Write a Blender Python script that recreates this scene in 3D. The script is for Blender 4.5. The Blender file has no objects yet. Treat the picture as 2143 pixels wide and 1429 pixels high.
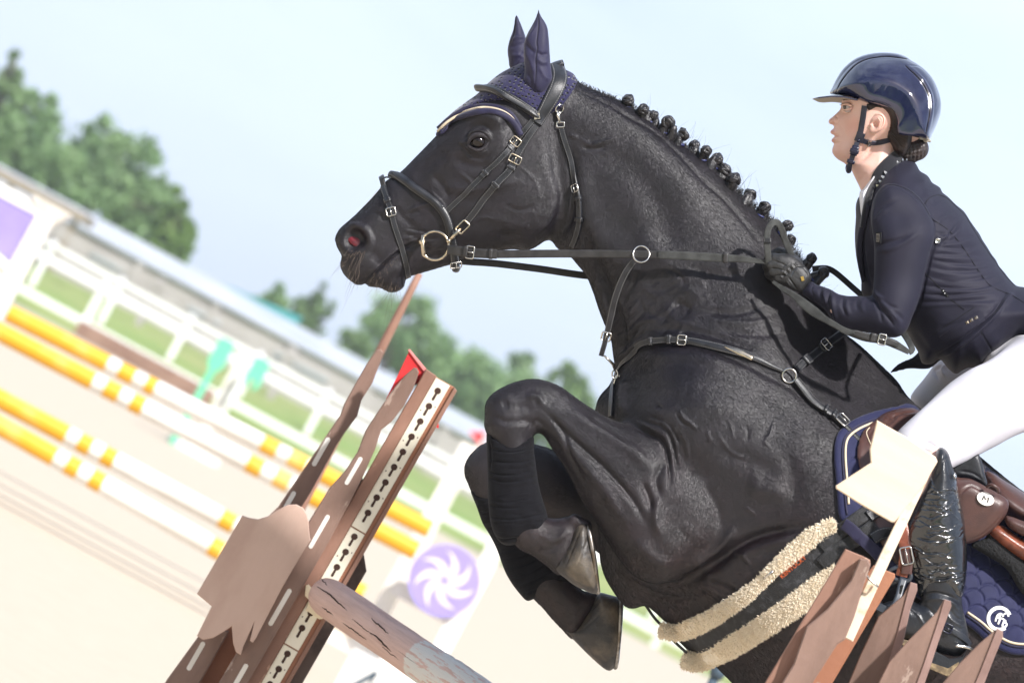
import bpy, math, random
import numpy as np
from mathutils import Vector, Matrix
from mathutils.bvhtree import BVHTree
random.seed(7); RNG = np.random.RandomState(11)
SC = bpy.context.scene; COL = SC.collection
# ------------------------------------------------------------------ camera
FPX, D0, CAMH = 8929.0, 8.93, 1.25
ROLL, PITCH = math.radians(28.3), math.radians(2.0)
cam_d = bpy.data.cameras.new('camera'); cam = bpy.data.objects.new('camera', cam_d); COL.objects.link(cam)
cam_d.sensor_width = 36.0; cam_d.lens = FPX/2143*36; cam_d.clip_start = .5; cam_d.clip_end = 3000
cam.matrix_world = Matrix.Translation((0, 0, CAMH)) @ Matrix.Rotation(math.pi/2+PITCH, 4, 'X') @ Matrix.Rotation(ROLL, 4, 'Z')
cam_d.dof.use_dof = True; cam_d.dof.focus_distance = D0-.12; cam_d.dof.aperture_fstop = 6.3; cam_d.dof.aperture_blades = 0
SC.camera = cam
MC = np.array(cam.matrix_world)[:3, :3]; OC = np.array([0, 0, CAMH], float)
def P(x, y, w=0.0):
    """photo pixel + depth towards the camera (m) from the riding plane -> world"""
    x, y, w = np.broadcast_arrays(np.asarray(x, float), np.asarray(y, float), np.asarray(w, float))
    d = D0-w
    c = np.stack([(x-1071.5)/FPX*d, -(y-714.5)/FPX*d, -d], -1)
    return c@MC.T+OC
def VV(x, y, w=0.0): return Vector(P(x, y, w).tolist())
def ground_pt(x, y, z=0.0):
    r = P(x, y, D0-1)-OC; t = (z-CAMH)/r[2]; return OC+r*t
DW = MC@np.array([0, 0, 1.0])       # towards the camera
RT = np.array([1., 0, 0]); UP = np.array([0, 0, 1.])
# ------------------------------------------------------------------ light
SUN = np.array([.30, -.62, .72]); SUN /= np.linalg.norm(SUN)
EL = math.asin(SUN[2]); AZ = math.atan2(SUN[0], SUN[1])
world = bpy.data.worlds.new('World'); SC.world = world; world.use_nodes = True
nt = world.node_tree; nt.nodes.clear()
def wn(t, **k):
    n = nt.nodes.new(t)
    for a, b in k.items(): setattr(n, a, b)
    return n
wo = wn('ShaderNodeOutputWorld'); bg = wn('ShaderNodeBackground'); sky = wn('ShaderNodeTexSky')
sky.sky_type = 'NISHITA'; sky.sun_disc = False; sky.sun_elevation = EL; sky.sun_rotation = AZ
sky.air_density = 1.0; sky.dust_density = 2.5; sky.ozone_density = 1.2; sky.altitude = 100
tcw = wn('ShaderNodeTexCoord'); nz = wn('ShaderNodeTexNoise'); nz.inputs['Scale'].default_value = 2.4
nz.inputs['Detail'].default_value = 5; nz.inputs['Roughness'].default_value = .52; nz.inputs['Distortion'].default_value = .6
mp = wn('ShaderNodeMapping'); mp.inputs['Scale'].default_value = (1, 1, 2.6); mp.inputs['Location'].default_value = (3.1, 1.7, .4)
rm = wn('ShaderNodeMapRange'); rm.inputs['From Min'].default_value = .36; rm.inputs['From Max'].default_value = .62
rm.inputs['To Min'].default_value = .62; rm.inputs['To Max'].default_value = .97
mxw = wn('ShaderNodeMix', data_type='RGBA'); mxw.inputs[7].default_value = (7.6, 8.8, 11.0, 1)
nt.links.new(tcw.outputs['Generated'], mp.inputs['Vector']); nt.links.new(mp.outputs[0], nz.inputs['Vector'])
nt.links.new(nz.outputs['Fac'], rm.inputs['Value'])
spw = wn('ShaderNodeSeparateXYZ'); nt.links.new(tcw.outputs['Generated'], spw.inputs[0]); rw_ = wn('ShaderNodeMapRange'); rw_.inputs['From Min'].default_value = -.35; rw_.inputs['From Max'].default_value = .75; rw_.inputs['To Min'].default_value = 0.; rw_.inputs['To Max'].default_value = 1.
r2w = wn('ShaderNodeMapRange'); r2w.inputs['From Min'].default_value = .47; r2w.inputs['From Max'].default_value = .60; r2w.inputs['To Max'].default_value = .6; nt.links.new(nz.outputs['Fac'], r2w.inputs['Value']); mx2 = wn('ShaderNodeMix'); nt.links.new(rw_.outputs[0], mx2.inputs[0]); nt.links.new(r2w.outputs[0], mx2.inputs[2]); mx2.inputs[3].default_value = 1.
nt.links.new(spw.outputs[1], rw_.inputs['Value']); mw = wn('ShaderNodeMath', operation='MULTIPLY'); nt.links.new(rm.outputs[0], mw.inputs[0]); nt.links.new(mx2.outputs[0], mw.inputs[1]); nt.links.new(mw.outputs[0], mxw.inputs[0])
nt.links.new(sky.outputs[0], mxw.inputs[6]); nt.links.new(mxw.outputs[2], bg.inputs['Color'])
nt.links.new(bg.outputs[0], wo.inputs[0]); bg.inputs['Strength'].default_value = .0725
sun_d = bpy.data.lights.new('sun', 'SUN'); sun_d.energy = 3.7; sun_d.angle = math.radians(2.2); sun_d.color = (1, .972, .945)
sun = bpy.data.objects.new('sun', sun_d); COL.objects.link(sun)
sun.rotation_euler = Vector(SUN.tolist()).to_track_quat('Z', 'Y').to_euler()
SC.view_settings.view_transform = 'Standard'; SC.view_settings.look = 'None'; SC.view_settings.gamma = 1
SC.view_settings.exposure = .80
SC.cycles.use_adaptive_sampling = True; SC.cycles.adaptive_threshold = .015
SC.cycles.max_bounces = 6; SC.cycles.diffuse_bounces = 4; SC.cycles.glossy_bounces = 3
SC.cycles.transparent_max_bounces = 6; SC.cycles.use_denoising = True
try: SC.cycles.denoiser = 'OPENIMAGEDENOISE'
except Exception: pass
# ------------------------------------------------------------------ materials
MATS = {}
def srgb(r, g, b):
    return tuple(((c/255)/12.92 if c/255 <= .04045 else ((c/255+.055)/1.055)**2.4) for c in (r, g, b))+(1,)
class NT:
    def __init__(s, m): s.t = m.node_tree; s.n = s.t.nodes; s.l = s.t.links
    def new(s, ty, **k):
        n = s.n.new(ty)
        for a, b in k.items():
            if a.startswith('_'): n.inputs[a[1:].replace('_', ' ')].default_value = b
            else: setattr(n, a, b)
        return n
    def link(s, a, b): s.l.new(a, b)
def mat(name, col, rough=.6, metal=0., spec=.5, col2=None, nscale=8., ndet=4., lo=.4, hi=.6, bump=0., bscale=60., bdet=3., stretch=None,
        sheen=0., coat=0., sss=0., coord='Object', extra=None, chip=None):
    m = bpy.data.materials.new(name); m.use_nodes = True; T = NT(m)
    b = T.n['Principled BSDF']; b.inputs['Roughness'].default_value = rough; b.inputs['Metallic'].default_value = metal
    b.inputs['Specular IOR Level'].default_value = spec; b.inputs['Base Color'].default_value = tuple(col[:3])+(1,)
    if sheen: b.inputs['Sheen Weight'].default_value = sheen; b.inputs['Sheen Roughness'].default_value = .45
    if coat: b.inputs['Coat Weight'].default_value = coat; b.inputs['Coat Roughness'].default_value = .06
    if sss: b.inputs['Subsurface Weight'].default_value = sss; b.inputs['Subsurface Radius'].default_value = (.012, .004, .002); b.inputs['Subsurface Scale'].default_value = 1.
    tc = T.new('ShaderNodeTexCoord'); src = tc.outputs[coord]
    if stretch:
        mpn = T.new('ShaderNodeMapping'); mpn.inputs['Scale'].default_value = stretch; T.link(src, mpn.inputs[0]); src = mpn.outputs[0]
    colout = None
    if col2 is not None:
        n = T.new('ShaderNodeTexNoise', _Scale=nscale, _Detail=ndet, _Roughness=.6); T.link(src, n.inputs['Vector'])
        r = T.new('ShaderNodeMapRange'); r.inputs[1].default_value = lo; r.inputs[2].default_value = hi; T.link(n.outputs['Fac'], r.inputs[0])
        mx = T.new('ShaderNodeMix', data_type='RGBA'); mx.inputs[6].default_value = tuple(col[:3])+(1,); mx.inputs[7].default_value = tuple(col2[:3])+(1,)
        T.link(r.outputs[0], mx.inputs[0]); T.link(mx.outputs[2], b.inputs['Base Color']); colout = mx.outputs[2]
    if chip:
        cc, cs, cl = chip; n4 = T.new('ShaderNodeTexNoise', _Scale=cs, _Detail=9., _Roughness=.66); T.link(src, n4.inputs['Vector']); r4 = T.new('ShaderNodeMapRange'); r4.inputs[1].default_value = cl; r4.inputs[2].default_value = cl+.02; T.link(n4.outputs['Fac'], r4.inputs[0])
        m4 = T.new('ShaderNodeMix', data_type='RGBA'); T.link(r4.outputs[0], m4.inputs[0]); T.link(colout, m4.inputs[6]); m4.inputs[7].default_value = tuple(cc)+(1,); T.link(m4.outputs[2], b.inputs['Base Color']); colout = m4.outputs[2]
    if bump:
        n2 = T.new('ShaderNodeTexNoise', _Scale=bscale, _Detail=bdet, _Roughness=.6); T.link(src, n2.inputs['Vector'])
        bp = T.new('ShaderNodeBump', _Strength=1., _Distance=bump); T.link(n2.outputs['Fac'], bp.inputs['Height']); T.link(bp.outputs[0], b.inputs['Normal'])
    if extra: extra(T, b, tc, colout)
    MATS[name] = m; return m
# ------------------------------------------------------------------ mesh building
class Geo:
    def __init__(s): s.v = []; s.f = []; s.m = []; s.uv = []; s.n = 0
    def add(s, v, f, mi=0, uv=None):
        v = np.asarray(v, float).reshape(-1, 3); s.v.append(v)
        for q in f: s.f.append(tuple(int(i)+s.n for i in q)); s.m.append(mi)
        s.uv.append(np.zeros((len(v), 2)) if uv is None else np.asarray(uv, float)); s.n += len(v)
        return s
    def build(s, name, mats, parent=None, smooth=True, sharp=None):
        v = np.concatenate(s.v) if s.v else np.zeros((0, 3))
        return mkobj(name, v, s.f, mats, parent, smooth, s.m, np.concatenate(s.uv), sharp)
def root_of(o):
    while o.parent: o = o.parent
    return o
def mkobj(name, v, f, mats, parent=None, smooth=True, mi=None, uv=None, sharp=None, origin=None):
    v = np.asarray(v, float)
    if parent is not None: org = np.array(root_of(parent).location)
    elif origin is not None: org = np.array(origin, float)
    else: org = np.array([v[:, 0].mean(), v[:, 1].mean(), v[:, 2].min()])
    me = bpy.data.meshes.new(name)
    if isinstance(f, np.ndarray):
        k = f.shape[1]; me.vertices.add(len(v)); me.vertices.foreach_set('co', (v-org).astype(np.float32).ravel())
        me.loops.add(f.size); me.loops.foreach_set('vertex_index', f.astype(np.int32).ravel())
        me.polygons.add(len(f)); me.polygons.foreach_set('loop_start', np.arange(0, f.size, k, dtype=np.int32))
        me.update(calc_edges=True)
    else:
        me.from_pydata((v-org).tolist(), [], f); me.update()
    if not isinstance(mats, (list, tuple)): mats = [mats]
    for m in mats: me.materials.append(MATS[m] if isinstance(m, str) else m)
    if mi is not None and len(mats) > 1: me.polygons.foreach_set('material_index', np.asarray(mi, np.int32))
    if uv is not None:
        ul = me.uv_layers.new(name='uv'); li = np.empty(len(me.loops), np.int32); me.loops.foreach_get('vertex_index', li)
        ul.data.foreach_set('uv', np.asarray(uv, np.float32)[li].ravel())
    me.polygons.foreach_set('use_smooth', np.full(len(me.polygons), smooth))
    if sharp is not None and smooth:
        try: me.set_sharp_from_angle(angle=math.radians(sharp))
        except Exception: pass
    o = bpy.data.objects.new(name, me); COL.objects.link(o)
    if parent is None: o.location = org.tolist()
    else: o.parent = parent
    return o
def tag(o, label=None, cat=None, group=None, kind=None):
    if label: o['label'] = label
    if cat: o['category'] = cat
    if group: o['group'] = group
    if kind: o['kind'] = kind
    return o
def thing(name, label, cat, loc, group=None):
    o = bpy.data.objects.new(name, None); COL.objects.link(o); o.location = [float(c) for c in loc]
    o.empty_display_size = .1; return tag(o, label, cat, group)
def kids(o): return [c for c in bpy.data.objects if c.parent == o]
def copy_tree(o, parent=None):
    c = o.copy(); COL.objects.link(c)
    if parent: c.parent = parent
    for ch in kids(o): copy_tree(ch, c)
    return c
# ------------------------------------------------------------------ curves helpers
def catmull(pts, step, closed=False):
    p = np.asarray(pts, float)
    if len(p) < 3 and not closed:
        n = max(2, int(np.linalg.norm((p[1]-p[0])[:2])/step)+1); t = np.linspace(0, 1, n)[:, None]; return p[0]*(1-t)+p[1]*t
    q = np.vstack([p[-1], p, p[0], p[1]]) if closed else np.vstack([2*p[0]-p[1], p, 2*p[-1]-p[-2]])
    out = []
    for i in range(1, len(q)-2):
        a, b, c, d = q[i-1], q[i], q[i+1], q[i+2]
        n = max(1, int(round(np.linalg.norm((c-b)[:3])/step)))
        t = (np.arange(n)/n)[:, None]
        out.append(.5*((2*b)+(-a+c)*t+(2*a-5*b+4*c-d)*t*t+(-a+3*b-3*c+d)*t**3))
    if not closed: out.append(p[-1][None])
    return np.vstack(out)
def spoly(pts, step=4.):       # smooth closed polygon in pixels
    return catmull(pts, step, True)
def frames(path, up=None):
    p = np.asarray(path, float); t = np.gradient(p, axis=0); t /= np.linalg.norm(t, axis=1)[:, None]+1e-12
    up = np.array(DW) if up is None else np.asarray(up, float)
    if up.ndim == 1: up = np.tile(up, (len(p), 1))
    s = np.cross(t, up); s /= np.linalg.norm(s, axis=1)[:, None]+1e-9; n = np.cross(s, t)
    return p, t, s, n
def tube(g, path, r, seg=8, mi=0, cap=True, up=None, ry=None, closed=False, twist=0):
    p, t, s, n = frames(path, up)
    if closed:
        t = np.roll(p, -1, 0)-np.roll(p, 1, 0); t /= np.linalg.norm(t, axis=1)[:, None]; u = np.array(DW) if up is None else up
        s = np.cross(t, np.tile(u, (len(p), 1)) if np.ndim(u) == 1 else u); s /= np.linalg.norm(s, axis=1)[:, None]+1e-9; n = np.cross(s, t)
    r = np.broadcast_to(np.asarray(r, float), (len(p),)); ry = r if ry is None else np.broadcast_to(np.asarray(ry, float), (len(p),))
    a = np.arange(seg)*2*math.pi/seg
    L = np.concatenate([[0], np.cumsum(np.linalg.norm(np.diff(p, axis=0), axis=1))])
    v = p[:, None]+s[:, None]*(np.cos(a)[None, :, None]*r[:, None, None])+n[:, None]*(np.sin(a)[None, :, None]*ry[:, None, None])
    uv = np.stack([np.broadcast_to(a/(2*math.pi), (len(p), seg)), np.broadcast_to(L[:, None], (len(p), seg))], -1)
    f = []; N = len(p)
    for i in range(N if closed else N-1):
        j = (i+1) % N
        for k in range(seg): f.append((i*seg+k, i*seg+(k+1) % seg, j*seg+(k+1) % seg, j*seg+k))
    if cap and not closed: f.append(tuple(range(seg))[::-1]); f.append(tuple((N-1)*seg+k for k in range(seg)))
    g.add(v.reshape(-1, 3), f, mi, uv.reshape(-1, 2)); return g
def band(g, pos, nrm, width, thick, mi=0, puff=.0, closed=False):
    """flat strap swept along 3-D path; rests on the surface, nrm outward"""
    p = np.asarray(pos, float); nr = np.asarray(nrm, float)
    t = (np.roll(p, -1, 0)-np.roll(p, 1, 0)) if closed else np.gradient(p, axis=0)
    t /= np.linalg.norm(t, axis=1)[:, None]+1e-12
    s = np.cross(t, nr); s /= np.linalg.norm(s, axis=1)[:, None]+1e-9; n = np.cross(s, t); N = len(p)
    w = np.broadcast_to(np.asarray(width, float), (N,))/2; th = np.broadcast_to(np.asarray(thick, float), (N,))
    prof = [(-1, 0), (-1, .72), (-.88, 1), (-.45, 1+puff), (0, 1+puff*1.35), (.45, 1+puff), (.88, 1), (1, .72), (1, 0)]
    L = np.concatenate([[0], np.cumsum(np.linalg.norm(np.diff(p, axis=0), axis=1))])
    v = np.stack([p+s*(a*w)[:, None]+n*((b*th)[:, None]-.0005) for a, b in prof], 1)
    uv = np.stack([np.broadcast_to(np.array([a for a, b in prof])*.5+.5, (N, 9)), np.broadcast_to(L[:, None], (N, 9))], -1)
    f = []
    for i in range(N if closed else N-1):
        j = (i+1) % N
        for k in range(9): f.append((i*9+k, j*9+k, j*9+(k+1) % 9, i*9+(k+1) % 9))
    if not closed: f.append(tuple(range(9))); f.append(tuple((N-1)*9+k for k in range(9))[::-1])
    g.add(v.reshape(-1, 3), f, mi, uv.reshape(-1, 2)); return g
def box(g, c, ax, ay, az, mi=0, bev=0.0):
    c = np.asarray(c, float); ax, ay, az = [np.asarray(q, float) for q in (ax, ay, az)]
    v = [c+a*ax+b*ay+d*az for d in (-1, 1) for b in (-1, 1) for a in (-1, 1)]
    f = [(0, 2, 3, 1), (4, 5, 7, 6), (0, 1, 5, 4), (2, 6, 7, 3), (1, 3, 7, 5), (0, 4, 6, 2)]
    g.add(v, f, mi); return g
def prism(g, poly, w0, w1, mi=0, bev=0.0, mie=None):
    """polygon of pixels extruded between two depths (w1 nearer)."""
    q = np.asarray(poly, float); n = len(q)
    ar = np.sum(q[:, 0]*np.roll(q[:, 1], -1)-np.roll(q[:, 0], -1)*q[:, 1])
    if ar > 0: q = q[::-1]
    if bev:
        c0 = shrink(q, bev)
        a = P(q[:, 0], q[:, 1], w0); b = P(q[:, 0], q[:, 1], w1-bev/1000); t = P(c0[:, 0], c0[:, 1], w1)
        v = np.vstack([a, b, t]); top = tuple(2*n+i for i in range(n))
        f = [(i, (i+1) % n, n+(i+1) % n, n+i) for i in range(n)]+[(n+i, n+(i+1) % n, 2*n+(i+1) % n, 2*n+i) for i in range(n)]
    else:
        v = np.vstack([P(q[:, 0], q[:, 1], w0), P(q[:, 0], q[:, 1], w1)]); top = tuple(n+i for i in range(n))
        f = [(i, (i+1) % n, n+(i+1) % n, n+i) for i in range(n)]
    g.add(v, f, mi if mie is None else mie); k = g.n-len(v)
    for c in (tuple(range(n))[::-1], top): g.f.append(tuple(i+k for i in c)); g.m.append(mi)
    return g
def shrink(q, d):
    e = np.roll(q, -1, 0)-q; nn = np.stack([-e[:, 1], e[:, 0]], 1); nn /= np.linalg.norm(nn, axis=1)[:, None]+1e-9
    m = nn+np.roll(nn, 1, 0); m /= np.maximum(np.sum(m*m, 1)/2, .35)[:, None]
    ar = np.sum(q[:, 0]*np.roll(q[:, 1], -1)-np.roll(q[:, 0], -1)*q[:, 1])
    return q+m*d*(1 if ar > 0 else -1)
def lathe(g, c, axis, prof, seg=24, mi=0, ref=None):
    axis = np.asarray(axis, float); axis /= np.linalg.norm(axis); ref = np.array([1, 0, 0.]) if ref is None else np.asarray(ref)
    s = np.cross(axis, ref); s /= np.linalg.norm(s); t = np.cross(axis, s); a = np.arange(seg)*2*math.pi/seg
    v = np.vstack([np.asarray(c)+axis*h+(s*np.cos(a)[:, None]+t*np.sin(a)[:, None])*r for r, h in prof]); f = []
    for i in range(len(prof)-1):
        for k in range(seg): f.append((i*seg+k, i*seg+(k+1) % seg, (i+1)*seg+(k+1) % seg, (i+1)*seg+k))
    f.append(tuple(range(seg))[::-1]); f.append(tuple((len(prof)-1)*seg+k for k in range(seg)))
    g.add(v, f, mi); return g
# ------------------------------------------------------------------ implicit modelling (photo-pixel space + depth)
def sdist(poly, X, Y):
    """signed distance in pixels, positive inside"""
    q = np.asarray(poly, float); a = q; b = np.roll(q, -1, 0); best = np.full(X.shape, 1e18); ins = np.zeros(X.shape, bool)
    for (ax, ay), (bx, by) in zip(a, b):
        dx, dy = bx-ax, by-ay; L = dx*dx+dy*dy+1e-12
        t = np.clip(((X-ax)*dx+(Y-ay)*dy)/L, 0, 1); d = (X-ax-t*dx)**2+(Y-ay-t*dy)**2; np.minimum(best, d, out=best)
        if ay != by: ins ^= ((ay > Y) != (by > Y)) & (X < (bx-ax)*(Y-ay)/(by-ay)+ax)
    d = np.sqrt(best); return np.where(ins, d, -d)
def rbf(pts, X, Y, sm=.02):
    """smooth field through (x, y, value) points: thin plate"""
    p = np.asarray(pts, float)
    if len(p) == 1: return np.full(X.shape, p[0, 2])
    s = 300.; a = p[:, :2]/s; n = len(a)
    def phi(r2): return np.where(r2 > 0, .5*r2*np.log(r2+1e-12), 0)
    if n < 4:
        r2 = ((X[..., None]-p[:, 0])**2+(Y[..., None]-p[:, 1])**2)/s/s+.02; w = 1/r2**1.5; return (w*p[:, 2]).sum(-1)/w.sum(-1)
    K = phi(((a[:, None]-a[None])**2).sum(-1))+np.eye(n)*sm; Q = np.hstack([np.ones((n, 1)), a])
    A = np.zeros((n+3, n+3)); A[:n, :n] = K; A[:n, n:] = Q; A[n:, :n] = Q.T
    c = np.linalg.solve(A, np.concatenate([p[:, 2], [0, 0, 0]])); out = c[n]+c[n+1]*X/s+c[n+2]*Y/s
    for i in range(n): out = out+c[i]*phi((X/s-a[i, 0])**2+(Y/s-a[i, 1])**2)
    return np.clip(out, p[:, 2].min()*.8, p[:, 2].max()*1.15) if p[:, 2].min() > 0 else np.clip(out, p[:, 2].min()-.02, p[:, 2].max()+.02)
def blur2(A, k):
    for _ in range(k):
        for ax in (0, 1):
            B = np.concatenate([np.take(A, [0], ax), A, np.take(A, [-1], ax)], ax)
            A = (np.take(B, range(0, A.shape[ax]), ax)+2*A+np.take(B, range(2, A.shape[ax]+2), ax))/4
    return A
def smin(a, b, k):
    h = np.clip(.5+.5*(b-a)/k, 0, 1); return b*(1-h)+a*h-k*h*(1-h)
class Field:
    def __init__(s, xs, ys, ws):
        s.xs, s.ys, s.ws = [np.asarray(q, float) for q in (xs, ys, ws)]
        s.X, s.Y = np.meshgrid(s.xs, s.ys, indexing='ij'); s.W = s.ws[None, None]; s.F = None
    def comb(s, F, k): s.F = F if s.F is None else (smin(s.F, F, k) if k > 0 else np.minimum(s.F, F))
    def slab(s, poly, R, Wp, w0=0., k=.02, smooth=4., blur=3, ex=2., add=True, raw=False):
        q = spoly(poly, smooth) if not raw else np.asarray(poly, float)
        d = sdist(q, s.X, s.Y)/1000.
        d = np.where(d > .004, np.maximum(blur2(d, blur), .004), d) if blur else d
        Wm = rbf(Wp, s.X, s.Y) if not np.isscalar(Wp) else np.full(s.X.shape, Wp)
        c = w0 if isinstance(w0, np.ndarray) else (rbf(w0, s.X, s.Y) if not np.isscalar(w0) else np.full(s.X.shape, w0))
        Rm = rbf(R, s.X, s.Y) if not np.isscalar(R) else np.full(s.X.shape, R)
        t = 1-np.minimum(d/Rm, 1); sc = np.minimum(Wm, Rm)
        F = (((np.abs(s.W-c[..., None])/Wm[..., None])**ex+(t**ex)[..., None])**(1/ex)-1)*sc[..., None]
        F = F.astype(np.float32)
        if add: s.comb(F, k)
        return F
    def caps(s, pts, k=.02, add=True, flat=1.):
        """round cones through (x, y, w, r) in px, m"""
        F = None
        for (x0, y0, w0, r0), (x1, y1, w1, r1) in zip(pts[:-1], pts[1:]):
            A = np.array([x0/1000, y0/1000, w0/flat]); B = np.array([x1/1000, y1/1000, w1/flat]); d = B-A; L = d@d+1e-12
            px, py, pw = (s.X/1000-A[0])[..., None], (s.Y/1000-A[1])[..., None], s.W/flat-A[2]
            t = np.clip((px*d[0]+py*d[1]+pw*d[2])/L, 0, 1)
            D = np.sqrt((px-t*d[0])**2+(py-t*d[1])**2+(pw-t*d[2])**2)-(r0+(r1-r0)*t); D = D.astype(np.float32)
            F = D if F is None else smin(F, D, .006)
        if add: s.comb(F, k)
        return F
    def cut(s, F, k=.01): s.F = -smin(-s.F, F, k)      # subtract F
    def clip(s, F, k=.003): s.F = -smin(-s.F, -F, k)
    def mesh(s):
        F = s.F; xs, ys, ws = s.xs, s.ys, s.ws
        for ax in (0, 1, 2):
            sl = [slice(None)]*3
            for e in (0, -1): sl[ax] = e; F[tuple(sl)] = np.maximum(F[tuple(sl)], 1e-3)
        ins = F < 0; nx, ny, nz = F.shape
        c = np.zeros((nx-1, ny-1, nz-1), np.int8)
        for i in (0, 1):
            for j in (0, 1):
                for k in (0, 1): c += ins[i:nx-1+i, j:ny-1+j, k:nz-1+k]
        I, J, K = np.nonzero((c > 0) & (c < 8)); idx = np.full(c.shape, -1, np.int32); idx[I, J, K] = np.arange(len(I))
        acc = np.zeros((len(I), 3)); cnt = np.zeros(len(I))
        cor = [(i, j, k) for i in (0, 1) for j in (0, 1) for k in (0, 1)]
        for a in cor:
            for ax in range(3):
                if a[ax]: continue
                b = list(a); b[ax] = 1
                fa = F[I+a[0], J+a[1], K+a[2]]; fb = F[I+b[0], J+b[1], K+b[2]]; m = (fa < 0) != (fb < 0)
                t = np.where(m, fa/np.where(m, fa-fb, 1), 0); p = np.array(a, float)[None].repeat(len(I), 0); p[:, ax] = t
                acc += p*m[:, None]; cnt += m
        p = acc/cnt[:, None]; gx = I+p[:, 0]; gy = J+p[:, 1]; gz = K+p[:, 2]
        px = np.interp(gx, np.arange(nx), xs); py = np.interp(gy, np.arange(ny), ys); pw = np.interp(gz, np.arange(nz), ws)
        quads = []
        for ax in range(3):
            A = ins[:-1] != ins[1:] if ax == 0 else (ins[:, :-1] != ins[:, 1:] if ax == 1 else ins[:, :, :-1] != ins[:, :, 1:])
            i, j, k = np.nonzero(A); o = [q for q in range(3) if q != ax]; c3 = np.stack([i, j, k], 1)
            ok = np.all([(c3[:, q] > 0) & (c3[:, q] < F.shape[q]-1) for q in o], 0); c3 = c3[ok]
            def at(d0, d1):
                e = c3.copy(); e[:, o[0]] += d0; e[:, o[1]] += d1; return idx[e[:, 0], e[:, 1], e[:, 2]]
            q4 = np.stack([at(-1, -1), at(0, -1), at(0, 0), at(-1, 0)], 1)
            fl = ins[c3[:, 0], c3[:, 1], c3[:, 2]]
            if ax == 1: fl = ~fl
            # pixel y points down: handedness flipped
            q4 = np.where(fl[:, None], q4[:, ::-1], q4); quads.append(q4)
        return np.stack([px, py, pw], 1), np.vstack(quads)
def lsmooth(v, f, it, lam=.5):
    e = np.vstack([f[:, [0, 1]], f[:, [1, 2]], f[:, [2, 3]], f[:, [3, 0]]]); n = len(v)
    for _ in range(it):
        acc = np.zeros_like(v); cnt = np.zeros(n)
        for ax in range(v.shape[1]): acc[:, ax] = np.bincount(e[:, 0], v[e[:, 1], ax], n)+np.bincount(e[:, 1], v[e[:, 0], ax], n)
        cnt = np.bincount(e[:, 0], minlength=n)+np.bincount(e[:, 1], minlength=n)
        v = v*(1-lam)+lam*acc/np.maximum(cnt, 1)[:, None]
    return v
def subdiv(v, f):
    me = bpy.data.meshes.new('tmp'); me.from_pydata(v.tolist(), [], f.tolist()) if len(f) < 100 else None
    if len(f) >= 100:
        me.vertices.add(len(v)); me.vertices.foreach_set('co', v.astype(np.float32).ravel())
        me.loops.add(f.size); me.loops.foreach_set('vertex_index', f.astype(np.int32).ravel())
        me.polygons.add(len(f)); me.polygons.foreach_set('loop_start', np.arange(0, f.size, 4, dtype=np.int32)); me.update(calc_edges=True)
    o = bpy.data.objects.new('tmp', me); COL.objects.link(o); md = o.modifiers.new('s', 'SUBSURF'); md.levels = 1; md.render_levels = 1
    dg = bpy.context.evaluated_depsgraph_get(); ev = o.evaluated_get(dg); m2 = ev.to_mesh()
    V = np.empty(len(m2.vertices)*3, np.float32); m2.vertices.foreach_get('co', V); Fq = np.empty(len(m2.loops), np.int32); m2.loops.foreach_get('vertex_index', Fq)
    ev.to_mesh_clear(); bpy.data.objects.remove(o); bpy.data.meshes.remove(me)
    return V.reshape(-1, 3).astype(float), Fq.reshape(-1, 4)
def vnormals(v, f):
    a = v[f[:, 2]]-v[f[:, 0]]; b = v[f[:, 3]]-v[f[:, 1]]; n = np.cross(a, b); out = np.zeros_like(v)
    for k in range(4):
        for ax in range(3): out[:, ax] += np.bincount(f[:, k], n[:, ax], len(v))
    return out/(np.linalg.norm(out, axis=1)[:, None]+1e-12)
def to_world(v): return P(v[:, 0], v[:, 1], v[:, 2])
def sculpt(v, nrm, strokes, side=1, wmin=-9.):
    """v pixel-space; strokes: (points, width px, depth mm [+ = ridge, - = groove]); displaces along the pixel-space normal"""
    near = (nrm[:, 2]*side > .12) & (v[:, 2]*side > wmin); idx = np.nonzero(near)[0]; x = v[idx, 0]; y = v[idx, 1]
    dsp = np.zeros(len(idx))
    for st in strokes:
        pts, wd, dp = st[:3]; q = catmull(pts, 6.) if len(pts) > 2 else np.asarray(pts, float)
        lo = q.min(0)-3*wd; hi = q.max(0)+3*wd; m = (x > lo[0]) & (x < hi[0]) & (y > lo[1]) & (y < hi[1])
        if not m.any(): continue
        xx, yy = x[m], y[m]; best = np.full(len(xx), 1e9); tt = np.zeros(len(xx))
        if len(q) == 1: best = (xx-q[0, 0])**2+(yy-q[0, 1])**2; tt[:] = .5
        for i in range(len(q)-1):
            a, b = q[i], q[i+1]; d = b-a; t = np.clip(((xx-a[0])*d[0]+(yy-a[1])*d[1])/(d@d+1e-9), 0, 1)
            r = (xx-a[0]-t*d[0])**2+(yy-a[1]-t*d[1])**2; c = r < best; best = np.where(c, r, best); tt = np.where(c, (i+t)/max(1, len(q)-1), tt)
        fade = np.clip(np.minimum(tt, 1-tt)*4+.15, 0, 1) if len(q) > 1 else 1.
        dsp[m] += (st[3] if len(st) > 3 else 1)*dp/1000*np.exp(-best/(wd*wd)*1.2)*fade
    # pixel-space displacement (1 px = 1 mm)
    dsp *= np.clip((nrm[idx, 2]*side-.12)/.35, 0, 1)
    out = v.copy(); k = nrm[idx]; out[idx, 0] += k[:, 0]*dsp*1000; out[idx, 1] += k[:, 1]*dsp*1000; out[idx, 2] += k[:, 2]*dsp
    return out
def pnormals(v, f):
    q = v.copy(); q[:, 0] /= 1000; q[:, 1] /= 1000; n = vnormals(q, f)
    # orient outward via the pixel-space handedness
    return -n if ORI_FLIP else n
ORI_FLIP = True
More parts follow.
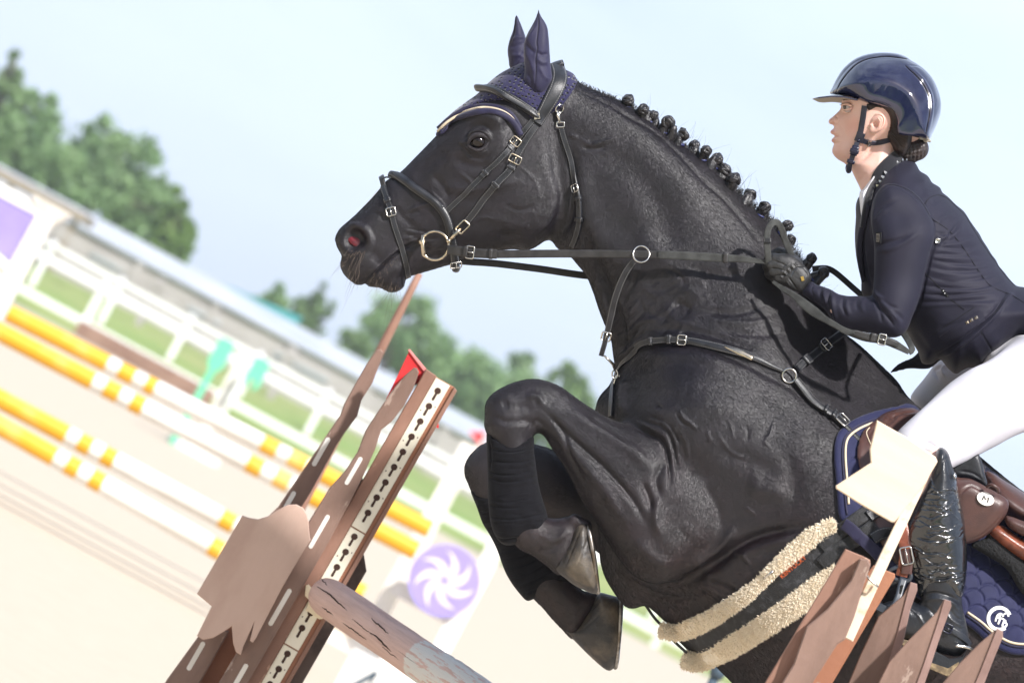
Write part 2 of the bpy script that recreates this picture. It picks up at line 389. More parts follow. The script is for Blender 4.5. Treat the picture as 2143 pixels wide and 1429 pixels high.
class Surf:
    """ray-cast helper on one or more world-space meshes"""
    def __init__(s, objs):
        s.t = [BVHTree.FromPolygons(v.tolist(), f.tolist() if hasattr(f, 'tolist') else f) for v, f in objs]
    def hit(s, x, y, side=1):
        o = P(x, y, 1.5 if side > 0 else -1.5); d = (P(x, y, -1.5)-P(x, y, 1.5))*side; d /= np.linalg.norm(d)
        best = None
        for t in s.t:
            h = t.ray_cast(Vector(o.tolist()), Vector(d.tolist()), 4)
            if h[0] is not None and (best is None or h[3] < best[3]): best = h
        if best is None: return None
        n = np.array(best[1]); n = n if n@d < 0 else -n
        return np.array(best[0]), n
    def near(s, p):
        best = None
        for t in s.t:
            h = t.find_nearest(Vector(np.asarray(p).tolist()))
            if h[0] is not None and (best is None or h[3] < best[3]): best = h
        return np.array(best[0]), np.array(best[1])
    def depth(s, x, y, default=0.):
        h = s.hit(x, y); return default if h is None else float(D0-((h[0]-OC)@(-DW)))
def smooth1(a, k):
    for _ in range(k):
        b = a.copy(); b[1:-1] = (a[:-2]+2*a[1:-1]+a[2:])/4; a = b
    return a
def lay(surf, pts, step=5., lift=0., sm=3, side=1):
    """pixel path laid on a surface -> positions, normals. A third coordinate overrides the depth (nan = surface)"""
    P3 = [(p[0], p[1], p[2] if len(p) > 2 else float('nan')) for p in pts]; q = catmull([(a, b) for a, b, c in P3], step)
    dov = None
    if any(c == c for a, b, c in P3):
        # interpolate depth overrides linearly along the path, only where both neighbours give one
        cp = np.array([(a, b) for a, b, c in P3]); dov = []
        for s_ in q:
            k = np.argmin(np.linalg.norm(cp-s_, axis=1)); lo = max(0, k-1); best = None
            for i in (k-1, k):
                if 0 <= i < len(cp)-1:
                    d = cp[i+1]-cp[i]; t = np.clip((s_-cp[i])@d/(d@d+1e-9), 0, 1); e = np.linalg.norm(cp[i]+t*d-s_)
                    if best is None or e < best[0]: best = (e, i, t)
            _, i, t = best; a, b = P3[i][2], P3[i+1][2]
            dov.append(a*(1-t)+b*t if (a == a and b == b) else float('nan'))
    pos, nr = [], []
    for i, (x, y) in enumerate(q):
        if dov is not None and dov[i] == dov[i]: pos.append(P(x, y, dov[i])); nr.append(DW); continue
        h = surf.hit(x, y, side)
        if h is None:
            pos.append(None); nr.append(None)
        else: pos.append(h[0]+h[1]*lift); nr.append(h[1])
    good = [i for i, p in enumerate(pos) if p is not None]
    if not good: return P(q[:, 0], q[:, 1], .1), np.tile(DW, (len(q), 1))
    for i in range(len(pos)):
        if pos[i] is None:
            j = min(good, key=lambda g_: abs(g_-i)); dj = D0-((pos[j]-OC)@(-DW)); pos[i] = P(q[i][0], q[i][1], dj); nr[i] = nr[j]
    pos = smooth1(np.array(pos), sm); nr = smooth1(np.array(nr), sm+3); nr /= np.linalg.norm(nr, axis=1)[:, None]
    return pos, nr
def wrap(surf, pts, step=5., lift=0., sm=3):
    """closed loop: near-side path plus its twin on the far side"""
    a, na = lay(surf, pts, step, lift, sm, 1); b, nb = lay(surf, pts, step, lift, sm, -1)
    p = np.vstack([a, b[::-1]]); n = np.vstack([na, nb[::-1]])
    # densify the two closing gaps
    out, on = [], []
    M = len(p)
    for i in range(M):
        out.append(p[i]); on.append(n[i]); j = (i+1) % M; L = np.linalg.norm(p[j]-p[i])
        if L > .012:
            k = int(L/.008)
            ctr = (a.mean(0)+b.mean(0))/2; mid = (p[i]+p[j])/2; od = mid-ctr; tt = (p[j]-p[i])/L; od = od-tt*(od@tt); od /= np.linalg.norm(od)
            for s_ in range(1, k):
                t = s_/k; nn = n[i]*(1-t)+n[j]*t+od*1.2*math.sin(math.pi*t); nn /= np.linalg.norm(nn)
                out.append(p[i]*(1-t)+p[j]*t+od*L*.22*math.sin(math.pi*t)); on.append(nn)
    out = np.array(out); on = np.array(on)
    for _ in range(2):
        out = (np.roll(out, 1, 0)+2*out+np.roll(out, -1, 0))/4; on = (np.roll(on, 1, 0)+2*on+np.roll(on, -1, 0))/4
    on /= np.linalg.norm(on, axis=1)[:, None]; return out, on
def frame_at(path, t):
    p, n = path; L = np.concatenate([[0], np.cumsum(np.linalg.norm(np.diff(p, axis=0), axis=1))]); s = t*L[-1]
    i = int(np.clip(np.searchsorted(L, s)-1, 0, len(p)-2)); a = (s-L[i])/max(L[i+1]-L[i], 1e-9)
    c = p[i]*(1-a)+p[i+1]*a; T = p[min(i+2, len(p)-1)]-p[max(i-1, 0)]; T /= np.linalg.norm(T); N = n[i]; S = np.cross(T, N); S /= np.linalg.norm(S)
    return c, T, S, np.cross(S, T)
def sub(path, t0, t1, k=8):
    fr = [frame_at(path, t) for t in np.linspace(t0, t1, k)]
    return np.array([f[0] for f in fr]), np.array([f[3] for f in fr])
def rrect(c, a, b, ha, hb, r, n=4):
    out = []
    for sx, sy, a0 in ((1, 1, 0), (-1, 1, 1), (-1, -1, 2), (1, -1, 3)):
        for k in range(n+1):
            th = (a0+k/n)*math.pi/2; out.append(c+a*(sx*(ha-r)+r*math.cos(th))+b*(sy*(hb-r)+r*math.sin(th)))
    return np.array(out)
def buckle(name, fr, hl, hw, r, parent, lift=.005, matn='steel', prong=True):
    c, T, S, N = fr; c = c+N*lift; g = Geo()
    tube(g, rrect(c, T, S, hl, hw, min(hl, hw)*.42), r, 8, closed=True, up=N)
    if prong: tube(g, np.array([c-T*hl+N*.001, c+N*.003, c+T*(hl+.001)+N*.0015]), r*.7, 6, up=N)
    return g.build(name, matn, parent)
def keeper(name, path, t, width, thick, parent, length=.010, matn='leather'):
    L = np.linalg.norm(np.diff(path[0], axis=0), axis=1).sum(); dt = length/L/2
    g = Geo(); pp, nn = sub(path, max(0, t-dt), min(1, t+dt), 4); band(g, pp, nn, width, thick); return g.build(name, matn, parent)
def holes(g, path, ts, thick, mi=1, r=.0013):
    for t in ts:
        c, T, S, N = frame_at(path, t); lathe(g, c+N*(thick*1.02), N, [(r, 0), (r, .0004)], 8, mi, ref=T+.01*S)
def tuft(g, c, n, t, h, r, mi=0):
    n = n/np.linalg.norm(n); s = np.cross(n, t); s /= np.linalg.norm(s)+1e-9; t = np.cross(s, n)
    a = RNG.rand()*6.28; v = []
    for k in range(3):
        b = a+k*2.094; v.append(c+(s*math.cos(b)+t*math.sin(b))*r)
    v.append(c+n*h*.6+t*h*.25); v.append(c+n*h*.85+t*h*.6)
    g.add([v[0], v[1], v[2], v[4]], [(0, 1, 3), (1, 2, 3), (2, 0, 3)], mi)
def realize(F, name, mats, parent=None, strokes=(), sub_=True, it=2, after=None, uvpx=False, far=()):
    v, f = F.mesh()
    sc = np.array([.001, .001, 1]); v = lsmooth(v*sc, f, it)/sc
    w = to_world(v); tri = w[f]; vol = np.einsum('ij,ij->i', tri[:, 0], np.cross(tri[:, 1], tri[:, 2])).sum()+np.einsum('ij,ij->i', tri[:, 0], np.cross(tri[:, 2], tri[:, 3])).sum()
    ctr = w.mean(0); tri = tri-ctr; vol = np.einsum('ij,ij->i', tri[:, 0], np.cross(tri[:, 1], tri[:, 2])).sum()+np.einsum('ij,ij->i', tri[:, 0], np.cross(tri[:, 2], tri[:, 3])).sum()
    if vol < 0: f = f[:, ::-1].copy()
    if sub_: v, f = subdiv(v, f)
    if strokes: v = sculpt(v, pnormals(v, f), strokes)
    if far: v = sculpt(v, pnormals(v, f), far, side=-1)
    if after: v = after(v, f)
    w = to_world(v)
    o = mkobj(name, w, f, mats, parent, uv=np.stack([v[:, 0]/1000, 1-v[:, 1]/1000], 1))
    return o, (w, f)
def grid(x0, x1, y0, y1, w0, w1, s=4., sw=.005):
    return Field(np.arange(x0, x1+s, s), np.arange(y0, y1+s, s), np.arange(w0, w1+sw, sw))

def depthmap(surf, F, side=1, k=3):
    A = np.full(F.X.shape, np.nan)
    for i, x in enumerate(F.xs):
        for j, y in enumerate(F.ys):
            h = surf.hit(x, y, side)
            if h is not None: A[i, j] = D0-((h[0]-OC)@(-DW))
    # fill gaps outward
    for _ in range(60):
        m = np.isnan(A)
        if not m.any(): break
        B = np.pad(A, 1, constant_values=np.nan); st = np.stack([B[:-2, 1:-1], B[2:, 1:-1], B[1:-1, :-2], B[1:-1, 2:]])
        with np.errstate(all='ignore'):
            import warnings; warnings.simplefilter('ignore'); av = np.nanmean(st, 0)
        A = np.where(m, av, A)
    A = np.nan_to_num(A, nan=0.); return blur2(A, k)
def leather(name, col, rough=.4, stitch=True, bump=.0005, bs=420, edge=.0, scol=(.16, .155, .15, 1), per=210., col2=None, u0=.11, lw=.03):
    def ex(T, b, tc, cout):
        if not stitch: return
        sp = T.new('ShaderNodeSeparateXYZ'); T.link(tc.outputs['UV'], sp.inputs[0])
        def mth(op, a, bb=None):
            m = T.new('ShaderNodeMath', operation=op)
            for i, q in enumerate((a, bb)):
                if q is None: continue
                if isinstance(q, (int, float)): m.inputs[i].default_value = q
                else: T.link(q, m.inputs[i])
            return m.outputs[0]
        d = mth('ABSOLUTE', mth('SUBTRACT', mth('ABSOLUTE', mth('SUBTRACT', sp.outputs[0], .5)), .5-u0)); ln = mth('LESS_THAN', d, lw)
        ds = mth('GREATER_THAN', mth('FRACT', mth('MULTIPLY', sp.outputs[1], per)), .35); mk = mth('MULTIPLY', ln, ds)
        mx = T.new('ShaderNodeMix', data_type='RGBA'); T.link(mk, mx.inputs[0]); mx.inputs[6].default_value = tuple(col)+(1,); mx.inputs[7].default_value = scol
        if cout is not None: T.link(cout, mx.inputs[6])
        T.link(mx.outputs[2], b.inputs['Base Color'])
    return mat(name, col, rough, spec=.5, bump=bump, bscale=bs, bdet=4, extra=ex, col2=col2 or tuple(c*1.9 for c in col), nscale=45)
# ================================================================== SETTING
mat('sand', (.52, .45, .355), .95, col2=(.465, .395, .305), nscale=7., ndet=9, lo=.2, hi=.9, bump=.004, bscale=9, bdet=8)
mat('grass', (.20, .30, .07), .9, col2=(.31, .34, .12), nscale=.25, ndet=8, lo=.35, hi=.65, bump=.05, bscale=14)
mat('white_rail', (.84, .84, .85), .55, col2=(.80, .80, .80), nscale=3, bump=.002, bscale=20)
mat('cream_wall', (.40, .375, .365), .8, col2=(.34, .315, .305), nscale=.7)
mat('roof_sheet', (.50, .52, .56), .5, col2=(.40, .43, .48), nscale=.5, stretch=(1, 1, 8)); mat('teal_roof', (.02, .20, .19), .6, col2=(.04, .28, .26), nscale=.6)
mat('brown_board', (.22, .12, .085), .7, col2=(.30, .18, .13), nscale=2); mat('grey_brown', (.30, .25, .20), .8)
def flat(name, x0, x1, y0, y1, z, m, lab=None, n=1):
    xs = np.linspace(x0, x1, n+1); ys = np.linspace(y0, y1, n+1); g = Geo()
    g.add([(x, y, z) for y in ys for x in xs], [(j*(n+1)+i, j*(n+1)+i+1, (j+1)*(n+1)+i+1, (j+1)*(n+1)+i) for j in range(n) for i in range(n)])
    o = g.build(name, m); tag(o, lab, kind='structure'); return o
flat('ground', -129, 129, -73, 403, -.03, 'grass'); 
gx = np.linspace(-60, 60, 121); gy = np.linspace(-8, 101, 110); g = Geo(); hh = RNG.rand(110, 121)*.002
for _ in range(1): hh[1:-1, 1:-1] = (hh[:-2, 1:-1]+hh[2:, 1:-1]+hh[1:-1, :-2]+hh[1:-1, 2:]+hh[1:-1, 1:-1]*2)/6
g.add(np.stack([np.tile(gx, 110), np.repeat(gy, 121), hh.ravel()], 1), [(j*121+i, j*121+i+1, (j+1)*121+i+1, (j+1)*121+i) for j in range(109) for i in range(120)])
tag(g.build('sand_arena', 'sand'), kind='structure')
def wx(x, y, d): return P(x, y, D0-d)
def bar(g, a, b, hw, hh_, mi=0):
    a = np.array(a, float); b = np.array(b, float); d = b-a; L = np.linalg.norm(d); t = d/L; up = UP if abs(t[2]) < .9 else np.array([0, 1., 0]); s = np.cross(t, up); s /= np.linalg.norm(s); u = np.cross(s, t)
    box(g, (a+b)/2, t*L/2, s*hw, u*hh_, mi)
def fence(name, label, y, x0, x1, step, posth, rails, railh, pw, matn, slat=None, y1=None):
    y1 = y if y1 is None else y1; fy = lambda x: y+(y1-y)*(x-x0)/(x1-x0)
    t = thing(name, label, 'fence', ((x0+x1)/2, y, 0)); x = x0; k = 0
    while x <= x1:
        g = Geo(); bar(g, (x, fy(x), -.05), (x, fy(x), posth), pw, pw); g.add([(x-pw*1.2, fy(x)-pw*1.2, posth), (x+pw*1.2, fy(x)-pw*1.2, posth), (x+pw*1.2, fy(x)+pw*1.2, posth), (x-pw*1.2, fy(x)+pw*1.2, posth), (x, fy(x), posth+.07)], [(0, 1, 4), (1, 2, 4), (2, 3, 4), (3, 0, 4), (3, 2, 1, 0)])
        g.build('post', matn, t, False); x += step
    for z in rails: g = Geo(); bar(g, (x0, y-pw-.03, z), (x1, y1-pw-.03, z), .03, railh/2); g.build('rail', matn, t, False)
    if slat:
        g = Geo(); x = x0; sp, sw, z0, z1 = slat
        while x <= x1: bar(g, (x, fy(x), z0), (x, fy(x), z1), .02, sw/2); x += sp
        g.build('slats', matn, t, False)
    return t
fence('arena_fence', 'white two-rail fence along the far edge of the sand arena, nearest of the white fences', 105, -17.5, 13, 4.02, 1.42, (1.30, .34), .20, .10, 'white_rail')
fence('paddock_fence', 'white post and rail fence on the grass just behind the arena fence', 112, -20, 18, 2.05, 1.75, (1.66,), .12, .085, 'white_rail')
fence('picket_fence', 'long pale picket fence in front of the low white stable building', 119, -22, 20, 4.2, 2.3, (2.1, 1.4), .14, .1, 'cream_wall', (.95, .30, 1.35, 2.15))
gx_ = np.linspace(-40, 45, 60); gy_ = np.array([106.5, 108, 110, 113, 117, 121, 125, 129, 134]); gz_ = np.array([-.05, .12, .32, .55, .75, .9, 1.0, 1.05, .6]); g = Geo()
g.add([(x, y, z+.05*math.sin(x*.9+y)) for y, z in zip(gy_, gz_) for x in gx_], [(j*60+i, j*60+i+1, (j+1)*60+i+1, (j+1)*60+i) for j in range(8) for i in range(59)]); tag(g.build('grass_bank', 'grass'), kind='structure')
# low stable building
b = thing('stable_building', 'long low white building with a pale metal roof behind the fences', 'building', (0, 128, 0))
g = Geo(); box(g, (-2, 130, 1.5), (25, 0, 0), (0, 2, 0), (0, 0, 1.1)); g.build('wall', 'cream_wall', b, False)
g = Geo(); x = -26.5
while x < 23: bar(g, (x, 127.9, .5), (x, 127.9, 2.5), .12, .06); x += 2.6
g.build('posts', 'cream_wall', b, False)['kind'] = 'stuff'
g = Geo(); g.add([(-27.6, 127.85, 2.55), (24, 127.85, 2.55), (24, 132.6, 3.1), (-27.6, 132.6, 3.1), (-27.6, 127.85, 2.62), (24, 127.85, 2.62), (24, 132.6, 3.17), (-27.6, 132.6, 3.17)], [(3, 2, 1, 0), (4, 5, 6, 7), (0, 1, 5, 4), (2, 3, 7, 6), (1, 2, 6, 5), (3, 0, 4, 7)]); g.build('roof', 'roof_sheet', b, False)
mat('dim_window', (.34, .38, .42), .4); g = Geo()
for i, x in enumerate(np.arange(-25, 22, 3.3)):
    g = Geo(); box(g, (x, 127.96, 2.1), (.55 if i % 3 else .9, 0, 0), (0, .03, 0), (0, 0, .12)); g.build('window', 'roof_sheet' if i % 2 else 'dim_window', b, False)
# teal roofed shed and brown roofed hut
p0, p1 = wx(392, 590, 136), wx(598, 702, 136)
b = thing('teal_roofed_shed', 'shed with a teal green roof rising above the long white building', 'shed', ((p0[0]+p1[0])/2, 136, 0)); xa, xb = p0[0], p1[0]
g = Geo(); box(g, ((xa+xb)/2, 138.4, 1.5), ((xb-xa)/2-.15, 0, 0), (0, 2, 0), (0, 0, 1.5)); g.build('wall', 'cream_wall', b, False)
g = Geo(); g.add([(xa, 136, 2.95), (xb, 136, 2.95), (xb, 141, 2.95), (xa, 141, 2.95), (xa, 138.5, 3.18), (xb+.1, 138.5, 3.55)], [(0, 1, 5, 4), (2, 3, 4, 5), (0, 4, 3), (1, 2, 5), (3, 2, 1, 0)]); g.build('roof', 'teal_roof', b, False)
p0, p1 = wx(-60, 332, 124), wx(180, 458, 124); b = thing('brown_roofed_hut', 'open hut with a flat brown timber roof at the foot of the tall trees', 'hut', ((p0[0]+p1[0])/2, 124, 0))
z = (p0[2]+p1[2])/2; g = Geo(); box(g, ((p0[0]+p1[0])/2, 125.4, z), ((p1[0]-p0[0])/2, 0, 0), (0, 1.5, 0), (0, 0, .14)); g.build('roof', 'grey_brown', b, False)
for x in np.linspace(p0[0]+.3, p1[0]-.25, 4): g = Geo(); bar(g, (x, 124.2, 0), (x, 124.2, z-.12), .08, .08); g.build('post', 'grey_brown', b, False)
# kick board along the arena edge
p0, p1 = wx(150, 705, 101.5), wx(436, 850, 101.5); g = Geo(); box(g, ((p0[0]+p1[0])/2, 101.5, .18), ((p1[0]-p0[0])/2, 0, 0), (0, .05, 0), (0, 0, .21))
tag(g.build('kick_board', 'brown_board', None, False), 'low brown board standing along the arena edge below the white fence', 'board')
# ------------------------------------------------------------------ trees
def leafmat(name, a, b):
    def ex(T, bs, tc, col):
        o = T.new('ShaderNodeObjectInfo'); n = T.new('ShaderNodeTexNoise', _Scale=.55, _Detail=4.); T.link(tc.outputs['Object'], n.inputs[0]); r = T.new('ShaderNodeMapRange'); r.inputs[1].default_value = .38; r.inputs[2].default_value = .62
        T.link(n.outputs[0], r.inputs[0]); mx = T.new('ShaderNodeMix', data_type='RGBA'); mx.inputs[6].default_value = a; mx.inputs[7].default_value = b; T.link(r.outputs[0], mx.inputs[0]); T.link(mx.outputs[2], bs.inputs['Base Color'])
        bs.inputs['Subsurface Weight'].default_value = 0
        tr = T.new('ShaderNodeBsdfTranslucent'); T.link(mx.outputs[2], tr.inputs[0]); ms = T.new('ShaderNodeMixShader'); ms.inputs[0].default_value = .35; T.link(bs.outputs[0], ms.inputs[1]); T.link(tr.outputs[0], ms.inputs[2])
        T.link(ms.outputs[0], T.n['Material Output'].inputs[0])
    mat(name, a, .6, extra=ex)
leafmat('leaf_dark', (.19, .32, .13, 1), (.28, .42, .18, 1)); leafmat('leaf_mid', (.15, .25, .10, 1), (.22, .33, .13, 1)); leafmat('leaf_light', (.12, .22, .045, 1), (.20, .32, .07, 1)); mat('bark', (.14, .11, .085), .9, col2=(.08, .06, .05), nscale=3)
def tree(lab, blobs, dist, n, leaf, lm, seed, name='tree', bottom=None):
    """blobs: crown lobes (x, y, rx, ry) in photo pixels at distance dist"""
    r = np.random.RandomState(seed); s = dist/FPX; C_ = [(wx(x, y, dist), rx*s, ry*s) for x, y, rx, ry in blobs]
    top = max(C_, key=lambda c: c[0][2]); cx = np.mean([c[0][0] for c in C_]); cy = dist; base = np.array([cx, cy, 0.])
    t = thing(name, lab, 'tree', base); g = Geo(); zt = top[0][2]
    tr = np.array([base+[0, 0, -.1], base+[.1, 0, zt*.3], base+[.0, .1, zt*.6], [top[0][0], cy, zt+top[2]*.4]]); rad_ = max(.1, zt*.028); pth = catmull(tr, .5); tube(g, pth, np.linspace(rad_, rad_*.2, len(pth)), 8)
    for c, a, b_ in C_:
        for k in range(4):
            st = pth[int(len(pth)*r.uniform(.25, .8))]; e = c+r.normal(size=3)*[a*.45, a*.45, b_*.35]; m = (st+e)/2+[0, 0, -.15*np.linalg.norm(e-st)*.5]; q = catmull([st, m, e], .5); tube(g, q, np.linspace(rad_*.4, rad_*.06, len(q)), 5)
    g.build('trunk', 'bark', t)
    V = []; wt = np.array([a*b_ for c, a, b_ in C_]); wt /= wt.sum()
    for (c, a, b_), w_ in zip(C_, wt):
        nc = max(6, int(24*w_*len(C_)**.5)); cl = []
        for _ in range(nc):
            d = r.normal(size=3); d /= np.linalg.norm(d); rr = r.uniform(.35, 1.)**.6; cl.append((c+d*[a*rr, a*rr*.9, b_*rr], r.uniform(.2, .38)*min(a, b_)))
        m_ = int(n*w_); ci = r.randint(0, nc, m_); ctr_ = np.array([cl[i][0] for i in ci]); cr_ = np.array([cl[i][1] for i in ci]); off = r.normal(size=(m_, 3))*.62
        V.append(ctr_+off*cr_[:, None])
    pts = np.vstack(V); m_ = len(pts); pts[:, 2] = np.maximum(pts[:, 2], .15); u = r.normal(size=(m_, 3)); u /= np.linalg.norm(u, axis=1)[:, None]; w_ = np.cross(u, r.normal(size=(m_, 3))); w_ /= np.linalg.norm(w_, axis=1)[:, None]; L = leaf*r.uniform(.6, 1.3, m_)[:, None]
    q = np.stack([pts-u*L, pts+w_*L*.55, pts+u*L, pts-w_*L*.55], 1).reshape(-1, 3); mkobj('crown', q, np.arange(m_*4).reshape(-1, 4), lm, t, False)
    return t
TR = [('tall slim tree at the left picture edge, its top above the others', [(25, 140, 22, 40), (10, 210, 40, 60), (-10, 320, 60, 70)], 150, 1700, .17, 'leaf_mid'),
      ('dark bushy tree between the slim edge tree and the broad tree', [(75, 235, 46, 46), (60, 300, 66, 66), (110, 360, 80, 70), (40, 380, 60, 50)], 146, 2600, .17, 'leaf_dark'),
      ('broad tree with the widest crown in the left group', [(222, 290, 48, 46), (180, 340, 66, 56), (265, 350, 60, 66), (200, 410, 84, 60), (300, 440, 70, 60), (150, 400, 60, 50)], 150, 4200, .17, 'leaf_dark'),
      ('pale green tree leaning out between the broad tree and the bright one', [(290, 330, 30, 45), (320, 400, 40, 60), (320, 480, 55, 50)], 156, 2200, .17, 'leaf_mid'),
      ('bright yellow-green tree at the right end of the left group', [(375, 420, 22, 32), (370, 480, 36, 48), (355, 530, 44, 42)], 142, 2300, .15, 'leaf_light'),
      ('low dark shrub tree behind the left end of the white building', [(110, 440, 70, 40), (240, 500, 80, 40), (330, 560, 50, 32)], 160, 2400, .2, 'leaf_dark'),
      ('small dark conical tree just above the teal roof', [(575, 625, 14, 24), (570, 650, 24, 22)], 170, 700, .14, 'leaf_dark'),
      ('small light forked tree right of the teal roof', [(672, 625, 12, 20), (655, 650, 24, 24), (640, 680, 34, 24), (690, 650, 10, 16)], 165, 1100, .14, 'leaf_mid'),
      ('round dark tree behind the long brown flag pole', [(845, 680, 44, 40), (810, 720, 56, 36), (880, 730, 46, 44)], 165, 2400, .17, 'leaf_dark'),
      ('wide low tree filling the gap left of the horse knee', [(975, 780, 36, 34), (940, 830, 50, 36), (1010, 850, 50, 46), (900, 790, 40, 30)], 172, 2300, .18, 'leaf_dark'),
      ('hazy light tree seen above the folded foreleg', [(1100, 785, 26, 34), (1080, 860, 50, 50), (1140, 900, 50, 40)], 180, 1700, .17, 'leaf_mid'),
      ('pale distant tree in the gap between foreleg and chest', [(1185, 800, 22, 26), (1200, 850, 40, 40), (1240, 930, 60, 40)], 190, 1500, .18, 'leaf_light'),
      ('low bush left of the round dark tree', [(745, 730, 28, 22), (720, 745, 30, 18)], 160, 700, .15, 'leaf_mid')]
TR += [('broad low tree directly behind the red flag of the left wing', [(930, 790, 60, 40), (985, 840, 60, 44), (880, 770, 40, 30)], 176, 2600, .18, 'leaf_mid'),
       ('dense tree behind the folded knee, darker than its neighbours', [(1060, 830, 46, 46), (1030, 880, 60, 46), (1130, 870, 60, 50)], 178, 2600, .18, 'leaf_dark')]
for i, (lab, bl, d, n, lf, lm) in enumerate(TR):
    if i >= 6: n = int(n*1.4); bl = [(x, y-6, rx*1.38, ry*1.32) for x, y, rx, ry in bl]
    tree(lab, bl, d, int(n*2.3), lf*.85, lm, 50+i)
def hedge_line():
    r = np.random.RandomState(3); P_ = []
    for k in range(9000):
        x = r.uniform(-30, 34); z = abs(r.normal(0, .9))+.2+.5*math.sin(x*.7)+.3*math.sin(x*2.1); P_.append((x, 200+r.normal(0, 1.5), max(.1, z)))
    pts = np.array(P_); m_ = len(pts); u = r.normal(size=(m_, 3)); u /= np.linalg.norm(u, axis=1)[:, None]; w_ = np.cross(u, r.normal(size=(m_, 3))); w_ /= np.linalg.norm(w_, axis=1)[:, None]
    q = np.stack([pts-u*.3, pts+w_*.2, pts+u*.3, pts-w_*.2], 1).reshape(-1, 3); o = mkobj('undergrowth', q, np.arange(m_*4).reshape(-1, 4), 'leaf_dark', None, False); tag(o, 'low far-off scrub along the horizon behind the buildings', 'undergrowth', kind='stuff')
hedge_line()

# treeline and scrub on the side the camera looks away from (mirrored in helmet and metal)
def back_trees():
    r = np.random.RandomState(17); pts = []
    for k in range(16000):
        x = r.uniform(-60, 60); hmax = 6.5+2.2*math.sin(x*.23)+1.6*math.sin(x*.61+1)+1.0*math.sin(x*1.7); z = hmax*r.rand()**.6; pts.append((x, -45+r.normal(0, 2.5), z))
    pts = np.array(pts); m_ = len(pts); u = r.normal(size=(m_, 3)); u /= np.linalg.norm(u, axis=1)[:, None]; w_ = np.cross(u, r.normal(size=(m_, 3))); w_ /= np.linalg.norm(w_, axis=1)[:, None]
    q = np.stack([pts-u*.6, pts+w_*.4, pts+u*.6, pts-w_*.4], 1).reshape(-1, 3); o = mkobj('tree_belt', q, np.arange(m_*4).reshape(-1, 4), 'leaf_dark', None, False); tag(o, 'dense belt of dark trees on the far side of the arena', 'trees', kind='stuff')
back_trees()
# ================================================================== HORSE
def seg(a, b, s): return np.arange(a, b, s)
F = Field(np.concatenate([seg(686, 1240, 4), seg(1240, 2150, 6), seg(2150, 3060, 18)]),
          np.concatenate([seg(122, 620, 4), seg(620, 1440, 6), seg(1440, 2330, 18)]), np.arange(-.37, .375, .0065))
crest = [(1150, 142), (1208, 173), (1285, 206), (1317, 221), (1346, 243), (1385, 272), (1424, 302), (1463, 325), (1494, 350), (1521, 377), (1555, 411),
         (1586, 444), (1617, 472), (1650, 514), (1689, 580), (1730, 655), (1760, 692), (1800, 723), (1846, 766), (1877, 797), (1907, 838)]
bodyp = crest+[(1990, 905), (2143, 1030), (2300, 1130), (2500, 1225), (2700, 1340), (2850, 1450), (2920, 1580), (2880, 1730), (2700, 1850), (2500, 1800), (2250, 1775),
         (2000, 1710), (1800, 1625), (1600, 1490), (1525, 1420), (1450, 1345), (1399, 1305), (1353, 1266), (1333, 1271), (1307, 1267), (1262, 1195), (1252, 1100), (1250, 1000),
         (1247, 900), (1247, 853), (1258, 826), (1277, 805), (1288, 775), (1284, 746), (1279, 710), (1265, 677), (1252, 643), (1242, 612), (1227, 577), (1212, 558),
         (1192, 536), (1160, 512), (1120, 430), (1110, 280)]
Wb = [(1170, 200, .058), (1300, 260, .066), (1200, 480, .06), (1260, 380, .076), (1400, 380, .078), (1300, 520, .092), (1260, 620, .07), (1500, 480, .085), (1450, 600, .112),
      (1350, 660, .10), (1600, 560, .10), (1600, 700, .15), (1500, 720, .165), (1330, 760, .115), (1450, 800, .225), (1380, 850, .225), (1290, 850, .14), (1550, 900, .245),
      (1700, 740, .12), (1720, 900, .215), (1830, 830, .10), (1450, 1000, .232), (1290, 1050, .15), (1400, 1150, .2), (1600, 1100, .255), (1750, 1050, .268), (1850, 950, .2),
      (1500, 1280, .21), (1380, 1270, .13), (1700, 1300, .285), (1960, 1000, .2), (2000, 1200, .30), (1900, 1500, .27), (2300, 1450, .34), (2350, 1200, .22), (2500, 1400, .33),
      (2750, 1550, .30), (2300, 1650, .27), (2600, 1700, .27), (2850, 1650, .2)]
F.slab(bodyp, [(1200, 300, .085), (1300, 500, .095), (1500, 560, .12), (1300, 650, .085), (1450, 900, .15), (1700, 800, .15), (1900, 900, .16), (1350, 1200, .12),
               (1600, 1350, .17), (2100, 1300, .24), (2600, 1500, .26), (1260, 950, .1)], Wb, 0, smooth=11, blur=6)
headp = [(930, 268), (885, 314), (839, 360), (812, 376), (790, 401), (754, 440), (729, 463), (711, 479), (702, 496), (703, 510), (709, 524), (716, 535), (712, 553), (718, 571), (729, 584),
         (747, 596), (758, 597), (764, 592), (772, 600), (794, 602), (810, 610), (821, 613), (834, 610), (846, 600), (850, 584), (864, 577), (895, 568), (931, 557), (958, 549),
         (993, 534), (1065, 522), (1105, 523), (1134, 508), (1160, 480), (1176, 440), (1180, 390), (1176, 330), (1185, 270), (1205, 215), (1206, 180), (1165, 146), (1095, 140), (1045, 165), (985, 215)]
Wh = [(720, 500, .05), (745, 560, .046), (735, 590, .04), (810, 590, .032), (790, 460, .048), (800, 530, .047), (850, 400, .046), (870, 480, .052), (880, 560, .030), (930, 330, .062), (940, 420, .065),
      (960, 500, .058), (960, 280, .075), (1005, 285, .087), (1000, 350, .082), (1050, 400, .083), (1010, 500, .060), (1100, 450, .078), (1060, 515, .05), (1140, 400, .078), (1100, 330, .08),
      (1150, 300, .072), (1060, 210, .08), (1150, 180, .062), (1160, 480, .06), (1050, 260, .088)]
